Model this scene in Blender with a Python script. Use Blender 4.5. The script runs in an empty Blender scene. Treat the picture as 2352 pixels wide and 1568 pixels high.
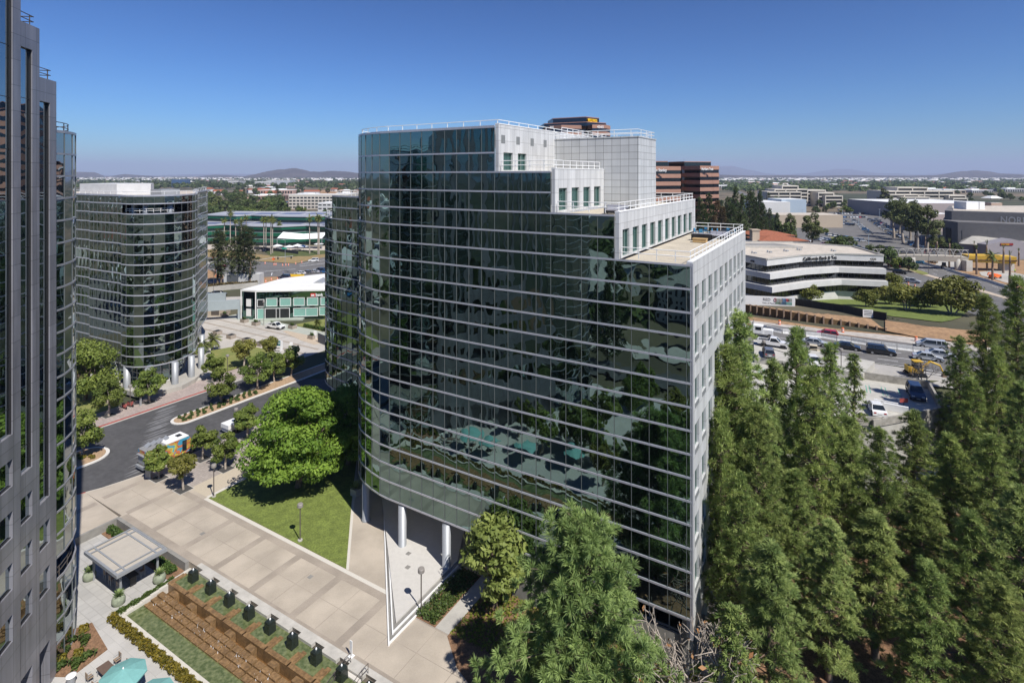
import bpy, bmesh, math, random
import numpy as np
from mathutils import Vector, Matrix
R=math.radians; PI=math.pi
random.seed(7); rng=np.random.default_rng(7)
sc=bpy.context.scene; COL=sc.collection
# ---------------------------------------------------------------- camera
F_,CX,HY,H=1271.0,1176.0,402.0,43.0           # focal length etc. in 2352-wide picture units
cam=bpy.data.cameras.new('camera'); camo=bpy.data.objects.new('camera',cam); COL.objects.link(camo)
camo.location=(0,0,H); camo.rotation_euler=(R(90),0,0)
cam.sensor_width=36; cam.lens=36*F_/2352; cam.shift_y=-(784-HY)/2352; cam.clip_start=0.5; cam.clip_end=80000
sc.camera=camo
# ---------------------------------------------------------------- light
w=bpy.data.worlds.new("World"); sc.world=w; w.use_nodes=True
nt=w.node_tree; bg=nt.nodes['Background']; sky=nt.nodes.new('ShaderNodeTexSky'); sky.sky_type='NISHITA'
SUN_EL=R(52); SDX,SDY=.60,-.80                 # horizontal direction towards the sun
sky.sun_disc=False; sky.sun_elevation=SUN_EL; sky.sun_rotation=math.atan2(SDX,SDY)
sky.altitude=60; sky.air_density=1.0; sky.dust_density=0.15; sky.ozone_density=6.5
gm0=nt.nodes.new('ShaderNodeGamma'); gm0.inputs[1].default_value=1.5; tn=nt.nodes.new('ShaderNodeMix'); tn.data_type='RGBA'; tn.blend_type='MULTIPLY'; tn.inputs['Factor'].default_value=1; tn.inputs['B'].default_value=(.185,.275,.335,1)
nt.links.new(sky.outputs[0],gm0.inputs[0]); nt.links.new(gm0.outputs[0],tn.inputs['A']); nt.links.new(tn.outputs['Result'],bg.inputs[0]); bg.inputs[1].default_value=0.10
sl=bpy.data.lights.new('sun','SUN'); sl.energy=4.8; sl.angle=R(.53); sl.color=(1,.955,.89)
so=bpy.data.objects.new('sun',sl); COL.objects.link(so)
sd=Vector((SDX*math.cos(SUN_EL),SDY*math.cos(SUN_EL),math.sin(SUN_EL)))
so.rotation_euler=sd.to_track_quat('Z','Y').to_euler(); so.location=sd*300
sc.view_settings.view_transform='Standard'; sc.view_settings.look='None'; sc.view_settings.exposure=0.36; sc.view_settings.gamma=1
sc.cycles.max_bounces=6; sc.cycles.volume_bounces=0; sc.cycles.transparent_max_bounces=6; sc.cycles.glossy_bounces=4
sc.cycles.caustics_reflective=False; sc.cycles.caustics_refractive=False
# ---------------------------------------------------------------- mapping helpers
KR={'A':(0,0,1.5679),'B':(0,900,1.5679),'C':(0,1800,1.68),'D':(1300,1800,1.568),'E':(1400,400,1.47),'F':(2700,550,1.6848),'G':(2700,1100,1.6848),
'H':(2600,1900,1.5722),'I':(300,650,2.1382),'J':(300,1250,2.0909),'K':(400,1250,3.92),'L':(800,1100,3.92),'M':(300,700,3.92),'N':(2550,600,2.94),
'O':(3300,700,2.9548),'P':(2950,900,2.0524),'Q':(2950,1200,2.352),'R':(300,2000,2.145),'S':(500,1650,3.92),'T':(800,800,3.92),'2':(1950,450,3.136),'3':(2400,750,3.92)}
def px(k,x,y):
    if k=='*': return x,y
    ox,oy,s=KR[k]; return (ox+x/s)*.57422,(oy+y/s)*.57422
def sm(a,b,x):
    t=min(1,max(0,(x-a)/(b-a))); return t*t*(3-2*t)
def zt(X,Y):
    hi=sm(22,52,X)*(1-sm(40,60,X)*0)*8.5*sm(84,93,Y)*(1-.75*sm(120,195,Y))*sm(.30,.40,X/max(Y,1))
    lo=-1.3*(1-sm(95,120,Y))*(1-sm(20,30,X)) -.8*sm(20,30,X)*(1-sm(70,84,Y)) if X>-90 else 0
    return hi+lo-.06
def G(k,x,y,z=None,terr=False):
    """picture point -> point of the ground (or of the level z)"""
    x,y=px(k,x,y)
    if terr:
        lo,hi=20.,4000.
        t=20.
        while t<9000:
            if H-(y-HY)/F_*t<=zt((x-CX)/F_*t,t)+.06: break
            t*=1.004
        Y=t; return Vector(((x-CX)/F_*Y,Y,zt((x-CX)/F_*Y,Y)+.06))
    z=z or 0.
    Y=F_*(H-z)/(y-HY); return Vector(((x-CX)/F_*Y,Y,z))
def PX(x,Y): return (x-CX)/F_*Y
def PZ(y,Y): return H-(y-HY)/F_*Y
A0=Vector((15.23,46.9,0)); U=Vector((-.8594,.5113,0)); W=Vector((.5113,.8594,0)); RZ=math.atan2(-.5113,.8594)
def ST(s,t,z=0): return A0+U*s+W*t+Vector((0,0,z))
def toST(x,y): dx=x-A0.x; dy=y-A0.y; return dx*U.x+dy*U.y, dx*W.x+dy*W.y
# ---------------------------------------------------------------- mesh helpers
class MB:
    def __init__(s): s.v=[]; s.f=[]; s.m=[]
    def face(s,pts,m=0):
        n=len(s.v); s.v+= [tuple(p) for p in pts]; s.f.append(tuple(range(n,n+len(pts)))); s.m.append(m)
    def box(s,cx,cy,z0,sx,sy,h,rz=0,m=0,top=1.0,topy=None):
        c,si=math.cos(rz),math.sin(rz); ty=top if topy is None else topy
        n=len(s.v)
        for (z,kx,ky) in ((z0,1,1),(z0+h,top,ty)):
            for a,b in ((-1,-1),(1,-1),(1,1),(-1,1)):
                x,y=a*sx/2*kx,b*sy/2*ky
                s.v.append((cx+x*c-y*si,cy+x*si+y*c,z))
        for f in ((3,2,1,0),(4,5,6,7),(0,1,5,4),(1,2,6,5),(2,3,7,6),(3,0,4,7)): s.f.append(tuple(n+i for i in f)); s.m.append(m)
        return s
    def bx(s,x0,x1,y0,y1,z0,z1,m=0): return s.box((x0+x1)/2,(y0+y1)/2,z0,abs(x1-x0),abs(y1-y0),z1-z0,0,m)
    def prism(s,pts,z0,z1,m=0,mtop=None,bottom=True):
        a=sum(pts[i][0]*pts[(i+1)%len(pts)][1]-pts[(i+1)%len(pts)][0]*pts[i][1] for i in range(len(pts)))
        if a<0: pts=pts[::-1]
        n=len(s.v); k=len(pts)
        s.v+=[(p[0],p[1],z0) for p in pts]+[(p[0],p[1],z1) for p in pts]
        s.f.append(tuple(n+k+i for i in range(k))); s.m.append(m if mtop is None else mtop)
        if bottom: s.f.append(tuple(n+k-1-i for i in range(k))); s.m.append(m)
        for i in range(k): j=(i+1)%k; s.f.append((n+i,n+j,n+k+j,n+k+i)); s.m.append(m)
        return s
    def tube(s,p,q,r0,r1=None,n=8,m=0,cap=True):
        r1=r0 if r1 is None else r1; p=Vector(p); q=Vector(q); d=(q-p)
        if d.length<1e-6: return s
        d.normalize(); a=Vector((0,0,1)) if abs(d.z)<.9 else Vector((1,0,0)); u=d.cross(a).normalized(); v=d.cross(u)
        b=len(s.v)
        for (c,r) in ((p,r0),(q,r1)):
            for i in range(n): t=2*PI*i/n; s.v.append(tuple(c+u*(r*math.cos(t))+v*(r*math.sin(t))))
        for i in range(n): j=(i+1)%n; s.f.append((b+i,b+n+i,b+n+j,b+j)); s.m.append(m)
        if cap: s.f.append(tuple(b+i for i in range(n))); s.m.append(m); s.f.append(tuple(b+n+n-1-i for i in range(n))); s.m.append(m)
        return s
    def path(s,pts,r,n=6,m=0):
        for a,b in zip(pts,pts[1:]): s.tube(a,b,r,None,n,m)
        return s
    def lathe(s,prof,cx=0,cy=0,n=16,m=0):
        b=len(s.v)
        for r,z in prof:
            for i in range(n): t=2*PI*i/n; s.v.append((cx+r*math.cos(t),cy+r*math.sin(t),z))
        for k in range(len(prof)-1):
            for i in range(n): j=(i+1)%n; s.f.append((b+k*n+i,b+k*n+j,b+(k+1)*n+j,b+(k+1)*n+i)); s.m.append(m)
        s.f.append(tuple(b+(len(prof)-1)*n+i for i in range(n))); s.m.append(m)
        return s
    def side(s,prof,y0,y1,m=0):
        """profile in x,z extruded along y"""
        n=len(s.v); k=len(prof)
        s.v+=[(p[0],y0,p[1]) for p in prof]+[(p[0],y1,p[1]) for p in prof]
        s.f.append(tuple(n+i for i in range(k))); s.m.append(m); s.f.append(tuple(n+k+k-1-i for i in range(k))); s.m.append(m)
        for i in range(k): j=(i+1)%k; s.f.append((n+i,n+k+i,n+k+j,n+j)); s.m.append(m)
        return s
    def mesh(s,name,mats,smooth=False):
        me=bpy.data.meshes.new(name); me.from_pydata(s.v,[],s.f)
        for x in (mats if isinstance(mats,(list,tuple)) else [mats]): me.materials.append(x)
        me.polygons.foreach_set('material_index',s.m)
        if smooth: me.polygons.foreach_set('use_smooth',[True]*len(s.f))
        me.update(); return me
    def build(s,name,mats,parent=None,smooth=False): return link(name,s.mesh(name,mats,smooth),parent)
def link(name,me,parent=None):
    o=bpy.data.objects.new(name,me); COL.objects.link(o)
    if parent is not None: o.parent=parent
    return o
def tag(o,label,cat,group=None):
    o['label']=label; o['category']=cat
    if group: o['group']=group
    return o
def thing(name,label,cat,loc=(0,0,0),rz=0,group=None,scale=1):
    o=bpy.data.objects.new(name,None); COL.objects.link(o); o.location=loc; o.rotation_euler=(0,0,rz); o.empty_display_size=.3
    if scale!=1: o.scale=(scale,)*3 if not isinstance(scale,(tuple,list)) else scale
    return tag(o,label,cat,group)
def dup(o,loc,rz,label,group=None,scale=None,cat=None,parent=None):
    r=o.copy(); COL.objects.link(r)
    if parent is None:
        r.location=loc; r.rotation_euler=(0,0,rz)
        if scale is not None: r.scale=(scale,)*3 if not isinstance(scale,(tuple,list)) else scale
        r['label']=label
        if group: r['group']=group
        if cat: r['category']=cat
    else: r.parent=parent
    for ch in list(o.children): dup(ch,None,0,None,parent=r)
    return r
def st_(name,mb,mats,smooth=False,kind='structure'):
    o=mb.build(name,mats,None,smooth); o['kind']=kind; return o
def fastmesh(name,V,Fc,mats,mi=None,smooth=False,tint=None):
    """V (n,3) array, Fc (m,k) array"""
    me=bpy.data.meshes.new(name); k=Fc.shape[1]
    me.vertices.add(len(V)); me.vertices.foreach_set('co',V.astype(np.float32).ravel())
    me.loops.add(Fc.size); me.loops.foreach_set('vertex_index',Fc.astype(np.int32).ravel())
    me.polygons.add(len(Fc)); me.polygons.foreach_set('loop_start',np.arange(0,Fc.size,k,dtype=np.int32))
    try: me.polygons.foreach_set('loop_total',np.full(len(Fc),k,dtype=np.int32))
    except Exception: pass
    for x in (mats if isinstance(mats,(list,tuple)) else [mats]): me.materials.append(x)
    if mi is not None: me.polygons.foreach_set('material_index',mi.astype(np.int32))
    if tint is not None:
        at=me.attributes.new('tint','FLOAT','FACE'); at.data.foreach_set('value',tint.astype(np.float32))
    me.update(calc_edges=True)
    if smooth: me.polygons.foreach_set('use_smooth',np.ones(len(Fc),dtype=bool))
    me.validate(); return me
# ---------------------------------------------------------------- materials
MT={}
def newmat(name):
    m=bpy.data.materials.new(name); m.use_nodes=True; return m,m.node_tree,m.node_tree.nodes['Principled BSDF']
def mat(name,c,rough=.75,var=.12,scale=1.,metal=0,spec=.4,bump=0,sc2=None,coat=0,c2=None,obj=False):
    if name in MT: return MT[name]
    m,t,b=newmat(name); N=t.nodes; Lk=t.links
    b.inputs['Roughness'].default_value=rough; b.inputs['Metallic'].default_value=metal
    b.inputs['Specular IOR Level'].default_value=spec
    if coat: b.inputs['Coat Weight'].default_value=coat; b.inputs['Coat Roughness'].default_value=.05
    tc=N.new('ShaderNodeTexCoord'); ns=N.new('ShaderNodeTexNoise'); ns.inputs['Scale'].default_value=scale; ns.inputs['Detail'].default_value=5; ns.inputs['Roughness'].default_value=.62
    if obj: Lk.new(tc.outputs['Object'],ns.inputs['Vector'])
    else:
        g=N.new('ShaderNodeNewGeometry'); Lk.new(g.outputs['Position'],ns.inputs['Vector'])
    r=N.new('ShaderNodeValToRGB'); r.color_ramp.elements[0].position=.3; r.color_ramp.elements[1].position=.7
    a=c2 if c2 else tuple(x*(1-var) for x in c); d=c if c2 else tuple(min(1,x*(1+var)) for x in c)
    r.color_ramp.elements[0].color=(*a,1); r.color_ramp.elements[1].color=(*d,1)
    Lk.new(ns.outputs[0],r.inputs[0]); src=r.outputs[0]
    if sc2:   # second, larger or finer, variation (stains, blotches)
        n2=N.new('ShaderNodeTexNoise'); n2.inputs['Scale'].default_value=sc2[0]; n2.inputs['Detail'].default_value=3
        Lk.new((tc.outputs['Object'] if obj else g.outputs['Position']),n2.inputs['Vector'])
        mx=N.new('ShaderNodeMix'); mx.data_type='RGBA'; mx.blend_type='MULTIPLY'; mx.inputs['Factor'].default_value=1
        rr=N.new('ShaderNodeValToRGB'); rr.color_ramp.elements[0].position=.35; rr.color_ramp.elements[1].position=.65
        rr.color_ramp.elements[0].color=(1-sc2[1],)*3+(1,); rr.color_ramp.elements[1].color=(1,1,1,1)
        Lk.new(n2.outputs[0],rr.inputs[0]); Lk.new(src,mx.inputs['A']); Lk.new(rr.outputs[0],mx.inputs['B']); src=mx.outputs['Result']
    Lk.new(src,b.inputs['Base Color'])
    if bump:
        bp=N.new('ShaderNodeBump'); bp.inputs['Strength'].default_value=bump; bp.inputs['Distance'].default_value=.05
        Lk.new(ns.outputs[0],bp.inputs['Height']); Lk.new(bp.outputs[0],b.inputs['Normal'])
    MT[name]=m; return m
def tilemat(name,c,joint,w_=1.,h_=1.,mort=.02,rough=.45,var=.07,mode='wall',offset=0,spec=.5,sc2=None):
    """granite or paving slabs with joints, laid in the object's own axes"""
    if name in MT: return MT[name]
    m,t,b=newmat(name); N=t.nodes; Lk=t.links
    tc=N.new('ShaderNodeTexCoord'); sp=N.new('ShaderNodeSeparateXYZ'); Lk.new(tc.outputs['Object'],sp.inputs[0])
    cb=N.new('ShaderNodeCombineXYZ')
    if mode=='wall':
        ad=N.new('ShaderNodeMath'); ad.operation='ADD'; Lk.new(sp.outputs[0],ad.inputs[0]); Lk.new(sp.outputs[1],ad.inputs[1])
        Lk.new(ad.outputs[0],cb.inputs[0]); Lk.new(sp.outputs[2],cb.inputs[1])
    else: Lk.new(sp.outputs[0],cb.inputs[0]); Lk.new(sp.outputs[1],cb.inputs[1])
    br=N.new('ShaderNodeTexBrick'); br.offset=offset; br.squash=1; Lk.new(cb.outputs[0],br.inputs['Vector'])
    br.inputs['Scale'].default_value=1; br.inputs['Brick Width'].default_value=w_; br.inputs['Row Height'].default_value=h_
    br.inputs['Mortar Size'].default_value=mort; br.inputs['Mortar Smooth'].default_value=.1; br.inputs['Bias'].default_value=0
    br.inputs['Color1'].default_value=(*[x*(1-var) for x in c],1); br.inputs['Color2'].default_value=(*[min(1,x*(1+var)) for x in c],1); br.inputs['Mortar'].default_value=(*joint,1)
    ns=N.new('ShaderNodeTexNoise'); ns.inputs['Scale'].default_value=.35 if mode!='wall' else 1.0; ns.inputs['Detail'].default_value=6
    mp=N.new('ShaderNodeMapping'); mp.inputs['Scale'].default_value=(1,1,1) if mode!='wall' else (1.1,1.1,.12); Lk.new(tc.outputs['Object'],mp.inputs[0]); Lk.new(mp.outputs[0],ns.inputs['Vector'])
    rr=N.new('ShaderNodeValToRGB'); rr.color_ramp.elements[0].position=.35; rr.color_ramp.elements[1].position=.65
    k=sc2 or .14; rr.color_ramp.elements[0].color=(1-k,)*3+(1,); rr.color_ramp.elements[1].color=(1,1,1,1); Lk.new(ns.outputs[0],rr.inputs[0])
    mx=N.new('ShaderNodeMix'); mx.data_type='RGBA'; mx.blend_type='MULTIPLY'; mx.inputs['Factor'].default_value=1
    Lk.new(br.outputs[0],mx.inputs['A']); Lk.new(rr.outputs[0],mx.inputs['B']); Lk.new(mx.outputs['Result'],b.inputs['Base Color'])
    b.inputs['Roughness'].default_value=rough; b.inputs['Specular IOR Level'].default_value=spec
    MT[name]=m; return m
def glassmat(name,tint,rough=.012,wob=.0,under=(.01,.016,.016),mixu=.12):
    """reflective coated facade glass: tinted mirror over a dark room"""
    if name in MT: return MT[name]
    m,t,b=newmat(name); N=t.nodes; Lk=t.links
    b.inputs['Metallic'].default_value=1; b.inputs['Roughness'].default_value=rough
    b.inputs['Base Color'].default_value=(*tint,1)
    d=N.new('ShaderNodeBsdfDiffuse'); d.inputs[0].default_value=(*under,1); mx=N.new('ShaderNodeMixShader'); mx.inputs[0].default_value=mixu
    out=N['Material Output']; Lk.new(b.outputs[0],mx.inputs[1]); Lk.new(d.outputs[0],mx.inputs[2]); Lk.new(mx.outputs[0],out.inputs[0])
    if wob:
        g=N.new('ShaderNodeNewGeometry'); ns=N.new('ShaderNodeTexNoise'); ns.inputs['Scale'].default_value=.55; ns.inputs['Detail'].default_value=1.5
        Lk.new(g.outputs['Position'],ns.inputs['Vector']); bp=N.new('ShaderNodeBump'); bp.inputs['Strength'].default_value=1; bp.inputs['Distance'].default_value=wob
        Lk.new(ns.outputs[0],bp.inputs['Height']); Lk.new(bp.outputs[0],b.inputs['Normal'])
    MT[name]=m; return m
def leafmat(name,c1,c2,trans=.25):
    if name in MT: return MT[name]
    m,t,b=newmat(name); N=t.nodes; Lk=t.links
    at=N.new('ShaderNodeAttribute'); at.attribute_name='tint'
    oi=N.new('ShaderNodeObjectInfo')
    mx=N.new('ShaderNodeMix'); mx.data_type='RGBA'; mx.inputs['A'].default_value=(*c1,1); mx.inputs['B'].default_value=(*c2,1); Lk.new(at.outputs['Fac'],mx.inputs['Factor'])
    hs=N.new('ShaderNodeHueSaturation'); mr=N.new('ShaderNodeMapRange'); mr.inputs['To Min'].default_value=.8; mr.inputs['To Max'].default_value=1.2
    Lk.new(oi.outputs['Random'],mr.inputs[0]); Lk.new(mr.outputs[0],hs.inputs['Value']); Lk.new(mx.outputs['Result'],hs.inputs['Color'])
    m2=N.new('ShaderNodeMath'); m2.operation='MULTIPLY'; m2.inputs[1].default_value=7.31; m3=N.new('ShaderNodeMath'); m3.operation='FRACT'; m4=N.new('ShaderNodeMapRange'); m4.inputs['To Min'].default_value=.490; m4.inputs['To Max'].default_value=.508; Lk.new(oi.outputs['Random'],m2.inputs[0]); Lk.new(m2.outputs[0],m3.inputs[0]); Lk.new(m3.outputs[0],m4.inputs[0]); Lk.new(m4.outputs[0],hs.inputs['Hue'])
    Lk.new(hs.outputs[0],b.inputs['Base Color']); b.inputs['Roughness'].default_value=.55; b.inputs['Specular IOR Level'].default_value=.25
    tr=N.new('ShaderNodeBsdfTranslucent'); Lk.new(hs.outputs[0],tr.inputs[0]); ms=N.new('ShaderNodeMixShader'); ms.inputs[0].default_value=trans
    out=N['Material Output']; Lk.new(b.outputs[0],ms.inputs[1]); Lk.new(tr.outputs[0],ms.inputs[2]); Lk.new(ms.outputs[0],out.inputs[0])
    MT[name]=m; return m
white=mat('white_paint',(.78,.78,.77),.45,.04,2)
band=mat('white_metal_band',(.50,.50,.54),.35,.08,3,metal=.35)
railm=mat('rail_white',(.82,.82,.80),.4,.03,3)
alu=mat('brushed_aluminium',(.34,.355,.37),.5,.06,4,metal=.3)
mull=mat('mullion_grey',(.16,.175,.175),.4,.05,3,metal=.3)
gran=tilemat('pale_granite',(.62,.625,.62),(.24,.24,.23),1.0,1.33,.016,.4,sc2=.22)
gran2=tilemat('pale_granite_large',(.56,.57,.565),(.16,.16,.15),1.02,.80,.022,.4)
dgran=tilemat('dark_granite',(.235,.235,.26),(.10,.10,.11),1.5,2.0,.02,.28,var=.10,sc2=.3)
glass=glassmat('green_mirror_glass',(.205,.30,.292),wob=.010)
glass2=glassmat('dark_mirror_glass',(.26,.35,.345),wob=.013)
wglass=glassmat('window_glass',(.22,.36,.33),under=(.05,.12,.11),mixu=.45)
tglass=glassmat('tower_glass',(.40,.47,.50),wob=.010)
brglass=glassmat('bronze_glass',(.10,.11,.14),rough=.08,under=(.01,.012,.016),mixu=.4)
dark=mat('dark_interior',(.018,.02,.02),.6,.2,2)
black=mat('black_metal',(.02,.02,.022),.4,.1,3)
bronze=mat('bronze_metal',(.10,.085,.075),.45,.1,4)
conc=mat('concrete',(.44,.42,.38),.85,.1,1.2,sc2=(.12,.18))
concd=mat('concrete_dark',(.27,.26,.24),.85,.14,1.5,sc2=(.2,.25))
paveb=mat('plaza_concrete',(.47,.41,.335),.7,.05,6,sc2=(.28,.22))
paved=mat('plaza_band',(.365,.315,.26),.75,.08,6,sc2=(.35,.22))
pavel=mat('plaza_light_strip',(.57,.54,.48),.7,.05,6)
pavep=tilemat('pink_pavers',(.40,.33,.30),(.28,.23,.21),.6,.3,.02,.8,var=.12,mode='floor',offset=.5)
pavegr=tilemat('grey_slab_paving',(.43,.42,.40),(.34,.33,.31),.9,.9,.03,.75,var=.06,mode='floor',offset=.5)
asph=mat('asphalt',(.085,.084,.086),.85,.22,.25,sc2=(1.5,.2))
asph2=mat('asphalt_worn',(.155,.15,.145),.9,.14,.12,sc2=(.8,.18))
grass=mat('lawn_grass',(.165,.21,.045),.9,.28,.9,sc2=(5,.35))
grassd=mat('lawn_dry',(.26,.25,.08),.9,.2,.4,sc2=(5,.2),c2=(.16,.20,.05))
dirt=mat('dirt',(.38,.235,.125),.95,.22,.3,sc2=(1.5,.35),bump=.6)
mulch=mat('mulch',(.26,.15,.085),.95,.3,3,sc2=(9,.4))
redp=mat('red_kerb_paint',(.35,.07,.06),.7,.25,2)
yelp=mat('yellow_paint',(.62,.42,.06),.6,.15,2)
orng=mat('orange_plastic',(.75,.16,.03),.5,.06,2)
wood=mat('timber_lagging',(.20,.125,.06),.85,.3,2,sc2=(.6,.3))
steelr=mat('rusty_steel',(.20,.14,.10),.7,.3,3)
redt=mat('red_roof_tile',(.30,.105,.055),.85,.28,1.5)
brown=mat('brown_precast',(.36,.20,.145),.7,.08,.2)
roofc=mat('roof_gravel',(.55,.49,.41),.9,.08,.15,sc2=(.6,.16))
roofw=mat('white_roof',(.72,.72,.70),.7,.06,.15)
bark=mat('bark',(.17,.125,.09),.9,.3,3,obj=True)
barkp=mat('pale_bark',(.36,.31,.26),.9,.25,3,obj=True)
# ================================================================ curtain walls
class Path:
    def __init__(s,pts):
        s.p=[Vector((p[0],p[1],0)) for p in pts]; s.c=[0]
        for a,b in zip(s.p,s.p[1:]): s.c.append(s.c[-1]+(b-a).length)
        s.L=s.c[-1]
    def at(s,d):
        d=max(0,min(s.L,d))
        for i in range(len(s.p)-1):
            if d<=s.c[i+1]+1e-9: 
                k=(d-s.c[i])/max(1e-9,s.c[i+1]-s.c[i]); return s.p[i].lerp(s.p[i+1],k),(s.p[i+1]-s.p[i]).normalized()
        return s.p[-1],(s.p[-1]-s.p[-2]).normalized()
def arc(cx,cy,r,a0,a1,n): return [(cx+r*math.cos(R(a0+(a1-a0)*i/n)),cy+r*math.sin(R(a0+(a1-a0)*i/n))) for i in range(n+1)]
def facade(root,pts,levels,bay,sg,gm,top=None,off=0.,amp=.0048,n=6,bh=.17,proud=.07,bandm=None,mw=.035,skip=None,name='curtain_wall',mullm=None,bandn='spandrel_band',seed=1):
    """glass skin of single bowed panes + mullion grid + one band per level. sg: +1 if outward is to the right of travel"""
    rg=np.random.default_rng(seed); P=Path(pts); bandm=bandm or band; mullm=mullm or mull
    ds=[0.]; 
    if off: ds.append(off)
    while ds[-1]+bay<P.L-.3: ds.append(ds[-1]+bay)
    ds.append(P.L)
    V=[];Fc=[];mb=MB()
    top=top or (lambda d:levels[-1])
    for d0,d1 in zip(ds,ds[1:]):
        a,_=P.at(d0); b,_=P.at(d1); dr=(b-a).normalized(); nr=Vector((dr.y,-dr.x,0))*sg
        tl=top((d0+d1)/2)
        for z0,z1 in zip(levels,levels[1:]):
            if z1>tl+.01: break
            if skip and skip((d0+d1)/2,z0): continue
            bow=amp*rg.uniform(-.4,1.3); tx,ty=rg.normal(0,.0016,2); w1,w2=rg.uniform(0,6.28,2); k1,k2=rg.uniform(1.2,3.2,2); am2=amp*.5
            wv=(b-a).length; hv=z1-z0; base=len(V)
            for j in range(n+1):
                v=j/n
                for i in range(n+1):
                    u=i/n
                    o=bow*(1-(2*u-1)**2)*(1-(2*v-1)**2)*1.6+ bow*.6*(1-(2*u-1)**2) +tx*wv*(u-.5)+ty*hv*(v-.5)+am2*math.sin(k1*u*2+w1)*math.cos(k2*v*3+w2)
                    p=a.lerp(b,u)+nr*o; V.append((p.x,p.y,z0+hv*v))
            for j in range(n):
                for i in range(n):
                    q=[base+j*(n+1)+i,base+j*(n+1)+i+1,base+(j+1)*(n+1)+i+1,base+(j+1)*(n+1)+i]
                    Fc.append(q if sg>0 else q[::-1])
        z0=levels[0]; ang=math.atan2(dr.y,dr.x)
        if tl>z0: mb.box(a.x+nr.x*.02,a.y+nr.y*.02,z0,mw,.07,tl-z0,ang)
    o=link(name,fastmesh(name,np.array(V),np.array(Fc),gm,smooth=True),root)
    mb.build('mullion_grid',mullm,root)
    for zi,z in enumerate(levels):
        # extent where this level exists
        ok=[(d0,d1) for d0,d1 in zip(ds,ds[1:]) if top((d0+d1)/2)>=z-.01]
        if not ok: continue
        m=MB(); 
        for d0,d1 in ok:
            if skip and skip((d0+d1)/2,z) and skip((d0+d1)/2,z-2): continue
            a,_=P.at(d0); b,_=P.at(d1); dr=(b-a).normalized(); nr=Vector((dr.y,-dr.x,0))*sg
            aa,_=P.at(d0-.02) if d0>0 else (a,0)
            # shared offset directions at bay ends keep the band continuous
            def nrm(d):
                _,t1=P.at(max(0,d-.3)); _,t2=P.at(min(P.L,d+.3)); t=(t1+t2); 
                if t.length<.1: t=t2
                t.normalize(); return Vector((t.y,-t.x,0))*sg
            n0,n1=nrm(d0),nrm(d1); h=bh*(1.5 if zi==len(levels)-1 else 1)
            p=[a-n0*.05,b-n1*.05,b+n1*proud,a+n0*proud]
            m.prism([(q.x,q.y) for q in p],z-h/2,z+h/2)
        m.build(bandn,bandm,root)
    return P
def railing(root,pts,z,h=.95,rails=2,sp=1.6,r=.04,m=None,name='railing',post=.03):
    P=Path(pts); mb=MB(); n=max(1,round(P.L/sp)); q=[]
    for i in range(n+1):
        a,_=P.at(P.L*i/n); q.append(a); mb.box(a.x,a.y,z,post*2,post*2,h)
    for c in P.p: 
        q.append(c)
    for k in range(rails):
        zz=z+h*(1-k/rails*.95)
        pp=[P.at(P.L*i/(n*1))[0] for i in range(n+1)]
        allp=sorted([(P.c[i],c) for i,c in enumerate(P.p)]+[(P.L*i/n,P.at(P.L*i/n)[0]) for i in range(n+1)],key=lambda x:x[0])
        for (d0,a),(d1,b) in zip(allp,allp[1:]):
            if d1-d0>.01: mb.tube((a.x,a.y,zz),(b.x,b.y,zz),r,None,5)
    return mb.build(name,m or railm,root)
def wallgrid(root,fix,a0,a1,z0,z1,cols,rows,th,axis,out,mt,mw,wname='window',frame=None,door=None,sill=None,parent=None):
    """wall with real openings. axis 'y': wall runs along local y at x=fix; 'x': along x at y=fix. out=+1/-1 outward sign. cols [(c,w)], rows [(zb,zt)]"""
    mb=MB()
    def bx(u0,u1,za,zb_,d0,d1,m=0,B=None):
        B=B or mb
        if u1-u0<.005 or zb_-za<.005: return
        x0,x1=sorted((fix+out*d0,fix+out*d1))
        if axis=='y': B.bx(x0,x1,u0,u1,za,zb_,m)
        else: B.bx(u0,u1,x0,x1,za,zb_,m)
    zz=z0
    for (zb,ztp) in sorted(rows):
        bx(a0,a1,zz,zb,-th,0)
        u=a0
        for (c,wd) in sorted(cols): bx(u,c-wd/2,zb,ztp,-th,0); u=c+wd/2
        bx(u,a1,zb,ztp,-th,0); zz=ztp
    bx(a0,a1,zz,z1,-th,0)
    mb.build('granite_wall',mt,root)
    for (zb,ztp) in rows:
        for i,(c,wd) in enumerate(cols):
            isd=door and i in door
            g=MB(); bx(c-wd/2,c+wd/2,zb,ztp,-th*.75,-th*.7,0,g)
            o=g.build('glass_door' if isd else wname,mw,root)
            f=MB(); t=.07; fr=(-th*.7,-th*.45)
            bx(c-wd/2,c-wd/2+t,zb,ztp,*fr,0,f); bx(c+wd/2-t,c+wd/2,zb,ztp,*fr,0,f); bx(c-wd/2+t,c+wd/2-t,ztp-t,ztp,*fr,0,f); bx(c-wd/2+t,c+wd/2-t,zb,zb+t,*fr,0,f)
            if isd: bx(c-.09,c+.09,zb+t,ztp-t,*fr,0,f)
            f.build('frame',frame or mull,o)
            if sill: s=MB(); bx(c-wd/2,c+wd/2,zb-sill,zb,0,.03,0,s); s.build('sill',MT['louvre'],o)
mat('louvre',(.20,.21,.21),.6,.1,6); mat('frame_green',(.13,.19,.17),.45,.08,3)
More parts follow.
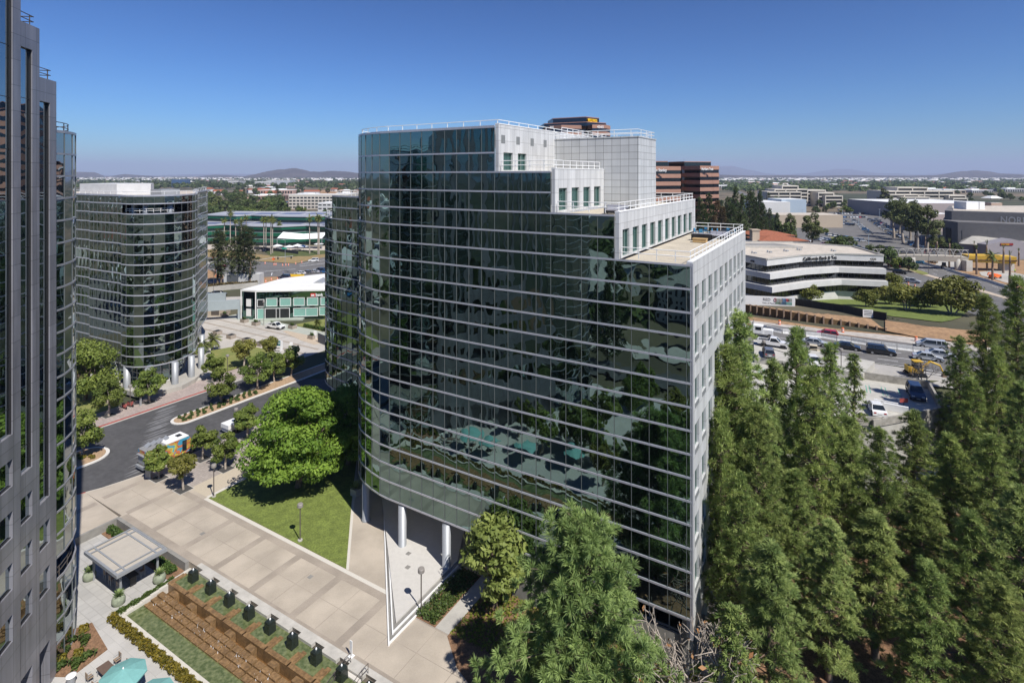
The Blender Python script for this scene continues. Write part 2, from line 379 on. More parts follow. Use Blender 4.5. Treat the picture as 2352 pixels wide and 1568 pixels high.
def place_text(body,size,m,parent,loc,rot,ext=.05,name='sign_lettering',align='LEFT',sx=1.,bold=.0):
    cu=bpy.data.curves.new(name,'FONT'); cu.body=body; cu.size=size; cu.extrude=ext; cu.align_x=align; cu.offset=bold*size; cu.resolution_u=2
    o=bpy.data.objects.new('tmp',cu); COL.objects.link(o); dg=bpy.context.evaluated_depsgraph_get()
    me=bpy.data.meshes.new_from_object(o.evaluated_get(dg)); bpy.data.objects.remove(o)
    me.materials.clear(); me.materials.append(m); t=link(name,me,parent); t.location=loc; t.rotation_euler=rot; t.scale=(sx,1,1); return t
# ================================================================ main office building
def localst(x,y): s,t=toST(x,y); return (-s,t)
mb_=thing('office_building','stepped office building of dark green mirror glass and pale granite with four roof terraces in the middle of the view','office building',A0,RZ)
front=[(0,0),(-33.2,0)]+[localst(*p) for p in [(-15.2,65.0),(-16.3,65.95),(-17.3,66.95),(-18.2,68.0),(-18.95,69.15),(-19.45,70.3),(-19.75,71.7),(-19.7,73.6),(-19.1,75.6),(-18,77.6),(-16.6,79.6),(-15.6,81.4)]]
LV=[5.3+2*k for k in range(21)]+[48.0]
def topd(d): return 35.3 if d<6.46 else 39.3 if d<12.92 else 43.3 if d<19.38 else 48.0
# break the straight run so that steps fall on pane joints
ff=[(0,0)]+[(-6.46*k,0) for k in (1,2,3,4,5)]+front[1:]
facade(mb_,ff,LV,1.615,-1,glass,top=lambda d:topd(d),off=.42,seed=3)
# granite side wall, ten window bays by seven storeys
D_=30.6; cols=[(2.0+2.87*k,1.55) for k in range(10)]
wallgrid(mb_,0.0,0.10,D_,3.6,35.55,cols,[(31.2-4*k,33.35-4*k) for k in range(7)],.45,'y',1,gran,wglass,sill=.42,frame=MT['frame_green'])
b=MB(); b.bx(-.12,.12,-.05,.09,3.6,35.5); b.build('corner_trim',band,mb_)
# stepped inner walls with terrace doors
c2=[(2.0+2.87*k,1.9) for k in range(10)]
wallgrid(mb_,-6.46,0.1,D_,35.35,39.6,c2,[(35.5,37.95)],.4,'y',1,gran,wglass,frame=MT['frame_green'],door=(0,3,6,9))
wallgrid(mb_,-12.92,0.1,12.9,39.35,43.6,[(1.9,1.9),(4.9,1.9),(7.9,1.9),(10.9,1.9)],[(39.5,41.7)],.4,'y',1,gran,wglass,frame=MT['frame_green'],door=(3,))
wallgrid(mb_,-19.38,0.1,D_,43.35,48.25,[(2.0,1.9),(5.0,1.9)],[(43.5,45.35)],.4,'y',1,gran,wglass,frame=MT['frame_green'],door=(1,))
for tt in (.6,3.7,6.9,10.1):
    b=MB(); b.bx(-19.40,-19.36,tt,tt+.75,46.3,47.15); b.build('louvre_vent',MT['louvre'],mb_)
for (s_,z_) in ((0,35.55),(-6.46,39.6),(-12.92,43.6),(-19.38,48.25)):
    b=MB(); b.bx(s_-.42,s_+.04,.1,D_ if s_ not in (-12.92,) else 12.9,z_,z_+.09); b.build('parapet_cap',railm,mb_)
core=MB().bx(-24,-8.8,13.0,19.8,39.3,47.3); core.bx(-24.05,-8.75,12.95,19.85,47.3,47.42); core.build('stair_core',[gran2],mb_)
terf=tilemat('terrace_paving',(.52,.46,.36),(.40,.35,.27),1.2,.6,.02,.8,mode='floor',offset=.5)
for (x0,x1,z_) in ((-6.46,-.4,35.15),(-12.92,-6.8,39.15),(-19.38,-13.3,43.15)):
    b=MB(); b.bx(x0,x1,.1,D_-.1,z_-.3,z_); b.build('terrace_floor',terf,mb_)
wallb=MB(); wallb.prism([(-.5,D_),(-.5,D_-.4),(-19.2,D_-.4),(-19.2,D_)],3.6,35.3); wallb.build('rear_wall',gran,mb_)
rf=MB(); rp=[(-19.4,.1)]+[(x+.2,y+.2) for x,y in front[1:]]+[(-27,36),(-24.1,30.5),(-24.1,20),(-19.4,20)]; rf.prism(rp,47.2,47.7); rf.build('roof',roofw,mb_)
sf=MB(); sp_=[(-.1,.15)]+[(x+.15,y+.25) for x,y in front[1:-1]]+[(-33,24),(-20,D_-.5),(-.6,D_-.5)]; sf.prism(sp_,4.95,5.2); sf.build('soffit',white,mb_)
railing(mb_,[(-6.3,.25),(-.25,.25),(-.25,D_-.3),(-6.3,D_-.3)],35.5,sp=1.6)
railing(mb_,[(-12.7,.25),(-6.7,.25),(-6.7,D_-.3),(-12.7,D_-.3)],39.5,sp=1.6)
railing(mb_,[(-19.1,.25),(-13.2,.25),(-13.2,12.3)],43.5,sp=1.6)
railing(mb_,[(-19.5,D_/2),(-19.5,.3),(-33.2,.3)]+[(x+.25,y+.25) for x,y in front[2:]],48.1,h=.6,rails=1,sp=2.2)
railing(mb_,[(-23.8,13.15),(-8.95,13.15),(-8.95,19.6),(-23.8,19.6)],47.4,h=.8,sp=2.0)
railing(mb_,[(-19.5,15.3),(-19.5,D_)],48.3,h=.7,sp=1.8)
for (x,y) in [(-12.63,63.75),(-7.14,60.3),(-18.2,69.0),(-16.4,76.2)]:
    lx,ly=localst(x,y); b=MB(); b.lathe([(.55,0),(.55,.3),(.47,.34),(.47,5.0)],lx,ly,20); b.build('column',alu,mb_,True)
for lx in (-20.2,-15.4,-10.6,-5.6,-.6):
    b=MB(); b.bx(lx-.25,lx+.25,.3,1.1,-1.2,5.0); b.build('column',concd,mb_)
# lobby
lob=[(-.5,1.6),(-21.5,1.6),(-21.5,5.5),(-27,12),(-34,17),(-38,24)]
facade(mb_,lob,[.1,2.7,4.95],1.8,-1,glass2,bh=.14,name='lobby_glazing',mw=.09,mullm=white,bandm=white,bandn='lobby_transom',amp=.002,n=2,seed=9)
b=MB(); b.bx(-21,-.3,1.3,1.5,-1.2,1.0); b.build('base_wall',conc,mb_)
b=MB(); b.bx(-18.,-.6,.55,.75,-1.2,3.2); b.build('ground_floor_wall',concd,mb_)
for t_ in range(9):
    b=MB(); b.bx(-1.2,-.4,1.5+3.3*t_,2.3+3.3*t_,-1.2,3.6); b.build('side_pier',gran,mb_)
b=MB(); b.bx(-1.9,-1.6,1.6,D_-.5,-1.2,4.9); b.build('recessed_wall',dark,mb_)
# rear curved wing of the same building
wing=[localst(*p) for p in [(-33.5,112),(-34.9,106.5),(-34.8,103.2),(-34.2,101.3),(-33.3,99.8),(-32.1,98.3),(-30.6,96.9),(-29,95.6),(-27.3,94.3),(-25.8,93.0),(-24.4,91.4),(-23.1,89.4),(-21.8,87),(-20,84.5),(-17.5,82.5),(-15.4,81.6)]]
wg=thing('glass_wing','narrow wavy glass wing seen behind the curved end of the stepped glass building','office building',A0,RZ)
facade(wg,wing,[5.3+2*k for k in range(18)],1.5,1,glass,top=lambda d: 35.3 if d<15.5 else 39.3,amp=.004,seed=12)
b=MB(); b.prism([(x+.3,y+.2) for x,y in wing]+[(-27,36),(-30,70)],34.6,35.0); b.build('roof',roofw,wg)
b=MB(); b.prism([(x+.3,y+.2) for x,y in wing[6:]]+[(-27,36),(-30,62)],35.0,39.0); b.build('upper_storey',gran,wg)
b=MB(); b.prism([(x+.3,y+.2) for x,y in wing]+[(-27,36),(-30,70)],4.9,5.2); b.build('soffit',white,wg)
railing(wg,[(x+.3,y+.1) for x,y in wing[:8]],35.3,h=1.,sp=1.8)
railing(wg,[(x+.3,y+.1) for x,y in wing[6:]],39.3,h=1.,sp=1.8)
for (x,y) in [(-32.6,101.5),(-28.3,96.6),(-24.2,93.2),(-21,88.5)]:
    lx,ly=localst(x,y); b=MB(); b.lathe([(.5,0),(.5,5.0)],lx,ly,16); b.build('column',alu,wg,True)
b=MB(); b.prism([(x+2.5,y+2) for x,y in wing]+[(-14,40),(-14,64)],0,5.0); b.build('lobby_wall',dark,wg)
# ================================================================ terrace furniture
TZ=35.16
def stq(s,t,z=TZ): return ST(s,t,z)
def sofa(mats):
    r=thing('sofa','dark wicker outdoor sofa with grey cushions on the lowest roof terrace','sofa',stq(3.4,20.5),RZ)
    b=MB(); b.bx(-1.2,1.2,-.45,-.35,.1,.8); b.bx(-1.2,-1.1,-.45,.45,.1,.65); b.bx(1.1,1.2,-.45,.45,.1,.65); b.bx(-1.2,1.2,-.35,.45,.1,.35)
    for x in (-1.15,1.15):
        for y in (-.4,.4): b.bx(x-.04,x+.04,y-.04,y+.04,0,.1)
    b.build('frame',black,r)
    for x in (-.73,0,.73): c=MB(); c.bx(x-.35,x+.35,-.33,.43,.36,.5); c.bx(x-.35,x+.35,-.34,-.15,.5,.9); c.build('cushion',mat('grey_cushion',(.42,.42,.46),.9,.08,4),r)
    return r
sf1=sofa(0)
dup(sf1,stq(2.0,23.5),RZ+PI,'dark wicker sofa facing the other sofa near the far railing of the lowest roof terrace')
ct=MB(); ct.bx(-.75,.75,-.4,.4,.05,.42); ct.bx(-.8,.8,-.45,.45,.42,.5)
o=ct.build('coffee_table',mat('pale_wood',(.50,.34,.16),.6,.15,3)); o.location=stq(3.2,18.3); o.rotation_euler=(0,0,RZ); tag(o,'low pale wooden coffee table in front of the dark sofa on the roof terrace','table')
bluec=mat('blue_cushion',(.05,.24,.42),.8,.1,3)
def tch():
    r=thing('dining_table','square dark metal table near the far railing of the lowest roof terrace','table',stq(4.6,26.6),RZ,'dining tables on the lowest roof terrace')
    b=MB(); b.box(0,0,.7,1.1,1.1,.05); b.build('table_top',black,r)
    for a in (-.45,.45):
        for c in (-.45,.45): b=MB(); b.box(a,c,0,.05,.05,.7); b.build('leg',black,r)
    return r
t0=tch(); dup(t0,stq(1.8,27.2),RZ,'square dark metal table by the outer corner of the lowest roof terrace')
def chr_(loc,rz,label,seat,frame,group):
    r=thing('chair',label,'chair',loc,rz,group)
    b=MB(); b.box(0,0,.42,.48,.46,.06); b.build('seat',seat,r)
    b=MB(); b.box(0,.22,.5,.46,.04,.42); b.build('backrest',seat,r)
    for x in (-.21,.21):
        for y in (-.2,.2): b=MB(); b.box(x,y,0,.04,.04,.42 if y<0 else .9); b.build('leg',frame,r)
        b=MB(); b.box(x*1.08,0,.64,.04,.42,.03); b.build('armrest',frame,r)
    return r
ch0=chr_(stq(5.4,26.2),RZ+1.2,'dark chair with blue seat beside the square table nearest the terrace doors, on its door side',bluec,black,'blue seated chairs on the roof terrace')
for i,(s_,t_,a,l) in enumerate([(4.6,25.6,PI,'on its sofa side'),(4.5,27.7,0,'on its railing side'),(3.7,26.7,-1.6,'on its outer side')]):
    dup(ch0,stq(s_,t_),RZ+a,'dark chair with blue seat at the square table by the terrace doors, '+l)
for i,(s_,t_,a,l) in enumerate([(2.7,27.1,1.4,'on its inner side'),(1.8,28.2,0,'on its far side'),(1.0,27.0,-1.6,'against the outer railing')]):
    dup(ch0,stq(s_,t_),RZ+a,'dark chair with blue seat at the corner table of the roof terrace, '+l)
# second terrace: dark sofa and potted plants
o=dup(sf1,ST(8.0,3.8,39.16),RZ+PI,'dark wicker sofa on the upper roof terrace behind the white railing')
# ================================================================ round office building
rb=thing('round_office_building','dark glass office building with a rounded bay and white bands behind the street trees','office building')
lvB=[5.3+2*k for k in range(17)]+[38.9]
bayp=[(-77.6,109.9),(-76.2,109.1),(-74.5,108.7),(-72.7,108.75),(-71.2,109.3),(-69.8,110.2),(-68.7,111.5),(-68.05,113.2),(-67.75,115.3),(-67.8,117.4),(-68.2,119.2),(-69.5,122)]
def skipB(d,z): return abs(z-35.3)<.1 and .8<d<15
facade(rb,bayp,lvB,1.8,1,glass2,seed=20,bh=.22,skip=skipB,amp=.011)
flat1=[(-88.6,116.1),(-78.0,110.75)]; flat2=[(-104,124.5),(-89.2,117.1)]
facade(rb,flat1,lvB,1.45,1,glass2,seed=21,bh=.22,amp=.011); facade(rb,flat2,lvB,1.45,1,glass2,seed=22,bh=.22,amp=.011)
bay2=[(-75.5,127),(-77.5,129.5),(-78.9,133),(-79.4,137),(-79.8,141),(-80.6,145),(-82.0,149),(-84.5,153)]
bay2=[(-69.5,122.2),(-72.2,126.0),(-74.6,131),(-76.9,136),(-78.6,140.5),(-80.3,145.2),(-82.2,149.5),(-86,154)]
facade(rb,bay2,lvB,1.8,1,glass2,seed=23,bh=.22)
bodyB=[(-104,124.6),(-89.4,117.4),(-88.8,116.4),(-78.2,111.0),(-77.3,110.3),(-74.5,109.2),(-71.5,109.7),(-69.2,111.8),(-68.4,115),(-68.6,119),(-70,122),(-73,127),(-77.4,136),(-80.8,145.3),(-86,153.6),(-100,160),(-120,150)]
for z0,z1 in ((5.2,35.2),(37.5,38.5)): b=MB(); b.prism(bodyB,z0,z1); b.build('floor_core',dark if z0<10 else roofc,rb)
inb=[(-104,126),(-90,120),(-78,114),(-74.5,113),(-72.3,115),(-72,119),(-73.5,123),(-78,134),(-83,146),(-88,152),(-100,158),(-118,150)]
b=MB(); b.prism(inb,35.2,37.5); b.build('set_back_storey',wglass,rb)
b=MB(); b.prism([(-100,128),(-88,123.2),(-83.2,127.5),(-88,136),(-101,140)],38.5,41.0); b.build('penthouse',mat('penthouse_paint',(.58,.58,.57),.6,.08,.6),rb)
b=MB(); b.prism([(-81,124),(-77,121.5),(-75,125),(-79,128)],38.5,39.8,0); b.build('roof_hatch',alu,rb)
rl=[(-103.6,125)]+[(x,y+.5) for x,y in flat1]+[(x+.0,y+.4) for x,y in bayp]+[(x-.3,y) for x,y in bay2[1:]]
railing(rb,rl,38.9,h=.8,rails=1,sp=2.4,r=.05)
railing(rb,[(-77,110.4),(-74.5,109.3),(-72,109.5),(-70.2,110.8),(-69,112.8)],35.5,h=.8,sp=1.2)
for (x,y) in [(-76.2,111.6),(-73.0,110.2),(-69.6,112.6)]: b=MB(); b.lathe([(.5,35.3),(.5,37.3)],x,y,14); b.build('balcony_column',alu,rb,True)
for (x,y) in [(-67.6,110.8),(-66.6,114.8),(-71.3,107.3),(-76.4,108.6),(-80.5,111.0),(-84.5,113),(-67.5,120),(-73.5,130)]:
    b=MB(); b.lathe([(.62,0),(.62,5.2)],x-.6 if x>-70 else x,y+1.2,18); b.build('column',alu,rb,True)
facade(rb,[(-88,119),(-82,115.6),(-78,113.4),(-75.5,112.0),(-72.9,111.6),(-70.9,113.2),(-70.2,115.8),(-71,119.8),(-73,124),(-82,146)],[.8,2.9,5.1],1.7,1,glass2,mullm=white,bandm=white,bh=.16,mw=.12,name='lobby_glazing',bandn='lobby_transom',n=2,seed=25)
b=MB(); b.prism([(-90,117),(-81,111.5),(-77,109.3),(-74,107.8),(-71.6,106.8),(-67.8,108.8),(-66.2,111),(-65.7,114.6),(-66.6,122),(-74,136),(-90,150)],-.05,.8); b.build('podium',conc,rb)
# ================================================================ granite tower
TB=Vector((-40.1,48.7,-.9)); d45=Vector((-.246,.969,0)); n45=Vector((.969,.246,0)); TRZ=math.atan2(.246,.969)
tw=thing('granite_tower','tall dark grey granite tower with vertical glass strips rising out of the picture beside the plaza','office tower',(TB.x,TB.y,0),TRZ)
# local frame: +x outward (towards the plaza), -y back towards the viewer
def tl(L): return -L
secs=[(0,2.55,51.2),(2.55,5.1,55.2),(5.1,7.65,59.2),(7.65,10.2,63.2),(10.2,12.75,63.2),(12.75,15.3,59.2),(15.3,17.85,55.2),(17.85,20.4,51.2)]
for i,(a,c,h) in enumerate(secs):
    b=MB(); k=i if i<4 else 7-i
    wb=15.4+3.8*k; wt=h-2; ga,gc=(1.0 if i<4 else .6)+a,c; gc=c+.05
    rib0=(a,ga)
    b.bx(-.9,0,-(ga),-a,-.9,h)                    # rib
    b.bx(-.9,0,-gc,-ga,wt,h)                      # head above the strip
    zs=[]; zz=wb-4.0
    prev=wb
    while zz>3.5: zs.append((zz,zz+2.1)); zz-=4.0
    segs=sorted(zs); z0=3.0 
    for (za,zb2) in segs: b.bx(-.9,0,-gc,-ga,z0,za); z0=zb2
    b.bx(-.9,0,-gc,-ga,z0,wb)
    b.build('granite_facade',dgran,tw)
    g=MB(); g.bx(-.28,-.24,-gc,-ga,wb,wt); 
    zz=wb
    o=g.build('glass_strip',tglass,tw)
    m=MB(); zz=wb+2
    while zz<wt: m.bx(-.24,-.21,-gc,-ga,zz-.02,zz+.02); zz+=4.0
    m.bx(-.24,-.1,-gc,-gc+.05,wb,wt); m.bx(-.24,-.1,-ga-.05,-ga,wb,wt); m.build('glazing_bar',black,o)
    for (za,zb2) in zs: q=MB(); q.bx(-.28,-.24,-gc,-ga,za,zb2); o=q.build('window',tglass,tw); f=MB(); f.bx(-.24,-.12,-gc,-ga,za,za+.05); f.build('frame',black,o)
    c_=MB(); c_.bx(-14,-.9,-c,-a,-.9,h-.6); c_.build('tower_body',dgran,tw)
b=MB(); b.bx(-3,-.95,-20,-1.1,-.9,3.4); b.build('entrance_recess',dark,tw)
railing(tw,[(-6,-.3),(-.3,-.3),(-.3,-2.3)],51.2,h=.9,m=bronze); railing(tw,[(-6,-2.8),(-.3,-2.8),(-.3,-4.9)],55.2,h=.9,m=bronze); 
def circ(cx,cy,r,a0,a1,n): return arc(cx,cy,r,a0,a1,n)
cyl=[(-.45,0.05)]+circ(-8.3,2.0,8.1,-10,100,14)+[(-14,10)]
facade(tw,cyl,[8.9+2*k for k in range(20)],1.7,1,tglass,amp=.005,seed=31,bandm=mat('grey_band',(.36,.36,.38),.35,.05,3,metal=.4),bh=.16)
facade(tw,cyl,[-.8,1.2,3.2,5.2,6.9],1.7,1,tglass,amp=.004,seed=32,bandm=MT['grey_band'],bh=.14,name='lower_curtain_wall',bandn='lower_band')
b=MB(); b.prism([(x-.3,y-.2) for x,y in cyl]+[(-14,-.2)],6.7,9.0); 
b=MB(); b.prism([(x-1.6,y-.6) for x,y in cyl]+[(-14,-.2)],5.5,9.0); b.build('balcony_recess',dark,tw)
b=MB(); b.prism([(x-.3,y-.2) for x,y in cyl]+[(-14,-.2)],46.4,46.8); b.build('roof',roofc,tw)
railing(tw,[(x-.5,y-.2) for x,y in cyl],46.9,h=.9,m=bronze,rails=2); railing(tw,[(x-.2,y-.1) for x,y in cyl[:8]],6.9,h=.9,m=bronze)
cyl2=[(-.5,-26)]+[(-.45,-20.5)]; facade(tw,[(-5,-30),(-2,-28),(-.9,-25),(-.5,-20.5)],[-.8,1.2,3.2]+[5.2+2*k for k in range(22)],1.7,1,tglass,amp=.005,seed=33,bandm=MT['grey_band'])
b=MB(); b.prism([(-14,-30),(-5.2,-29.8),(-2.4,-27.8),(-1.3,-25),(-.9,-20.4),(-14,-20.4)],-.9,46.8); b.build('rear_block',dark,tw)
# ================================================================ vegetation
pine_m=leafmat('pine_needles',(.085,.15,.04),(.44,.52,.17),.38)
pine2_m=leafmat('blue_pine_needles',(.085,.15,.045),(.36,.48,.16),.38)
dpine_m=leafmat('dark_conifer_needles',(.04,.07,.025),(.10,.135,.045),.2)
strt_m=leafmat('street_tree_leaves',(.07,.115,.02),(.24,.29,.065),.35)
olive_m=leafmat('yellow_green_leaves',(.13,.155,.025),(.30,.29,.07),.3)
brite_m=leafmat('bright_green_leaves',(.075,.15,.018),(.28,.40,.06),.35)
dkleaf_m=leafmat('dark_leaves',(.035,.06,.016),(.105,.14,.04),.2)
euc_m=leafmat('eucalyptus_leaves',(.06,.085,.025),(.15,.17,.06),.2)
palm_m=leafmat('palm_fronds',(.06,.09,.02),(.18,.20,.05),.2)
hedge_m=leafmat('hedge_leaves',(.09,.09,.012),(.30,.23,.03),.2)
shrub_m=leafmat('shrub_leaves',(.03,.06,.012),(.10,.15,.035),.2)
gcov_m=leafmat('groundcover_leaves',(.08,.12,.012),(.26,.27,.04),.2)
drylf_m=leafmat('dry_leaves',(.25,.10,.04),(.40,.20,.09),.2)
euc_rust=leafmat('rusty_leaves',(.07,.06,.03),(.20,.14,.07),.15)
def unit(n,rg):
    v=rg.normal(size=(n,3)); return v/np.linalg.norm(v,axis=1)[:,None]
def quads(C,N,sz,rg,asp=1.6):
    """leaf quads centred C, facing N"""
    n=len(C); t=np.cross(N,unit(n,rg)); t/=np.linalg.norm(t,axis=1)[:,None]+1e-9; b=np.cross(N,t)
    s=(sz*rg.uniform(.6,1.3,n))[:,None]; a=t*s*asp/2; b=b*s/2
    V=np.stack([C-a,C-b*.8,C+a,C+b*.8],1).reshape(-1,3); F=np.arange(4*n).reshape(-1,4); return V,F
def leafmesh(name,clumps,n,sz,m,seed,up=.35,shell=.55,flat=1.):
    """clumps [(x,y,z,r)]: leaf quads spread through and near the skin of every clump"""
    rg=np.random.default_rng(seed); cl=np.array(clumps); wt=cl[:,3]**2; k=rg.choice(len(cl),n,p=wt/wt.sum())
    d=unit(n,rg); rr=cl[k,3]*(shell+(1.05-shell)*rg.random(n)**.6); C=cl[k,:3]+d*rr[:,None]*np.array([1,1,flat])
    N=d+np.array([0,0,up])+unit(n,rg)*.75; N/=np.linalg.norm(N,axis=1)[:,None]
    V,F=quads(C,N,sz,rg); ct=rg.random(len(cl)); return fastmesh(name,V,F,m,tint=np.clip(ct[k]*.6+rg.random(n)*.5,0,1))
def limb(mb,p,q,r0,r1,rg,n=6,wob=.08,k=3):
    p=Vector(p);q=Vector(q);L=(q-p).length; prev=p
    for i in range(1,k+1):
        c=p.lerp(q,i/k)
        if i<k: c+=Vector(rg.normal(0,wob*L,3))*.6
        mb.tube(prev,c,r0+(r1-r0)*(i-1)/k,r0+(r1-r0)*i/k,n,0,cap=(i==k)); prev=c
def broadleaf(name,h,cw,trunk_h,m,seed,nleaf=2600,sz=.22,nc=26,barkm=None,flat=.75,multi=1,spread=1.,cs=1.):
    """tapered trunk, forking limbs, clumps of leaves with gaps"""
    rg=np.random.default_rng(seed); mb=MB(); cl=[]; ch=h-trunk_h
    starts=[(0,0)] if multi==1 else [(rg.normal(0,.25),rg.normal(0,.25)) for _ in range(multi)]
    tops=[]
    for (x,y) in starts:
        ex,ey=(rg.normal(0,.12)*h*.2,rg.normal(0,.12)*h*.2) if multi==1 else (x*4,y*4)
        limb(mb,(x,y,-.1),(ex,ey,trunk_h),h*.032 if multi==1 else h*.022,h*.02,rg,8,.03); tops.append(Vector((ex,ey,trunk_h)))
    for i in range(nc):
        t=tops[i%len(tops)]; a=2.4*i+rg.normal(0,.3); u=(i+.5)/nc; rad=cw/2*math.sqrt(rg.uniform(.08,1))*spread
        zf=rg.uniform(0,1); env=math.sin(PI*(.18+.80*zf))**.7
        r=min(rad,cw/2*env)*.80
        c=Vector((t.x*.5+r*math.cos(a),t.y*.5+r*math.sin(a),trunk_h+ch*(.06+.80*zf*(1-.25*(r/(cw/2))**2))))
        cr=cw*rg.uniform(.10,.19)*cs; cl.append((c.x,c.y,c.z,cr))
        if i%2==0 or nc<20: limb(mb,t,c,h*.013,h*.004,rg,5,.07)
    tr=mb.mesh(name+'_trunk',barkm or bark,True); cr_=leafmesh(name+'_crown',cl,nleaf,sz,m,seed+1,flat=flat)
    return tr,cr_
def tufted(name,h,cw,z0,m,seed,ntuft=900,nneed=22,nl=.42,nw=.035,peak=.25,droop=.1,whorl=.75,barkm=None,irr=.25,tr_r=None,topw=.10,leanx=0,gap=.12):
    """conifer: trunk, whorls of upswept branches, needle tufts at their ends"""
    rg=np.random.default_rng(seed); mb=MB(); tr=tr_r or h*.013
    limb(mb,(0,0,-.2),(leanx,0,h*.97),tr*1.25,.03,rg,8,.006,8)
    P=[];Dn=[];z=z0
    side=rg.uniform(.7,1.15,12)
    while z<h*.985:
        u=(z-z0)/(h-z0); pr=(u/peak)**.55 if u<peak else (1-(u-peak)/(1-peak)*(1-topw))**.9
        nb=5 if u<.9 else 4; a0=rg.uniform(0,6.28)
        for i in range(nb):
            a=a0+i*2*PI/nb+rg.normal(0,.25); L=cw/2*pr*rg.uniform(1-irr*1.6,1+irr*.5)*side[int((a%6.283)/6.284*12)]
            if L<.15: L=.2
            if rg.random()<gap and u<.9: continue
            base=Vector((leanx*z/h,0,z)); rise=.25+.5*u-droop*(L/cw*2)
            tip=base+Vector((math.cos(a)*L,math.sin(a)*L,L*rise))
            if L>.6: limb(mb,base,tip,tr*.22+.012*L*.5,.012,rg,4,.04,2)
            k=max(2,int(L*2.6))
            for j in range(k):
                f=1-(j/k)**1.2*.62 if k>2 else 1-.4*j; c=base.lerp(tip,f); sp=.16*L*(1.15-f)+.12
                o=Vector((rg.normal(0,sp*1.3),rg.normal(0,sp*1.3),rg.normal(.05,sp*.7)))
                if j==0: o*=.2
                P.append(c+o); dd=(tip-base).normalized()*.8+Vector((0,0,.55))+Vector(rg.normal(0,.3,3)); Dn.append(dd.normalized())
        z+=whorl*(1.0-.45*u)*rg.uniform(.8,1.2)
    P.append(Vector((leanx,0,h))); Dn.append(Vector((0,0,1)))
    P=np.array(P);Dn=np.array(Dn)
    if len(P)>ntuft: k=rg.choice(len(P),ntuft,replace=False); P=P[k];Dn=Dn[k]
    n=len(P); C=np.repeat(P,nneed,0); D=np.repeat(Dn,nneed,0)+unit(n*nneed,rg)*1.05; D/=np.linalg.norm(D,axis=1)[:,None]
    L=nl*rg.uniform(.65,1.15,n*nneed)*np.repeat(rg.uniform(.8,1.2,n),nneed); S=np.cross(D,unit(n*nneed,rg)*.45+np.array([.25,-.35,.8])); S/=np.linalg.norm(S,axis=1)[:,None]+1e-9
    tip=C+D*L[:,None]-np.array([0,0,.08])*L[:,None]; wdt=nw
    V=np.stack([C+D*.02-S*wdt*.35,C+D*(L*.55)[:,None]-S*wdt*.5,tip,C+D*(L*.55)[:,None]+S*wdt*.5],1).reshape(-1,3)
    tt=np.repeat(rg.random(n),nneed)*.7+rg.random(n*nneed)*.35
    return mb.mesh(name+'_trunk',barkm or bark,True),fastmesh(name+'_crown',V,np.arange(4*n*nneed).reshape(-1,4),m,tint=np.clip(tt,0,1))
def palmtree(name,h,seed,fr=34,fl=2.6,tr=.22,m=None,skirt=0,barkm=None,tight=False):
    rg=np.random.default_rng(seed); mb=MB(); limb(mb,(0,0,-.1),(rg.normal(0,.01)*h,0,h),tr*1.2,tr*.8,rg,8,.004,4)
    V=[];F=[];T=[]
    for i in range(fr):
        a=rg.uniform(0,2*PI); el=rg.uniform(-.9,1.35) if not tight else rg.uniform(1.0,1.5); L=fl*rg.uniform(.75,1.1); seg=6; p=Vector((0,0,h)); d=Vector((math.cos(a)*math.cos(el),math.sin(a)*math.cos(el),math.sin(el)))
        sd_=Vector((-math.sin(a),math.cos(a),0)); tv=rg.random()
        for s_ in range(seg):
            q=p+d*(L/seg); d=(d+Vector((0,0,-.20 if not tight else -.05))).normalized(); wv=fl*.16*math.sin(PI*(s_+.6)/(seg+.6)) if not tight else .05
            for sg in (-1,1):
                for e in range(2):
                    b=len(V); f0=e/2; x=p.lerp(q,f0); y=p.lerp(q,f0+.42); o=sd_*sg*wv+Vector((0,0,-wv*.55))+d*wv*.5
                    V+= [tuple(x),tuple(y),tuple(y+o*1.0),tuple(x+o*1.0+d*.02)]; F.append((b,b+1,b+2,b+3)); T.append(tv)
            p=q
    return mb.mesh(name+'_trunk',barkm or barkp,True),fastmesh(name+'_crown',np.array(V),np.array(F),m or palm_m,tint=np.clip(np.array(T),0,1))
def baretree(name,h,seed,m):
    rg=np.random.default_rng(seed); mb=MB(); lv=[]
    def grow(p,d,L,r,dep):
        q=p+d*L; mid=p.lerp(q,.5)+Vector(rg.normal(0,L*.06,3)); mb.tube(p,mid,r,r*.85,5,0,False); mb.tube(mid,q,r*.85,r*.68,5,0,dep==0)
        if dep==0: lv.append(q); return
        for i in range(3 if dep>2 else int(rg.integers(2,4))):
            nd=(d+Vector(rg.normal(0,.55,3))+Vector((0,0,.12))).normalized(); grow(q,nd,L*rg.uniform(.62,.86),max(r*.62,.02),dep-1)
    for i in range(3): grow(Vector((0,0,.0)),Vector((rg.normal(0,.45),rg.normal(0,.45),1)).normalized(),h*.27,h*.024,5)
    n=len(lv); k=rg.choice(n,n//6,replace=False); C=np.array([tuple(lv[i]) for i in k]); V,F=quads(C,unit(len(k),rg),.24,rg)
    return mb.mesh(name+'_trunk',m,True),fastmesh(name+'_leaves',V,F,drylf_m,tint=rg.random(len(k)))
def plant(meshes,name,label,cat,loc,rz=0,scale=1,group=None,pn=('trunk','crown')):
    r=thing(name,label,cat,loc,rz,group,scale)
    for n_,me in zip(pn,meshes): link(n_,me,r)
    return r
TRE={}
for i in range(3): TRE['pine%d'%i]=tufted('pine',[27,24,25][i],[9.2,8.2,8.4][i],[2.5,4.,2.][i],pine_m,50+i,ntuft=2500,nneed=34,nl=.62,nw=.06,peak=.2,whorl=.55,irr=.5)
TRE['slim']=tufted('slim_pine',20,5.6,2,pine_m,61,ntuft=1100,nneed=24,nl=.6,nw=.10,peak=.15,whorl=.95,irr=.5)
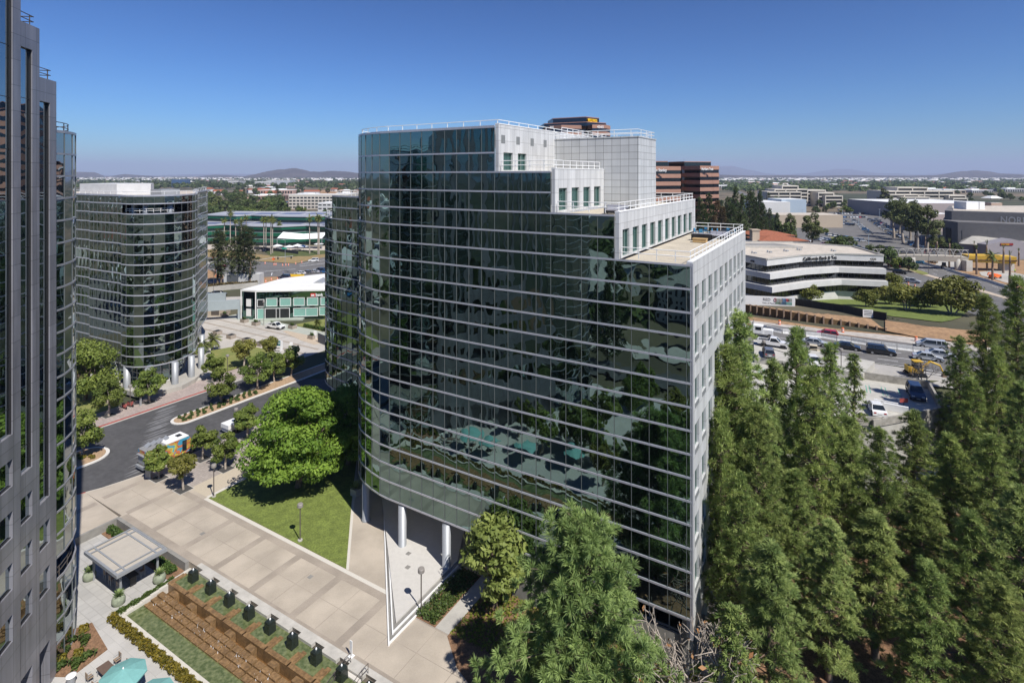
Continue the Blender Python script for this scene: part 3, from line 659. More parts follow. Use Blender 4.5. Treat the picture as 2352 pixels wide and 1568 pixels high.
TRE['bigpine']=tufted('bushy_pine',18.5,13.2,1.5,pine2_m,66,ntuft=5200,nneed=44,nl=.62,nw=.055,peak=.30,whorl=.36,irr=.38,tr_r=.26,droop=.35)
for i in range(3): TRE['street%d'%i]=broadleaf('street_tree',[6.4,7.0,6.2][i],[5.4,5.8,4.6][i],2.1,strt_m,70+i,3400,.27,24,barkp)
TRE['olive']=broadleaf('yellow_tree',6.2,5.0,2.2,olive_m,75,2600,.27,20,barkp)
TRE['dense']=broadleaf('dense_tree',12,11,2.4,dkleaf_m if 0 else strt_m,77,9000,.32,60,bark,multi=3)
TRE['bright']=broadleaf('bright_tree',14.5,15.5,2.2,brite_m,79,30000,.30,110,bark,flat=.42,multi=1,cs=.78)
TRE['mag']=broadleaf('magnolia',9.5,7.2,2.5,leafmat('magnolia_leaves',(.11,.16,.03),(.34,.40,.11),.25),82,4200,.36,42,bark)
TRE['coral0']=broadleaf('coral_tree',6.4,9.5,1.6,leafmat('coral_tree_leaves',(.085,.105,.018),(.21,.21,.045),.2),84,4200,.42,34,barkp,flat=.6,multi=3)
TRE['coral1']=broadleaf('coral_tree',7.2,10.5,1.8,MT['coral_tree_leaves'],85,4600,.42,38,barkp,flat=.6,multi=3)
for i in range(2): TRE['euc%d'%i]=broadleaf('eucalyptus',22,11,8.5,euc_m,90+i,3600,.55,26,barkp,flat=.9)
TRE['euct']=tufted('columnar_pine',21,6.0,3,leafmat('columnar_pine_needles',(.06,.09,.035),(.14,.16,.07),.15),93,ntuft=900,nneed=14,nl=.75,nw=.13,peak=.35,whorl=.9,irr=.5,barkm=bark,topw=.35)
for i in range(3): TRE['con%d'%i]=tufted('dark_conifer',[20,17,23][i],[8.5,8,8][i],.8,dpine_m,95+i,ntuft=1100,nneed=10,nl=.8,nw=.22,peak=.18,whorl=.85,irr=.35)
TRE['rust']=tufted('rusty_conifer',15,8,.8,euc_rust,99,ntuft=900,nneed=10,nl=.8,nw=.22,peak=.2,whorl=.85)
for i in range(5): TRE['far%d'%i]=broadleaf('park_tree',[11,9,13,8,10][i],[11,10,10,9,12][i],1.2,[dkleaf_m,dkleaf_m,euc_m,strt_m,dkleaf_m][i],100+i,1000,.85,18,bark)
TRE['palm']=palmtree('fan_palm',14,110,30,2.1,.22)
TRE['palml']=palmtree('young_palm',2.6,111,34,2.2,.16)
TRE['palmt']=palmtree('transplanted_palm',10,112,18,2.2,.33,tight=True,barkm=steelr)
TRE['palmo']=palmtree('date_palm',9,113,26,2.8,.33,barkm=steelr)
TRE['bare']=baretree('bare_tree',7.5,120,barkp)
def shrubmesh(name,r,h,n,sz,m,seed): 
    rg=np.random.default_rng(seed); cl=[(rg.normal(0,r*.35),rg.normal(0,r*.35),h*rg.uniform(.3,.6),r*rg.uniform(.4,.6)) for _ in range(6)]
    return leafmesh(name,cl,n,sz,m,seed,shell=.2,up=.8)
SHR=[shrubmesh('shrub',.45,.6,170,.16,shrub_m,130+i) for i in range(3)]; SHY=[shrubmesh('shrub_y',.42,.6,170,.15,hedge_m,134+i) for i in range(3)]
SHD=[shrubmesh('island_shrub',.35,.6,120,.17,shrub_m,137+i) for i in range(2)]
def agave(name,seed,n=34,L=.55):
    rg=np.random.default_rng(seed); V=[]
    for i in range(n):
        a=i*2.4; el=.35+1.0*(i/n); d=np.array([math.cos(a)*math.cos(el),math.sin(a)*math.cos(el),math.sin(el)]); s=np.array([-math.sin(a),math.cos(a),0])*.07
        V+=[d*0,d*L*.4+s,d*L,d*L*.4-s]
    return fastmesh(name,np.array(V),np.arange(4*n).reshape(-1,4),leafmat('agave_leaves',(.16,.24,.08),(.30,.36,.14),.1),tint=rg.random(n))
AGV=agave('agave',140)
# ================================================================ ground and plaza
def ax(lo,hi,st0,far,g=1.25):
    a=list(np.arange(lo,hi+.1,st0)); s=st0
    while a[-1]<far: s*=g; a.append(a[-1]+s)
    s=st0
    b=[lo]
    while b[-1]>-far: s*=g; b.append(b[-1]-s)
    return np.array(sorted(b[1:]+a))
gx=ax(-110,250,3.0,38000); gy=ax(-60,260,3.0,38000)
GX,GY=np.meshgrid(gx,gy); GZ=np.vectorize(zt)(GX,GY); nx_,ny_=len(gx),len(gy)
ii=np.arange(nx_*ny_).reshape(ny_,nx_); Fg=np.stack([ii[:-1,:-1],ii[:-1,1:],ii[1:,1:],ii[1:,:-1]],-1).reshape(-1,4)
gm,t,b=newmat('dry_ground'); N=t.nodes; g=N.new('ShaderNodeNewGeometry')
def nz(sc_,det=5):
    n=N.new('ShaderNodeTexNoise'); n.inputs['Scale'].default_value=sc_; n.inputs['Detail'].default_value=det; t.links.new(g.outputs['Position'],n.inputs['Vector']); return n
def ramp(n,p0,c0,p1,c1):
    r=N.new('ShaderNodeValToRGB'); r.color_ramp.elements[0].position=p0; r.color_ramp.elements[1].position=p1; r.color_ramp.elements[0].color=(*c0,1); r.color_ramp.elements[1].color=(*c1,1); t.links.new(n.outputs[0],r.inputs[0]); return r
r1=ramp(nz(.0035,6),.42,(.055,.065,.03),.60,(.20,.155,.10)); r2=ramp(nz(.03,6),.35,(.5,.5,.5),.6,(1,1,1))
mx=N.new('ShaderNodeMix'); mx.data_type='RGBA'; mx.blend_type='MULTIPLY'; mx.inputs['Factor'].default_value=1
t.links.new(r1.outputs[0],mx.inputs['A']); t.links.new(r2.outputs[0],mx.inputs['B']); t.links.new(mx.outputs['Result'],b.inputs['Base Color']); b.inputs['Roughness'].default_value=.95
ground=link('ground',fastmesh('ground',np.stack([GX.ravel(),GY.ravel(),GZ.ravel()],1),Fg,gm,smooth=True)); ground['kind']='structure'
def stp(l): return [tuple(ST(s,t_)[:2]) for s,t_ in l]
def slab(name,poly,z0,z1,m,st=True,top=None):
    """a piece of the setting; st polygons carry the site's own rotated axes"""
    b=MB()
    if st: b.prism([(-s,t_) for s,t_ in poly],z0,z1,0); o=b.build(name,m); o.location=A0; o.rotation_euler=(0,0,RZ)
    else: b.prism(poly,z0,z1,0); o=b.build(name,m)
    o['kind']='structure'; return o
# plaza at z=.0 (top), streets
slab('plaza',[(-3,-13.5),(51.2,-13.5),(67.3,-13.5),(67.3,-13.2),(77.1,-13.2),(76.4,-11.6),(75.9,-9.5),(75.5,-7.6),(75.2,-6),(75.2,60),(20,60),(20,31),(-3,31)],-1.3,-.0,paveb)
slab('plaza',[(67.3,-13.5),(67.3,-34),(79.5,-34),(79.3,-19),(78.2,-15.5),(77.1,-13.2)],-1.3,0,paveb)
slab('street',[(75.2,150),(75.2,-6),(75.5,-7.6),(75.9,-9.5),(76.4,-11.6),(77.1,-13.2),(78.2,-15.5),(79.3,-19),(79.5,-40),(100,-60),(98.1,150)],-1.3,-.11,asph)
slab('street',[(20,60),(75.2,60),(75.2,80),(20,80)],-1.3,-.11,asph)
slab('kerb',[(75.2,60),(75.2,-6),(75.5,-7.6),(75.9,-9.5),(76.4,-11.6),(77.1,-13.2),(77.3,-13.1),(76.6,-11.5),(76.1,-9.4),(75.7,-7.5),(75.4,-5.9),(75.4,60)],-.3,.012,mat('kerb_concrete',(.48,.44,.38),.8,.1,2))
slab('kerb',[(77.1,-13.2),(78.2,-15.5),(79.3,-19),(79.5,-34),(79.7,-34),(79.5,-19),(78.4,-15.5),(77.3,-13.1)],-.3,.012,redp)
slab('red_kerb',[(98.1,-30),(98.35,-30),(98.35,17.5),(98.1,17.5)],-.3,.02,redp)
slab('gutter',[(97.6,-30),(98.1,-30),(98.1,60),(97.6,60)],-.2,-.104,conc)
slab('pavement',[(98.35,-30),(104.6,-30),(104.6,37),(98.35,37)],-1,.0,pavep)
slab('pavement',[(98.1,17.5),(98.35,17.5),(98.35,37),(98.1,37)],-1,.004,conc)
slab('step',[(104.6,8),(105.0,8),(105.0,37),(104.6,37)],-1,.16,conc); slab('pavement',[(105.0,8),(112.5,8),(112.5,37),(105.0,37)],-1,.3,conc)
slab('lawn',[(104.6,22),(104.6,37.5),(118,37.5),(124,22)],-1,.35,grassd)
slab('planting_bed',[(104.6,-30),(130,-30),(130,-3),(120,4),(109,4.),(104.6,3)],-1,.02,grassd)
# main paving pattern: dark bands across and along, thin light joints
for s_ in (28.8,35.2,41.7,48.05,54.4,60.8,67.3,73.6): 
    slab('paving_band',[(s_-.45,-12.6),(s_+.45,-12.6),(s_+.45,-6.75),(s_-.45,-6.75)],-.2,.006,paved)
slab('paving_band',[(-3,-13.5),(67,-13.5),(67,-12.6),(-3,-12.6)],-.2,.008,paved)
slab('paving_band',[(-3,-6.75),(74,-6.75),(74,-5.9),(-3,-5.9)],-.2,.008,paved)
slab('paving_band',[(72.5,-30),(73.5,-30),(73.5,-13.6),(72.5,-13.6)],-.2,.006,paved); slab('paving_band',[(67.5,-18.5),(79,-18.5),(79,-17.6),(67.5,-17.6)],-.2,.007,paved)
for s_ in (32,38.5,44.9,51.2,57.6,64,70.4,25.5,22,18):
    slab('joint',[(s_-.03,-12.6),(s_+.03,-12.6),(s_+.03,-6.75),(s_-.03,-6.75)],-.1,.003,paved)
slab('joint',[(-3,-9.7),(72.5,-9.7),(72.5,-9.64),(-3,-9.64)],-.1,.0035,paved)
slab('light_strip',[(-2,-5.9),(61.8,-5.9),(61.8,-5.45),(-2,-5.45)],-.2,.012,pavel)
slab('lawn',[(35.6,-5.4),(61.5,-5.4),(61.5,17),(57,17),(54.1,13.9),(43.8,3.0)],-1,.05,grass)
slab('light_strip',[(35.2,-5.4),(35.6,-5.4),(57.3,17),(56.8,17)],-.2,.014,pavel)
slab('light_strip',[(61.6,-5.4),(62.1,-5.4),(62.1,40),(61.6,40)],-.2,.012,pavel)
slab('pavement',[(62.2,-5.4),(66.0,-5.4),(66.0,40),(62.2,40)],-.2,.010,mat('tan_paving',(.46,.40,.31),.8,.07,4))
slab('pavement',[(66.0,-5.9),(75.2,-5.9),(75.2,40),(66.0,40)],-.2,.011,tilemat('grey_pavers',(.37,.325,.29),(.27,.235,.21),.6,.3,.02,.8,var=.10,mode='floor',offset=.5))
# entrance platform with two white nosed steps
p3_=[(25.6,-8.4),(25.6,1.4),(29,8),(42,14),(46,10.3)]
tip=lambda e:[(25.6-e,-8.4-e*2.2),(25.6-e,1.4),(27,9),(42,15),(47,11.5+e*.4)]
slab('step',tip(.9),-.5,.14,concd); slab('step_nosing',[(25.6-.93,-8.4-.93*2.2),(25.6-.93,1.0),(25.6-.80,1.0),(25.6-.8,-8.4-.8*2.1)],.0,.155,white); 
slab('step',tip(.45),-.5,.28,concd); slab('step_nosing',[(25.6-.48,-8.4-.48*2.2),(25.6-.48,1.0),(25.6-.36,1.0),(25.6-.36,-8.4-.36*2.1)],.0,.295,white)
slab('platform',p3_,-.5,.42,mat('platform_stone',(.54,.52,.485),.5,.05,2))
def diag(e,w_): # 45 degree nosing along the far edge
    a=(25.6-e,-8.4-e*2.2); L=23; q=(a[0]+L*.7071,a[1]+L*.7071); o=w_*.7071; return [a,q,(q[0]-o,q[1]+o),(a[0]-o,a[1]+o)]
slab('step_nosing',diag(.93,.13),.0,.157,white); slab('step_nosing',diag(.48,.13),.0,.297,white)
slab('pavement',[(26,2),(42,14),(60,30),(60,45),(-1,45),(-1,1.6),(26,1.6)],-.8,.02,mat('lobby_floor',(.40,.37,.33),.5,.06,2))
# planting triangle, path and ground cover by the facade
slab('path',[(20.7,-6.6),(22.3,-6.6),(22.3,2),(20.7,2)],-.3,.03,conc)
def cover(name,poly,n,m,seed,z=.05,sz=.16,hh=.35,label=None):
    rg=np.random.default_rng(seed); P=np.array(poly); lo,hi=P.min(0),P.max(0); pts=[]
    def inside(x,y):
        c=False; j=len(poly)-1
        for i in range(len(poly)):
            xi,yi=poly[i]; xj,yj=poly[j]
            if (yi>y)!=(yj>y) and x<(xj-xi)*(y-yi)/(yj-yi)+xi: c=not c
            j=i
        return c
    while len(pts)<n:
        x,y=rg.uniform(lo[0],hi[0]),rg.uniform(lo[1],hi[1])
        if inside(x,y): q=ST(x,y); hz=.5+.5*math.sin(x*1.7+math.sin(y*2.1)*1.5)*math.cos(y*1.3); pts.append((q.x,q.y,z+rg.uniform(.02,hh)*(.4+.6*hz)))
    C=np.array(pts); Nn=unit(n,rg)*.8+np.array([0,0,1.]); Nn/=np.linalg.norm(Nn,axis=1)[:,None]
    V,F=quads(C,Nn,sz,rg); o=link(name,fastmesh(name,V,F,m,tint=rg.random(n))); o['kind']='stuff'; o['label']=label or name; return o
slab('planting_bed',[(22.3,-6.6),(24.9,-6.6),(24.9,1.2),(22.3,1.2)],-.3,.06,mulch)
cover('ground_cover',[(22.35,-6.5),(24.8,-6.5),(24.8,1.),(22.35,1.)],2600,shrub_m,201,hh=.7,sz=.17,label='low dark green shrubs filling the bed between steps and path')
slab('planting_bed',[(-2,-6.6),(20.7,-6.6),(20.7,1.2),(-2,1.2)],-.5,.04,mulch)
cover('ground_cover',[(-2,-6.5),(20.6,-6.5),(20.6,1.),(-2,1.)],9000,gcov_m,202,hh=.3,sz=.17,label='yellow green ground cover at the foot of the glass facade')
rgd=np.random.default_rng(5)
# lower terrace, one metre down
LZ=-.9
slab('lower_terrace',[(67.3,-13.5),(50.6,-13.5),(50.6,-34),(67.3,-34)],-1.3,LZ,pavegr)
slab('lower_terrace',[(50.6,-20.9),(50.6,-60),(-3,-60),(-3,-20.9)],-1.3,LZ,tilemat('lower_paving',(.48,.465,.44),(.38,.37,.35),1.6,.8,.015,.7,var=.04,mode='floor',offset=.5))
slab('retaining_wall',[(67.3,-13.5),(67.3,-13.9),(51.6,-13.9),(51.6,-13.5)],-1.3,.05,concd)
slab('retaining_wall',[(67.3,-13.9),(67.3,-34),(67.0,-34),(67.0,-13.9)],-1.3,.05,concd)
slab('planting_bed',[(66.9,-13.95),(51.7,-13.95),(51.7,-15.6),(66.9,-15.6)],-1.2,LZ+.08,mulch)
def hedge_row(name,label,poly,n,m,seed,h,sz=.15,z=LZ):
    rg=np.random.default_rng(seed); P=Path(poly); C=[]
    for i in range(n):
        d=rg.uniform(0,P.L); a,dr=P.at(d); o=Vector((-dr.y,dr.x,0)); wv=.42+.10*math.sin(d*5.1); u=rg.uniform(-1,1); hh=(h+.08*math.sin(d*5.1+1))*math.sqrt(max(0,1-u*u*.75)); 
        q=a+o*(u*wv); C.append((q.x,q.y,z+hh*rg.uniform(.5,1.05)))
    C=np.array(C); Nn=unit(n,rg)*.9+np.array([0,0,.8]); Nn/=np.linalg.norm(Nn,axis=1)[:,None]; V,F=quads(C,Nn,sz,rg)
    o=link(name,fastmesh(name,V,F,m,tint=rg.random(n))); return tag(o,label,'hedge')
hp=[ST(51.0,-15.4),ST(51.0,-20.9)]
hedge_row('hedge','dark green hedge running from the pavilion corner along the side of the fountain',[p[:2] for p in hp],2600,shrub_m,210,.55)
hedge_row('hedge','low yellow brown hedge along the lower edge of the fountain pool',[ST(51.2,-21.3)[:2],ST(14,-21.3)[:2]],11000,hedge_m,211,.6)
hedge_row('hedge','dark green hedge in the bed behind the pavilion',[ST(66.5,-14.8)[:2],ST(52.2,-14.8)[:2]],5200,shrub_m,212,.8,.17)
slab('planting_bed',[(52.3,-22.5),(47.5,-23.2),(47.0,-26.2),(52.0,-29),(54,-26)],-1.2,LZ+.05,mulch)
for i,(s_,t_) in enumerate([(51.8,-23.4),(51.2,-24.6),(50.4,-25.5),(49.6,-26.0),(48.8,-26.3),(50.2,-24.0),(49.0,-24.9),(48.0,-24.6),(47.9,-25.6),(50.9,-26.6)]):
    o=link('shrub',(SHR if i%3 else SHY)[i%3]); o.location=ST(s_,t_,LZ); o.scale=(1.3,)*3; tag(o,['dark green','yellow green','bushy dark'][i%3]+' shrub in the planting bed at the foot of the granite tower','shrub','shrubs at the foot of the granite tower')
    o['label']=['dark rounded','yellow green','bushy dark'][i%3]+' shrub in the tower bed, '+['first','second','third','fourth','fifth','sixth','seventh','eighth','ninth','tenth'][i]+' from the pavilion end'
# ---------------------------------------------------------------- fountain
fo=thing('fountain','stepped brown fountain with green water basins and a row of black pillars in the plaza','fountain',A0,RZ)
bst=mat('brown_fountain_stone',(.26,.16,.075),.35,.28,1.3,sc2=(5,.4)); bst2=mat('brown_wet_stone',(.20,.105,.04),.18,.3,1.5,sc2=(4,.4))
wm,t,b=newmat('green_water'); b.inputs['Base Color'].default_value=(.05,.14,.06,1); b.inputs['Roughness'].default_value=.06; b.inputs['Specular IOR Level'].default_value=.6
N=t.nodes; n1=N.new('ShaderNodeTexNoise'); n1.inputs['Scale'].default_value=3.; n1.inputs['Detail'].default_value=4; g=N.new('ShaderNodeNewGeometry'); t.links.new(g.outputs['Position'],n1.inputs['Vector'])
bp=N.new('ShaderNodeBump'); bp.inputs['Strength'].default_value=.6; bp.inputs['Distance'].default_value=.06; t.links.new(n1.outputs[0],bp.inputs['Height']); t.links.new(bp.outputs[0],b.inputs['Normal'])
r=N.new('ShaderNodeValToRGB'); r.color_ramp.elements[0].position=.35; r.color_ramp.elements[0].color=(.075,.10,.035,1); r.color_ramp.elements[1].position=.7; r.color_ramp.elements[1].color=(.19,.21,.10,1); t.links.new(n1.outputs[0],r.inputs[0]); t.links.new(r.outputs[0],b.inputs['Base Color'])
def fst(m,s0,s1,t0,t1,z0,z1,k=0): m.bx(-s0,-s1,t0,t1,z0,z1,k)
S0,S1=50.6,13.0
b=MB(); fst(b,S0,S1,-20.5,-13.5,-1.35,-1.2); b.build('basin_floor',bst2,fo)
b=MB(); fst(b,S0,S1,-20.9,-20.5,-1.3,-.6); fst(b,S0,S0+.35,-20.9,-13.9,-1.3,-.55); 
for k in range(8): fst(b,S0-.02+.0,S0-.35-.0,-20.5+.0+k*.82,-20.5+(k+1)*.82,-1.1,-.58+k*.07)
b.build('basin_rim',mat('rim_stone',(.55,.52,.46),.7,.08,3),fo)
b=MB(); fst(b,S0-.35,S1,-20.5,-18.6,-1.2,-.80); b.build('lower_pool',wm,fo)
cop=MB(); npil=12
for k in range(npil):
    c=48.5-3.22*k
    # coping: stepped stone edge of the plaza
    fst(cop,c+1.61,c+.35,-13.5-.0,-12.95,-.3,.035); fst(cop,c+.35,c-1.61,-13.95,-12.95,-.3,.037)
    up=MB(); fst(up,c+1.6,c-1.6,-15.9,-13.5 if False else -13.95,-.8,-.22); up.build('upper_basin',wm,fo)
    wl=MB(); fst(wl,c+1.9,c+1.45,-16.4,-14.6,-1.2,-.12); fst(wl,c+1.45,c-1.45,-16.4,-15.95,-1.2,-.12); fst(wl,c-1.0,c-1.45,-15.95,-14.9,-1.2,-.121); wl.build('basin_wall',bst,fo)
    stp_=MB()
    for j in range(4):
        for i2 in range(3):
            a=c+1.5-i2*1.04; z=-.30-.115*j+ (0 if i2!=1 else .02)
            if j==0 and i2!=1: continue
            fst(stp_,a,a-.94,-16.45-.62*j-.58,-16.45-.62*j,-1.2,z)
    stp_.build('cascade_steps',bst,fo)
    pl=thing('fountain_pillar','x','pillar',ST(c,-14.75,-.35),RZ,'black pillars along the fountain')
    pl['label']='black stone water pillar, '+['first','second','third','fourth','fifth','sixth','seventh','eighth','ninth','tenth','eleventh','twelfth'][k]+' in the row from the pavilion end'
    m=MB(); m.box(0,0,0,.78,.78,1.15,0,0,.9); m.build('shaft',mat('black_granite',(.02,.026,.022),.12,.3,6),pl)
    m=MB(); m.box(0,0,1.15,.70,.70,.10,0,0,.75); m.build('cap',MT['black_granite'],pl)
    m=MB(); m.lathe([(.07,1.25),(.09,1.33),(.03,1.45)],0,0,6); m.build('water_spout',mat('foam',(.8,.82,.84),.3,.05,9),pl,True)
    sp=MB()
    for j in (1,2):
        for q in range(7): x,y=c+rgd.uniform(-.8,.8),-16.9-.62*j+rgd.uniform(-.3,.3); sp.tube((-x,y,-.5-.1*j),(-x+rgd.normal(0,.05),y+rgd.normal(0,.05),-.28-.1*j),.035,.01,4)
    sp.build('water_jet',MT['foam'],fo)
cop.build('coping',mat('coping_stone',(.47,.45,.41),.6,.14,1.2),fo)
# stairs right of the visible pillars
bxp=thing('planter_box','tan box planter with a strelitzia like plant by the column at the lawn tip','planter',ST(45.2,5.2,.02),RZ); b=MB(); b.box(0,0,0,1.1,1.1,.9); b.build('box',conc,bxp); o=link('plant',AGV,bxp); o.location=(0,0,.85); o.scale=(2.2,2.2,2.0)
for s_,t_ in ((31.0,-.5),(29.6,-2.2),(55,-10),(38,-8.2)): slab('drain_cover',[(s_-.25,t_-.25),(s_+.25,t_-.25),(s_+.25,t_+.25),(s_-.25,t_+.25)],-.1,.43 if s_<32 else .009,concd)
stq_=thing('plaza_stairs','pale stone stairs with dark handrails beside the end of the fountain','stairs',A0,RZ)
# hand rails
def hrail(s_,lab):
    r=thing('handrail',lab,'handrail',A0,RZ,'handrails beside the fountain'); b=MB()
    for zz in (.9,.45): b.path([(-s_,-13.4,zz),(-s_,-14.1,zz),(-s_,-17.5,zz-1.0),(-s_,-18.2,zz-1.0)],.03)
    b.build('rail',bronze,r)
    for (t_,z_) in ((-13.4,0),(-14.1,0),(-15.2,-.3),(-16.4,-.65),(-17.5,-.95),(-18.2,-.95)): q=MB(); q.tube((-s_,t_,z_-.2),(-s_,t_,z_+.92),.025); q.build('post',bronze,r)
# the stair block interrupts the fountain at s 24.3..26.2
b=MB()
for k in range(6): fst(b,26.2,24.3,-14.0-.35*k-.35,-14.0-.35*k,-1.3,.045-.16*(k+1)+.0)
fst(b,26.2,24.3,-20.5,-16.1,-1.3,-.89); b.build('stair_flight',mat('stair_stone',(.60,.57,.52),.6,.06,2),stq_)
hrail(26.3,'dark metal handrail on the fountain side of the plaza stairs'); hrail(24.2,'dark metal handrail on the far side of the plaza stairs')
# ---------------------------------------------------------------- pavilion
pv=thing('pavilion','small grey open pavilion with a flat glass roof on four posts beside the fountain','pavilion',ST(55.9,-17.9,LZ),RZ)
b=MB(); b.bx(-3.5,3.5,-2.35,2.35,3.05,3.12); b.build('roof_panel',mat('frosted_glass_roof',(.46,.42,.36),.35,.05,1.5),pv)
b=MB()
for y in (-2.35,2.2,-1.6,1.45): b.bx(-3.55,3.55,y,y+.15,3.125,3.2)
for x in (-3.5,3.35,-2.7,2.55): b.bx(x,x+.15,-2.35,2.35,3.205,3.26)
b.bx(-3.6,3.6,-2.45,-2.36,2.9,3.22); b.bx(-3.6,3.6,2.36,2.45,2.9,3.22); b.bx(-3.6,-3.51,-2.36,2.36,2.9,3.22); b.bx(3.51,3.6,-2.36,2.36,2.9,3.22)
b.build('roof_frame',alu,pv)
for x in (-2.9,2.9):
    for y in (-1.8,1.8): b=MB(); b.box(x,y,0,.18,.18,3.05); b.build('post',alu,pv)
bar=thing('bar_table','long dark bar table standing in the middle of the pavilion','table',ST(55.9,-17.9,LZ),RZ)
b=MB(); b.bx(-1.9,1.9,-.45,.45,1.0,1.07); b.build('table_top',black,bar)
for x in (-1.6,1.6): b=MB(); b.box(x,0,0,.12,.6,1.0); b.build('leg',black,bar)
def stool(loc,rz,lab):
    r=thing('bar_stool',lab,'stool',loc,rz,'bar stools under the pavilion'); 
    b=MB(); b.box(0,0,.72,.42,.40,.05); b.build('seat',mat('brown_slats',(.22,.15,.11),.6,.1,6),r)
    b=MB(); b.box(0,.2,.8,.42,.04,.38); b.build('backrest',MT['brown_slats'],r)
    for x in (-.2,.2):
        for y in (-.19,.2): b=MB(); b.box(x,y,0,.04,.04,.72 if y<0 else 1.2); b.build('leg',alu,r)
    b=MB(); b.box(0,-.19,.28,.4,.03,.03); b.build('foot_rest',alu,r); return r
st0=stool(ST(54.6,-19.1,LZ),RZ+PI,'bar stool with brown slats at the pavilion corner next to the round planter')
for (s_,t_,a,l) in [(56.2,-19.1,PI,'bar stool on the lower side of the pavilion table, in its middle'),(57.6,-19.0,PI,'bar stool on the lower side of the pavilion table, near the tower'),(54.8,-16.8,0,'bar stool on the plaza side of the pavilion table, near the fountain'),(56.8,-16.8,0,'bar stool on the plaza side of the pavilion table, near the tower')]: dup(st0,ST(s_,t_,LZ),RZ+a,l)
def rplanter(loc,lab):
    r=thing('round_planter',lab,'planter',loc,0,'round planters around the pavilion'); b=MB(); b.lathe([(.46,0),(.60,.25),(.62,.55),(.50,.85),(.42,.86)],0,0,18); b.build('pot',mat('mossy_concrete',(.24,.27,.19),.8,.3,3,obj=True),r,True)
    o=link('agave',AGV,r); o.location=(0,0,.85); o.scale=(1.35,)*3; return r
p0=rplanter(ST(52.7,-20.0,LZ),'round mossy planter with a spiky agave at the fountain corner of the pavilion')
dup(p0,ST(59.3,-19.9,LZ),1,'round mossy planter with a spiky agave at the tower corner of the pavilion'); dup(p0,ST(52.4,-16.2,LZ),2,'round mossy planter with a spiky agave between pavilion and dark hedge')
# ---------------------------------------------------------------- umbrellas, tables
teal=mat('teal_canvas',(.17,.38,.365),.8,.06,2)
def parasol(loc,lab,r_=1.75):
    r=thing('parasol',lab,'parasol',loc,.3,'teal parasols over the terrace tables'); b=MB(); n=8; V=[(0,0,2.75)]
    for k,(rr,z) in enumerate(((.9,2.52),(r_,2.22),(r_,2.12))):
        for i in range(n): a=2*PI*i/n; V.append((rr*math.cos(a),rr*math.sin(a),z))
    b.v=V; 
    for i in range(n):
        j=(i+1)%n; b.f.append((0,1+i,1+j)); b.m.append(0)
        for k in range(2): b.f.append((1+k*n+i,1+(k+1)*n+i,1+(k+1)*n+j,1+k*n+j)); b.m.append(0)
    b.build('canopy',teal,r)
    b=MB(); b.tube((0,0,0),(0,0,2.8),.03); b.build('pole',alu,r)
    b=MB(); b.lathe([(.32,0),(.3,.08),(.06,.14)],0,0,14); b.build('base',alu,r)
    b=MB(); b.lathe([(.05,2.72),(.07,2.8),(.02,2.9)],0,0,8); b.build('finial',white,r)
    return r
u0=parasol(ST(40.6,-25.0,LZ),'open teal parasol closest to the granite tower'); dup(u0,ST(36.6,-24.8,LZ),.5,'open teal parasol beside the yellow hedge, cut by the lower picture edge')
tabm=mat('dark_slats',(.13,.09,.07),.6,.1,5)
def ptable(loc,rz,lab):
    r=thing('patio_table',lab,'table',loc,rz,'patio tables on the lower terrace'); b=MB(); b.box(0,0,.70,1.6,.95,.05); b.build('table_top',tabm,r)
    for x in (-.7,.7):
        for y in (-.4,.4): b=MB(); b.box(x,y,0,.06,.06,.7); b.build('leg',alu,r)
    return r
pt=ptable(ST(44.4,-24.6,LZ),RZ,'dark slatted patio table without parasol beside the tower planting'); dup(pt,ST(40.7,-25.4,LZ),RZ,'dark patio table shaded by the teal parasol closest to the tower'); dup(pt,ST(36.6,-25.2,LZ),RZ,'dark patio table shaded by the second teal parasol')
pc=chr_(ST(45.0,-23.5,LZ),RZ,'patio chair on the fountain side of the bare table, near the tower',mat('brown_slats2',(.27,.20,.14),.6,.1,5),alu,'patio chairs on the lower terrace')
for (s_,t_,a,l) in [(43.6,-23.5,0,'patio chair on the fountain side of the bare table, near the parasol'),(45.1,-25.6,PI,'patio chair on the outer side of the bare table'),(43.7,-25.7,PI,'patio chair on the outer side of the bare table, near the parasol'),(39.6,-24.0,-.4,'patio chair at the edge of the first parasol, on the fountain side'),(39.0,-25.4,-1.6,'patio chair between the two parasols'),(41.5,-27.2,PI,'patio chair on the outer side of the first parasol')]: dup(pc,ST(s_,t_,LZ),RZ+a,l)
tr_=thing('litter_bin','grey metal litter bin with open rim at the foot of the granite tower','litter bin',ST(46.0,-26.6,LZ)); b=MB(); b.lathe([(.28,0),(.33,.75),(.36,.86),(.38,.9)],0,0,18); b.build('body',alu,tr_,True); b=MB(); b.lathe([(.39,.9),(.40,.95),(.30,.97)],0,0,18); b.build('rim',white,tr_,True)
# white sign post on the plaza
sg_=thing('sign_post','slim white sign post with a flat foot standing on the plaza beside the fountain','sign post',ST(26.8,-12.9,0),RZ); b=MB(); b.box(0,0,.03,.28,.06,1.35); b.build('panel',white,sg_); b=MB(); b.box(0,0,0,.55,.45,.04); b.build('foot',white,sg_)
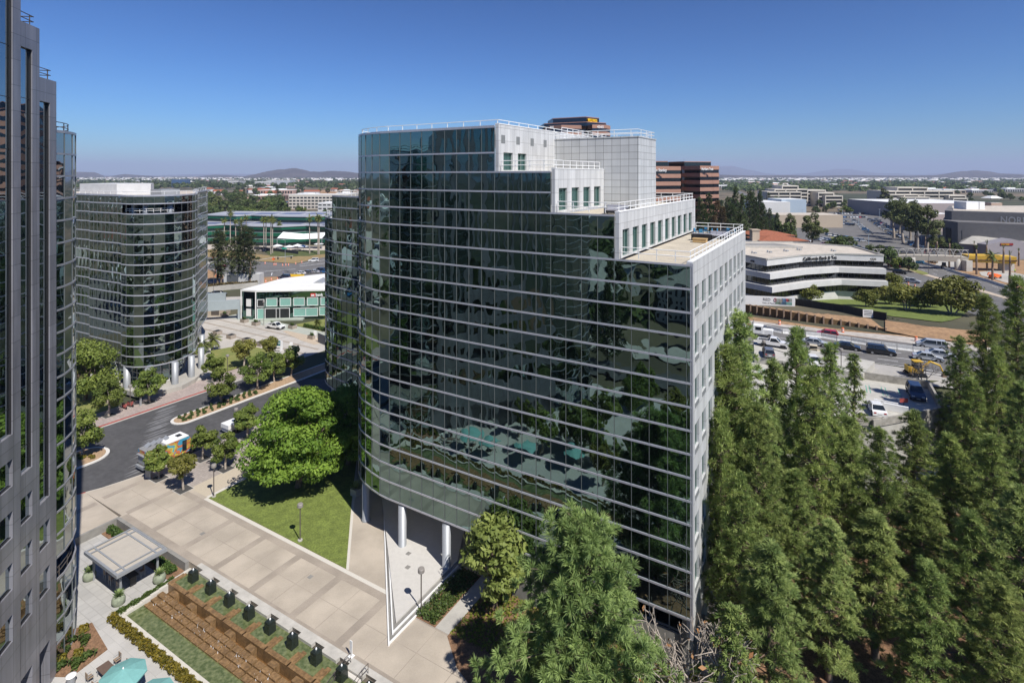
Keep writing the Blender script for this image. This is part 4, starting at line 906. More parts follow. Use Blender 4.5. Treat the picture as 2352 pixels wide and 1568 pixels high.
# ---------------------------------------------------------------- lamps
def lamp(loc,lab,h=4.35,col=None):
    r=thing('street_lamp',lab,'street lamp',loc,0,'round headed street lamps'); c=col or bronze
    b=MB(); b.tube((0,0,.1),(0,0,h-.35),.065,.06,10); b.build('pole',c,r); b=MB(); b.lathe([(.30,h-.42),(.33,h-.38),(.33,h-.08),(.28,h)],0,0,16); b.build('lamp_head',mat('lamp_grey',(.26,.24,.22),.5,.08,4) if not col else c,r)
    b=MB(); b.lathe([(.27,0),(.27,.12),(.1,.14)],0,0,14); b.build('footing',conc,r); return r
l0=lamp(ST(43.8,-4.9,.05),'brown street lamp standing in the lawn')
for (s_,t_,z_,l) in [(61.2,-4.9,.02,'brown street lamp at the corner of the lawn by the paving'),(24.6,-5.9,.05,'brown street lamp in the planting bed beside the white steps'),(101.8,3.6,0,'brown street lamp on the kerbside pavement before the round building'),(102.7,23,0,'brown street lamp with a small white notice by the dry lawn'),(78.0-2.6,7.4,0,'street lamp between the food truck and the white service truck'),(21.8,1.4,.03,'street lamp at the glass facade behind the magnolia')]: dup(l0,ST(s_,t_,z_),random.random()*6,l)
# ---------------------------------------------------------------- street trees in their pits
def pit(s_,t_): 
    b=MB(); b.bx(-s_-1.0,-s_+1.0,t_-1.0,t_+1.0,-.2,.016); o=b.build('tree_pit_kerb',conc); o.location=A0; o.rotation_euler=(0,0,RZ); o['kind']='structure'
    b=MB(); b.bx(-s_-.88,-s_+.88,t_-.88,t_+.88,-.2,.022); o=b.build('tree_pit',mat('pit_gravel',(.06,.058,.056),.9,.3,6)); o.location=A0; o.rotation_euler=(0,0,RZ); o['kind']='structure'
TL=[('street2',72.3,-6.2,.80,'street tree in front of the food truck, by the paving corner',1),('olive',66.5,-6.0,.84,'yellow green street tree in a square pit beside the food truck',1),('street2',72.3,.0,.88,'street tree at the front of the food truck',1),
('street0',66.6,.1,.84,'round street tree between the bright green tree and the food truck',1),('street2',72.6,7.6,.95,'street tree beside the white service truck',1),
('street1',101.7,0.1,1.05,'wide street tree on the kerbside pavement next to the dense dark tree',1),('street1',101.7,6.8,1.0,'spreading street tree before the columns of the round building',1),('street2',102.1,19.3,1.0,'street tree by the dry lawn at the end of the steps',1),
('olive',103.1,27.0,1.15,'olive coloured street tree before the dry lawn',1),('olive',102.4,33.0,.98,'slim olive street tree beside the white totem sign',1),
('street0',89.4,13.4,1.08,'first tree on the long median island',0),('street1',89.8,21.3,1.12,'second tree on the long median island',0),('street0',90.0,29.4,1.05,'yellow green tree at the far end of the median island',0),
('street1',88.9,-8.9,1.05,'tree on the rounded island beside the granite tower',0),('street0',90.5,25.6,1.0,'third tree on the long median island',0),('dense',113.5,1.0,1.0,'large dense tree before the round building',0)]
for i,(k,s_,t_,sca,l,p) in enumerate(TL):
    plant(TRE[k],'street_tree',l,'tree',ST(s_,t_,0),i*1.3,sca,'street trees' if k!='dense' else None)
    if p: pit(s_,t_)
plant(TRE['bright'],'shade_tree','huge bright green tree spreading over the lawn','tree',ST(53.5,2.4,.05),.6,1.0)
plant(TRE['bright'],'shade_tree','shaded green tree tucked between the bright tree and the glass building','tree',ST(52.2,10.2,.05),2.2,(.78,.78,.86))
plant(TRE['mag'],'magnolia_tree','leafy light green tree at the foot of the glass facade','tree',ST(18.8,-1.6,.04),.3,1.0)
# ---------------------------------------------------------------- planted islands
def island(name,poly,edge,seed,rows,lab):
    slab('island_kerb',edge,-.3,.03,mat('white_kerb',(.62,.60,.56),.7,.06,2)); slab('island_bed',poly,-.3,.10,mat('island_mulch',(.42,.29,.18),.95,.2,3,sc2=(7,.25)))
def rounded(s0,s1,tend,tfar,sg):
    c=(s0+s1)/2; r=(s1-s0)/2; a=[(c+r*math.cos(R(x)),tend+sg*(-r)*0+(-sg)*r*math.sin(R(x))) for x in range(0,181,15)]
    return [(s1,tfar)]+a+[(s0,tfar)]
island('island',rounded(87.2,90.3,6.2,46,1),rounded(86.7,90.8,6.2,46.5,1),1,0,'')
island('island',rounded(85.8,91.0,-8.8,-40,-1),rounded(85.3,91.5,-8.8,-40.5,-1),1,0,'')
k=0; ordn=['first','second','third','fourth','fifth','sixth','seventh','eighth','ninth','tenth','eleventh','twelfth','thirteenth','fourteenth','fifteenth']
for row,s_ in enumerate((87.8,88.7,89.6)):
    for j in range(12):
        o=link('island_shrub',SHD[(row+j)%2]); o.location=ST(s_+rgd.normal(0,.08),5.6+1.25*j+.5*(row==1)+rgd.normal(0,.1),.08); o.rotation_euler=(0,0,rgd.uniform(0,6)); o.scale=(rgd.uniform(.9,1.2),)*3
        tag(o,'small dark shrub on the long median island, %s plant of the %s row'%(ordn[j],['roadside','middle','far'][row]),'shrub','shrubs on the median island')
for j in range(14):
    o=link('island_shrub',(SHD+SHY)[j%5]); o.location=ST(86.6+rgd.uniform(0,3.6),-8.2-rgd.uniform(0,6),.08); tag(o,'small shrub on the rounded island beside the granite tower, %s from its tip'%ordn[j],'shrub','shrubs on the rounded island')
for i in range(26):
    u=i/25; s_=96.5-19.5*u+rgd.normal(0,.15); t_=7.2-13*u+rgd.normal(0,.4); L=rgd.uniform(1.6,2.6)
    slab('worn_asphalt',[(s_,t_-L),(s_+.22,t_-L*.3),(s_+.18,t_+L*.6),(s_-.1,t_+L),(s_-.28,t_+L*.2),(s_-.2,t_-L*.5)],-.2,-.104+.0004*i,mat('worn_asphalt',(.16,.16,.165),.85,.25,1.2))
b=MB()
# ---------------------------------------------------------------- palms, planters, bank forecourt
for i,(s_,t_,sc_,l) in enumerate([(117.5,23.5,1.1,'young palm at the near corner of the dry lawn beside the round building'),(119.5,27,1.25,'tallest of the young palms beside the round building'),(121.5,31,1.1,'young palm at the far corner of the dry lawn')]):
    plant(TRE['palml'],'palm_tree',l,'palm',ST(s_,t_,0),i,sc_,'young palms beside the round building')
# ================================================================ vehicles
VM={}
tyre=mat('tyre',(.02,.02,.02),.85,.1,6); cglass=mat('car_glass',(.015,.02,.025),.08,.05,3,spec=.8); chrome=mat('chrome',(.5,.5,.5),.2,.05,5,metal=1)
headl=mat('headlight',(.7,.72,.74),.15,.03,4); taill=mat('taillight',(.35,.02,.02),.25,.1,4); plat=mat('number_plate',(.7,.7,.68),.5,.03,5)
CC={'white':(.72,.72,.71),'silver':(.42,.44,.46),'black':(.012,.014,.018),'navy':(.02,.035,.08),'red':(.42,.02,.025),'grey':(.15,.155,.165),'blue':(.04,.16,.38),'beige':(.40,.34,.25),'cyan':(.06,.35,.55)}
DIM={'sedan':(4.75,1.82,.92,1.44,(-1.75,-.95,.55,1.25)),'suv':(4.9,1.95,1.08,1.80,(-2.35,-2.1,.45,1.15)),'van':(5.1,1.98,1.05,1.75,(-2.4,-2.2,.9,1.75)),'hatch':(4.2,1.78,.98,1.50,(-1.95,-1.55,.4,1.15))}
def paint(c): return mat('paint_'+c,CC[c],.28,.03,2,coat=.6,spec=.5)
def carmeshes(kind,c):
    if (kind,c) in VM: return VM[(kind,c)]
    L,Wd,zb,zr,(c0,r0,r1,c1)=DIM[kind]; l=L/2; p=paint(c); D={}
    b=MB(); w_=Wd/2
    prof=[(-l,.30),(-l+.03,.62),(-l+.10,zb-.10),(-l+.45,zb),(c0,zb+.02),(c1,zb),(l-.55,zb-.12),(l-.12,zb-.26),(l,.55),(l-.02,.28)]
    n=len(b.v); secs=[(-w_,.92),(-w_*.97,1.),(w_*.97,1.),(w_,.92)]
    # body: sides pulled in slightly towards the sill and the shoulder
    k=len(prof); ys=[-w_*.93,-w_,w_,w_*.93]
    for yi,y in enumerate(ys):
        for (x,z) in prof: zz=z-(.07 if yi in (0,3) and z>.6 else 0); b.v.append((x,y*(1 if yi in (1,2) else 1.0),zz if yi in (1,2) else zz))
    for yi in range(3):
        for i in range(k): j=(i+1)%k; b.f.append((yi*k+i,(yi+1)*k+i,(yi+1)*k+j,yi*k+j)); b.m.append(0)
    b.f.append(tuple(range(k))); b.m.append(0); b.f.append(tuple(3*k+i for i in reversed(range(k)))); b.m.append(0)
    for x in (-l*.60,l*.62): b.box(x,0,.16,.80,Wd+.02,.42,0,1)      # dark wheel arches
    b.box(l-.03,0,.45,.10,Wd*.55,.18,0,1); b.box(l-.01,0,.40,.06,.5,.12,0,2); b.box(-l+.01,0,.52,.06,.5,.13,0,2)
    b.box(0,0,.17,L*.94,Wd*.93,.14,0,1)
    D['body']=(b.mesh('body',[p,tyre,plat]),[])
    g=MB(); n=0; wb=Wd*.94/2; wr=Wd*.74/2
    g.v=[(c0,-wb,zb-.02),(c1,-wb,zb-.02),(c1,wb,zb-.02),(c0,wb,zb-.02),(r0,-wr,zr-.04),(r1,-wr,zr-.04),(r1,wr,zr-.04),(r0,wr,zr-.04)]
    for f in ((4,5,6,7),(0,1,5,4),(1,2,6,5),(2,3,7,6),(3,0,4,7)): g.f.append(f); g.m.append(0)
    D['windows']=(g.mesh('windows',cglass),[])
    r=MB(); r.v=[(r0-.04,-wr-.03,zr-.06),(r1+.04,-wr-.03,zr-.06),(r1+.04,wr+.03,zr-.06),(r0-.04,wr+.03,zr-.06),(r0+.12,-wr+.1,zr),(r1-.12,-wr+.1,zr),(r1-.12,wr-.1,zr),(r0+.12,wr-.1,zr)]
    for f in ((4,5,6,7),(0,1,5,4),(1,2,6,5),(2,3,7,6),(3,0,4,7),(3,2,1,0)): r.f.append(f); r.m.append(0)
    def pil(x0,x1,y0,y1):
        for sg in (-1,1):
            a=(x0,sg*(y0+.012),zb-.02); c_=(x1,sg*(y1+.012),zr-.04); r.tube(a,c_,.05,.045,4)
    pil(c0,r0,wb,wr); pil(c1,r1,wb,wr); xm=(r0+r1)/2-.05; pil(xm,xm,wb,wr)
    if kind in('suv','van'): pil(r0+.75,r0+.75,wb,wr)
    D['roof']=(r.mesh('roof',p),[])
    wh=MB(); wh.tube((0,-.11,0),(0,.11,0),.34,.34,16,0); rim=MB(); rim.tube((0,-.122,0),(0,.122,0),.21,.21,12,0)
    D['wheel']=wh.mesh('wheel',tyre); D['rim']=rim.mesh('rim',mat('alloy',(.45,.46,.47),.3,.05,6,metal=.7))
    hl=MB(); hl.box(0,0,0,.10,.36,.13); D['headlight']=hl.mesh('headlight',headl); tl_=MB(); tl_.box(0,0,0,.08,.30,.16); D['taillight']=tl_.mesh('taillight',taill)
    m_=MB(); m_.box(0,0,0,.10,.16,.13); D['mirror']=m_.mesh('mirror',p)
    D['dim']=(l,Wd,zb,c1); VM[(kind,c)]=D; return D
def car(kind,c,loc,rz,label,name='car',group=None,cat='car'):
    D=carmeshes(kind,c); r=thing(name,label,cat,loc,rz,group); l,Wd,zb,c1=D['dim']
    for k in ('body','windows','roof'): link(k,D[k][0],r)
    for x in (-l*.60,l*.62):
        for y in (-Wd/2+.09,Wd/2-.09):
            w2=link('wheel',D['wheel'],r); w2.location=(x,y,.34); link('rim',D['rim'],w2)
    for y in (-.62,.62): a=link('headlight',D['headlight'],r); a.location=(l-.10,y,zb-.38); a=link('taillight',D['taillight'],r); a.location=(-l+.05,y,zb-.30)
    for y in (-Wd/2-.07,Wd/2+.07): a=link('mirror',D['mirror'],r); a.location=(c1-.35,y,zb)
    return r
def small(kind,c,simple={}):
    if (kind,c) in simple: return simple[(kind,c)]
    L,Wd,zb,zr,(c0,r0,r1,c1)=DIM[kind]; l=L/2; b=MB(); b.side([(-l,.3),(-l+.1,zb-.1),(c0,zb),(c1,zb),(l-.1,zb-.28),(l,.3)],-Wd/2,Wd/2,0)
    wb=Wd*.92/2; wr=Wd*.74/2; n=len(b.v); b.v+=[(c0,-wb,zb),(c1,-wb,zb),(c1,wb,zb),(c0,wb,zb),(r0,-wr,zr-.05),(r1,-wr,zr-.05),(r1,wr,zr-.05),(r0,wr,zr-.05)]
    for f in ((0,1,5,4),(1,2,6,5),(2,3,7,6),(3,0,4,7)): b.f.append(tuple(n+i for i in f)); b.m.append(1)
    b.box((r0+r1)/2,0,zr-.05,r1-r0+.05,wr*2+.04,.05,0,0)
    for x in (-l*.6,l*.62): b.box(x,0,0,.6,Wd+.01,.55,0,2)
    simple[(kind,c)]=b.mesh('small_car',[paint(c),cglass,tyre]); return simple[(kind,c)]
def scar(kind,c,loc,rz,label,group):
    o=link('parked_car',small(kind,c)); o.location=loc; o.rotation_euler=(0,0,rz); return tag(o,label,'car',group)
def wheelset(r,xs,y,rad=.42,wd=.28):
    b=MB(); b.tube((0,-wd/2,0),(0,wd/2,0),rad,rad,16); me=b.mesh('wheel',tyre); q=MB(); q.tube((0,-wd/2-.01,0),(0,wd/2+.01,0),rad*.55,rad*.55,12); rm=q.mesh('rim',chrome)
    for x in xs:
        for s in (-1,1): w2=link('wheel',me,r); w2.location=(x,s*y,rad); link('rim',rm,w2)
def pickup(loc,rz,label,c='white',tool=False,name='pickup_truck'):
    r=thing(name,label,'pickup truck',loc,rz); p=paint(c)
    b=MB(); b.side([(-2.75,.5),(-2.75,1.05),(-.55,1.05),(-.55,1.08),(1.05,1.08),(1.6,1.12),(2.55,1.02),(2.75,.85),(2.75,.45)],-.97,.97,0)
    for x in (-1.65,1.75): b.box(x,0,.2,.95,1.97,.5,0,1)
    b.box(2.72,0,.5,.12,1.3,.32,0,1); b.build('body',[p,tyre],r)
    b=MB(); b.bx(-2.65,-.65,-.82,.82,1.055,1.075); b.build('load_bed',black,r)
    b=MB(); b.bx(-2.75,-.6,-.97,-.87,1.05,1.25); b.bx(-2.75,-.6,.87,.97,1.05,1.25); b.bx(-2.75,-2.65,-.87,.87,1.05,1.25); b.build('bed_rail',p,r)
    g=MB(); g.v=[(-.6,-.90,1.1),(1.25,-.90,1.1),(1.25,.90,1.1),(-.6,.90,1.1),(-.45,-.74,1.76),(.55,-.74,1.76),(.55,.74,1.76),(-.45,.74,1.76)]
    for f in ((4,5,6,7),(0,1,5,4),(1,2,6,5),(2,3,7,6),(3,0,4,7)): g.f.append(f); g.m.append(0)
    g.build('windows',cglass,r); b=MB(); b.box(.05,0,1.74,1.12,1.54,.08,0,0,.92); 
    for s in (-1,1): b.tube((1.25,s*.9,1.1),(.55,s*.75,1.76),.05,.05,4); b.tube((-.6,s*.9,1.1),(-.45,s*.75,1.76),.06,.06,4)
    b.build('roof',p,r); wheelset(r,(-1.65,1.75),.84,.38,.24)
    for y in (-.72,.72): b=MB(); b.box(2.7,y,.78,.14,.34,.2); b.build('headlight',headl,r)
    return r
# food truck ------------------------------------------------------
ft=thing('food_truck','colourful graffiti painted food truck with a white roof parked at the kerb','food truck',ST(76.75,-2.7,-.1),RZ+PI/2)
gr,t,b=newmat('graffiti'); N=t.nodes; tc=N.new('ShaderNodeTexCoord'); vo=N.new('ShaderNodeTexNoise'); vo.inputs['Scale'].default_value=.55; vo.inputs['Detail'].default_value=1.5; vo.inputs['Distortion'].default_value=2.2; t.links.new(tc.outputs['Object'],vo.inputs['Vector'])
r=N.new('ShaderNodeValToRGB'); r.color_ramp.interpolation='CONSTANT'; e=r.color_ramp.elements; e[0].position=0; e[0].color=(.05,.27,.42,1); e[1].position=.40; e[1].color=(.48,.15,.06,1)
for p_,c_ in ((.46,(.35,.03,.03)),(.50,(.42,.46,.06)),(.56,(.50,.20,.07)),(.61,(.45,.50,.08)),(.66,(.08,.30,.42))): x=e.new(p_); x.color=(*c_,1)
t.links.new(vo.outputs[0],r.inputs[0]); t.links.new(r.outputs[0],b.inputs['Base Color']); b.inputs['Roughness'].default_value=.35
b=MB(); b.bx(-3.6,2.2,-1.15,1.15,.55,2.9); b.side([(2.2,.55),(2.2,2.9),(2.65,2.75),(3.05,1.75),(3.75,1.5),(3.8,.55)],-1.12,1.12,0); b.build('body',gr,ft)
b=MB(); b.bx(-.9,2.45,-1.18,1.18,2.9,3.05); b.build('roof',white,ft); b=MB(); b.bx(-3.6,-.9,-1.17,1.17,2.9,2.98); b.build('rear_roof',mat('roof_grey',(.25,.25,.25),.6,.2,3),ft)
b=MB(); b.bx(1.2,1.9,-.4,.4,3.05,3.12); b.build('roof_hatch',black,ft)
for x in (-2.9,-2.1,-1.3,-.4): b=MB(); b.side([(x,3.0),(x+.65,3.35),(x+.68,3.31),(x+.03,2.96)],.1,1.1); b.build('roof_vent_lid',alu,ft)
b=MB(); b.bx(1.5,2.15,-1.17,-1.14,.9,2.5); b.build('side_door',cglass,ft)
b=MB(); b.v=[(2.68,-1.0,2.70),(3.08,-1.0,1.78),(3.08,1.0,1.78),(2.68,1.0,2.70)]; b.f=[(0,1,2,3)]; b.m=[0]; b.build('windscreen',cglass,ft)
b=MB(); b.bx(-4.0,-3.6,-1.1,1.1,.45,.8); b.build('rear_bumper',alu,ft); b=MB(); b.bx(-3.7,-3.6,-.9,.9,1.0,2.2); b.build('rear_shutter',alu,ft); b=MB(); b.bx(-3.95,-3.6,-1.0,1.0,2.3,2.36); b.build('rear_awning',alu,ft)
wheelset(ft,(-2.1,2.9),1.0,.42,.28)
# white service truck behind the bright tree
pk2=pickup(ST(77.0,9.3,-.1),RZ+PI/2,'white flat bodied service truck with a dark cab front parked behind the food truck',tool=True,name='service_truck')
b=MB(); b.bx(-2.9,-.7,-1.05,1.05,1.1,1.75); b.build('tool_body',white,pk2)
# advertising board by the food truck
ab=thing('advertising_board','small upright notice board at the back of the food truck','notice board',ST(73.6,-7.0,0),RZ+.3); b=MB(); b.box(0,0,0,.9,.12,1.9); b.build('frame',alu,ab); b=MB(); b.box(0,-.07,.3,.75,.02,1.5); b.build('poster',mat('poster_grey',(.30,.30,.29),.5,.6,6),ab)
tk=thing('ticket_machine','slim grey ticket machine under the spreading tree before the round building','ticket machine',ST(101.5,5.2,0),RZ); b=MB(); b.box(0,0,0,.35,.3,1.7,0,0,.8); b.build('housing',alu,tk); b=MB(); b.box(0,0,0,.6,.5,.08); b.build('base',conc,tk)
bike=[]
def motorcycle(loc,rz,lab):
    r=thing('motor_scooter',lab,'scooter',loc,rz,'scooters on the kerbside pavement'); b=MB(); b.side([(-.6,.5),(-.5,.85),(.0,.8),(.1,.5),(.45,.45),(.5,1.0),(.62,1.0),(.6,.3),(-.5,.3)],-.16,.16); b.build('body',mat('scooter_grey',(.35,.1,.09),.35,.1,3),r)
    b=MB(); b.side([(-.6,.84),(-.6,.95),(.0,.92),(.0,.82)],-.14,.14); b.build('saddle',black,r); b=MB(); b.tube((.5,-.32,1.05),(.5,.32,1.05),.02); b.build('handlebar',black,r)
    for x in (-.55,.65): b=MB(); b.tube((x,-.06,.25),(x,.06,.25),.25,.25,14); b.build('wheel',tyre,r)
    return r
m0=motorcycle(ST(102.6,3.0,0),RZ,'scooter by the street lamp before the round building'); dup(m0,ST(102.7,4.0,0),RZ+.2,'scooter next to the tree pit before the round building')
# ================================================================ bank pavilion and forecourt (far left of centre)
slab('forecourt',[(98.1,37),(98.1,62),(112,62),(112,51.5),(150,51.5),(165,51.5),(165,30),(124,22),(118,37)],-.9,-.02,mat('forecourt_concrete',(.47,.44,.40),.75,.07,.5,sc2=(.1,.12)))
for t_ in (40.5,44.5,48.5): slab('forecourt_band',[(100,t_),(160,t_),(160,t_+.7),(100,t_+.7)],-.1,-.012,paved)
for s_ in (108,116,124,132,140,148): slab('forecourt_band',[(s_,38.5),(s_+.6,38.5),(s_+.6,51.4),(s_,51.4)],-.1,-.0125,mat('forecourt_band',(.36,.34,.31),.8,.1,2))
slab('pavement',[(106,51.4),(150,51.4),(150,56),(106,56)],-.3,.0,mat('greenish_pavement',(.38,.40,.35),.8,.08,1)); slab('lawn',[(104,56.2),(124.5,56.2),(121.5,66),(100,66)],-.3,.02,grassd)
slab('pavement',[(104,51.6),(121,51.6),(121,50.4),(110,47.6),(104,47)],-.3,.012,mat('warm_pavement',(.46,.38,.29),.8,.08,1))
def trough(loc,rz,lab,plant_=True,group='square planters on the bank forecourt'):
    r=thing('planter_box',lab,'planter',loc,rz,group); b=MB(); b.box(0,0,0,1.9,1.5,.95,0,0,1.06); b.build('box',mat('planter_concrete',(.34,.29,.24),.85,.08,2),r); b=MB(); b.box(0,0,.955,1.75,1.4,.01); b.build('soil',dark,r)
    if plant_: o=link('bush',SHR[0],r); o.location=(0,0,.75); o.scale=(1.7,1.4,1.5)
    return r
e0=trough(ST(134.1,39.8),RZ,'empty square planter at the round building end of the row of four',False)
for s_,l in ((127.4,'second'),(120.8,'third'),(114.9,'fourth')): dup(e0,ST(s_,39.5),RZ,'empty square planter, %s in the row of four from the round building'%l)
q0=trough(ST(133.4,50.8),RZ,'planted square planter before the glass corner of the bank')
for s_,t_,l in ((139.1,51.0,'planted square planter at the blue grey gate'),(128,52.3,'planted square planter behind the white pickup'),(121.5,53.9,'planted square planter beside the bank lawn'),(108.7,50.2,'planted square planter near the dark hoarding'),(150.5,52.0,'planted square planter under the gate beam'),(155,52.8,'planted square planter at the far end of the gate')): dup(q0,ST(s_,t_),RZ,l)
pickup(Vector((-66.3,155.2,0)),R(-22),'white pickup truck with an open load bed on the bank forecourt')
bk=thing('bank_building','low two storey green glass bank with a white roof beyond the forecourt','bank building')
BG=glassmat('bank_glass',(.14,.25,.22)); aqua=mat('aqua_blind',(.22,.42,.36),.35,.05,1)
b=MB(); b.prism([(-80.7,165.6),(-75.9,164.5),(-45,167.3),(-45,185),(-60,192),(-79,178)],0,8.3); b.build('wall',BG,bk)
b=MB(); b.prism([(-81.2,165.4),(-75.8,164.1),(-44,167.0),(-44,186),(-60,196),(-76,184)],8.3,8.75); b.v=[(x,y,z if y<170 else z+0*1) for x,y,z in b.v]; b.build('roof',roofw,bk)
b=MB(); b.prism([(-74,166),(-46,168.6),(-46,185),(-60,193)],8.75,9.6); b.build('upper_roof',roofw,bk)
for x in (-60,-54,-48): b=MB(); b.side([(x-1.5,9.6),(x,10.5),(x+1.5,9.6)],171,176); b.build('skylight',alu,bk)
dr_=Vector((30.9,2.8,0)).normalized(); br=math.atan2(dr_.y,dr_.x)
def bfront(d,z0,w_,h,mm,nm,fr=.14,inner=None):
    o=Vector((-75.9,164.5,0))+dr_*d+Vector((dr_.y,-dr_.x,0))*.06; a=MB(); a.box(o.x,o.y,z0,w_,.08,h,br); p=a.build(nm,mm,bk); f=MB(); q=o+Vector((dr_.y,-dr_.x,0))*.08
    for k in (-1,1): c=q+dr_*(k*(w_/2)); f.box(c.x,c.y,z0-fr/2,fr,.1,h+fr,br)
    for zz in (z0-fr/2,z0+h-fr/2): f.box(q.x,q.y,zz,w_-fr,.1,fr,br)
    if inner: 
        for k in inner: c=q+dr_*(k*w_); f.box(c.x,c.y,z0+fr/2,fr*.8,.09,h-fr,br)
    f.build('frame',white,p)
bfront(1.2,3.9,1.9,2.1,dark,'window')
for k in range(7): bfront(4.35+3.95*k,4.0,3.1,2.3,aqua,'window')
bfront(1.2,0.3,1.9,3.0,aqua,'window'); bfront(6.0,.3,7.0,3.0,dark,'entrance_door',inner=(-.05,.1)); bfront(14.2,.8,7.0,2.4,aqua,'window',inner=(0,)); bfront(22.0,1.0,7.5,2.4,aqua,'window',inner=(0,))
b=MB(); b.prism([(-76.6,164.0),(-62,165.3),(-62,163.7),(-76.2,162.6)],0,.5); b.build('plinth',mat('green_stone',(.40,.44,.38),.7,.1,1),bk)
for (x,y) in ((-80.9,165.3),(-76.0,164.1)): b=MB(); b.box(x,y,0,.25,.25,8.3); b.build('corner_post',white,bk)
for z in (1.0,3.9): b=MB(); b.box(-78.4,164.75,z,1.6,.1,2.2,math.atan2(-1.1,4.8)); b.build('window',white,bk)
sgn=thing('bank_sign','red and white bank sign on the green glass facade','sign',(-60.2,165.75,6.75),br); sb=MB(); sb.box(.55,.1,-.2,1.45,.08,1.0); sb.build('red_panel',mat('sign_red',(.55,.03,.03),.5,.05,2),sgn)
place_text('us',1.1,white,sgn,(0,.02,0),(R(90),0,0),.06,bold=.03,sx=1.0); place_text('bank',1.1,white,sgn,(1.34,.02,0),(R(90),0,0),.06,bold=.03,sx=1.0)
gt=thing('gate_portal','blue grey metal portal beam across the bank driveway','gate',(0,0,0)); gm_=mat('blue_grey_panel',(.33,.38,.40),.55,.06,.8)
for z_,x0,y0,x1,y1 in ((3.0,-81.6,165.4,-106,158),(4.2,-88,169.5,-112,162)):
    dv=Vector((x1-x0,y1-y0,0)); a=math.atan2(dv.y,dv.x); b=MB(); b.box((x0+x1)/2,(y0+y1)/2,z_,dv.length,.7,2.8,a); b.build('beam',gm_,gt); 
    b=MB(); b.box(x0,y0,0,.6,.6,z_+2.8,a); b.build('post',gm_,gt)
kb=thing('gate_kiosk','small tan stone kiosk beside the blue grey gate portal','kiosk',(-91,170.5,0)); b=MB(); b.box(0,0,0,6.5,4,4.0); b.build('wall',mat('tan_stone',(.42,.36,.29),.8,.08,1),kb); b=MB(); b.box(.6,-2.02,.4,2.4,.08,2.9); b.build('door',bronze,kb)
for i,(s_,t_) in enumerate([(110,57.3),(106.5,57.8),(115,57.0)]): plant(TRE['palml'],'palm_tree',['young palm before the bank windows, beside the dark glass wing','young palm before the bank windows','small palm at the entrance end of the bank lawn'][i],'palm',ST(s_,t_),i,(1.1,1.0,.7)[i],'young palms before the bank')
hedge_row('hedge','low shrub border under the bank windows',[ST(120,56.6)[:2],ST(100,57.5)[:2]],2600,shrub_m,220,.9,.25,0)
ho=thing('hoarding','dark fabric hoarding around works beside the bank forecourt','hoarding'); b=MB(); pp=[G('L',1850,1050),G('L',1985,1110),G('L',2150,1000)]
for a,c in zip(pp,pp[1:]): dv=c-a; b.box((a.x+c.x)/2,(a.y+c.y)/2,0,dv.length,.1,2.4,math.atan2(dv.y,dv.x))
b.build('fabric',mat('dark_fabric',(.10,.105,.12),.8,.1,1),ho)
def totem(loc,lab,h,w_=1.0,txt=None):
    r=thing('totem_sign',lab,'sign',loc,-.1); b=MB(); b.box(0,0,0,w_,.35,h); b.build('panel',white,r)
    if txt: b=MB(); b.box(0,-.19,h-1.2,w_*.98,.04,1.15); b.build('header',mat('sign_teal',(.03,.16,.17),.5,.1,2),r); place_text(txt,.62,white,r,(0,-.23,h-.85),(R(90),0,0),.02,align='CENTER')
    if txt:
        for k in range(4): b=MB(); b.box(0,-.2,h-1.9-k*.6,w_*.8,.03,.18); b.build('text_line',bronze,r)
    return r
totem(G('J',1697,380),'tall white totem sign with a teal header by the street trees',4.2,1.4,'4350')
totem(G('J',1370,272),'small white bollard sign by the forecourt edge near the dry lawn',1.4,.5); totem(G('J',1722,318),'white marker panel behind the tall totem sign',2.4,.7); totem(G('J',1808,312),'white marker panel on the forecourt edge past the totem sign',1.8,.7); totem(G('J',2008,218),'white marker panel beside the planted box near the hoarding',2.0,.7)
lamp(G('L',1000,790),'slim brown lamp post beside the white pickup',7); lamp(G('L',215,360),'slim lamp post between parked cars behind the gate',10)
for kx,ky,c,l in ((130,360,'red','dark red'),(200,340,'grey','grey'),(300,325,'black','black')):
    car('suv' if c!='grey' else 'sedan',{'red':'black'}.get(c,c),G('L',kx,ky),R(15),l+' car parked behind the blue grey gate',group=None)
# wall and hedge bank round the car park
slab('street',[(-150,168),(-40,195),(-40,198),(-70,200),(-150,188)],-.5,-.03,mat('parking_concrete',(.42,.40,.36),.8,.08,.3),False)
ww=thing('garden_wall','curved pale retaining wall below the intersection','wall'); b=MB(); pts=[G('L',-300,280),G('L',110,270),G('L',400,235),G('L',640,215),G('L',900,190)]
for a,c in zip(pts,pts[1:]): dv=c-a; b.box((a.x+c.x)/2,(a.y+c.y)/2,0,dv.length+.1,.4,1.9,math.atan2(dv.y,dv.x))
b.build('wall',conc,ww)
hedge_row('hedge','low brown hedge along the top of the curved retaining wall',[p[:2] for p in [G('L',-300,225),G('L',120,225),G('L',400,190),G('L',640,185),G('L',900,165)]],3500,leafmat('brown_hedge',(.10,.085,.04),(.20,.15,.07),.1),221,1.6,.5,.2)
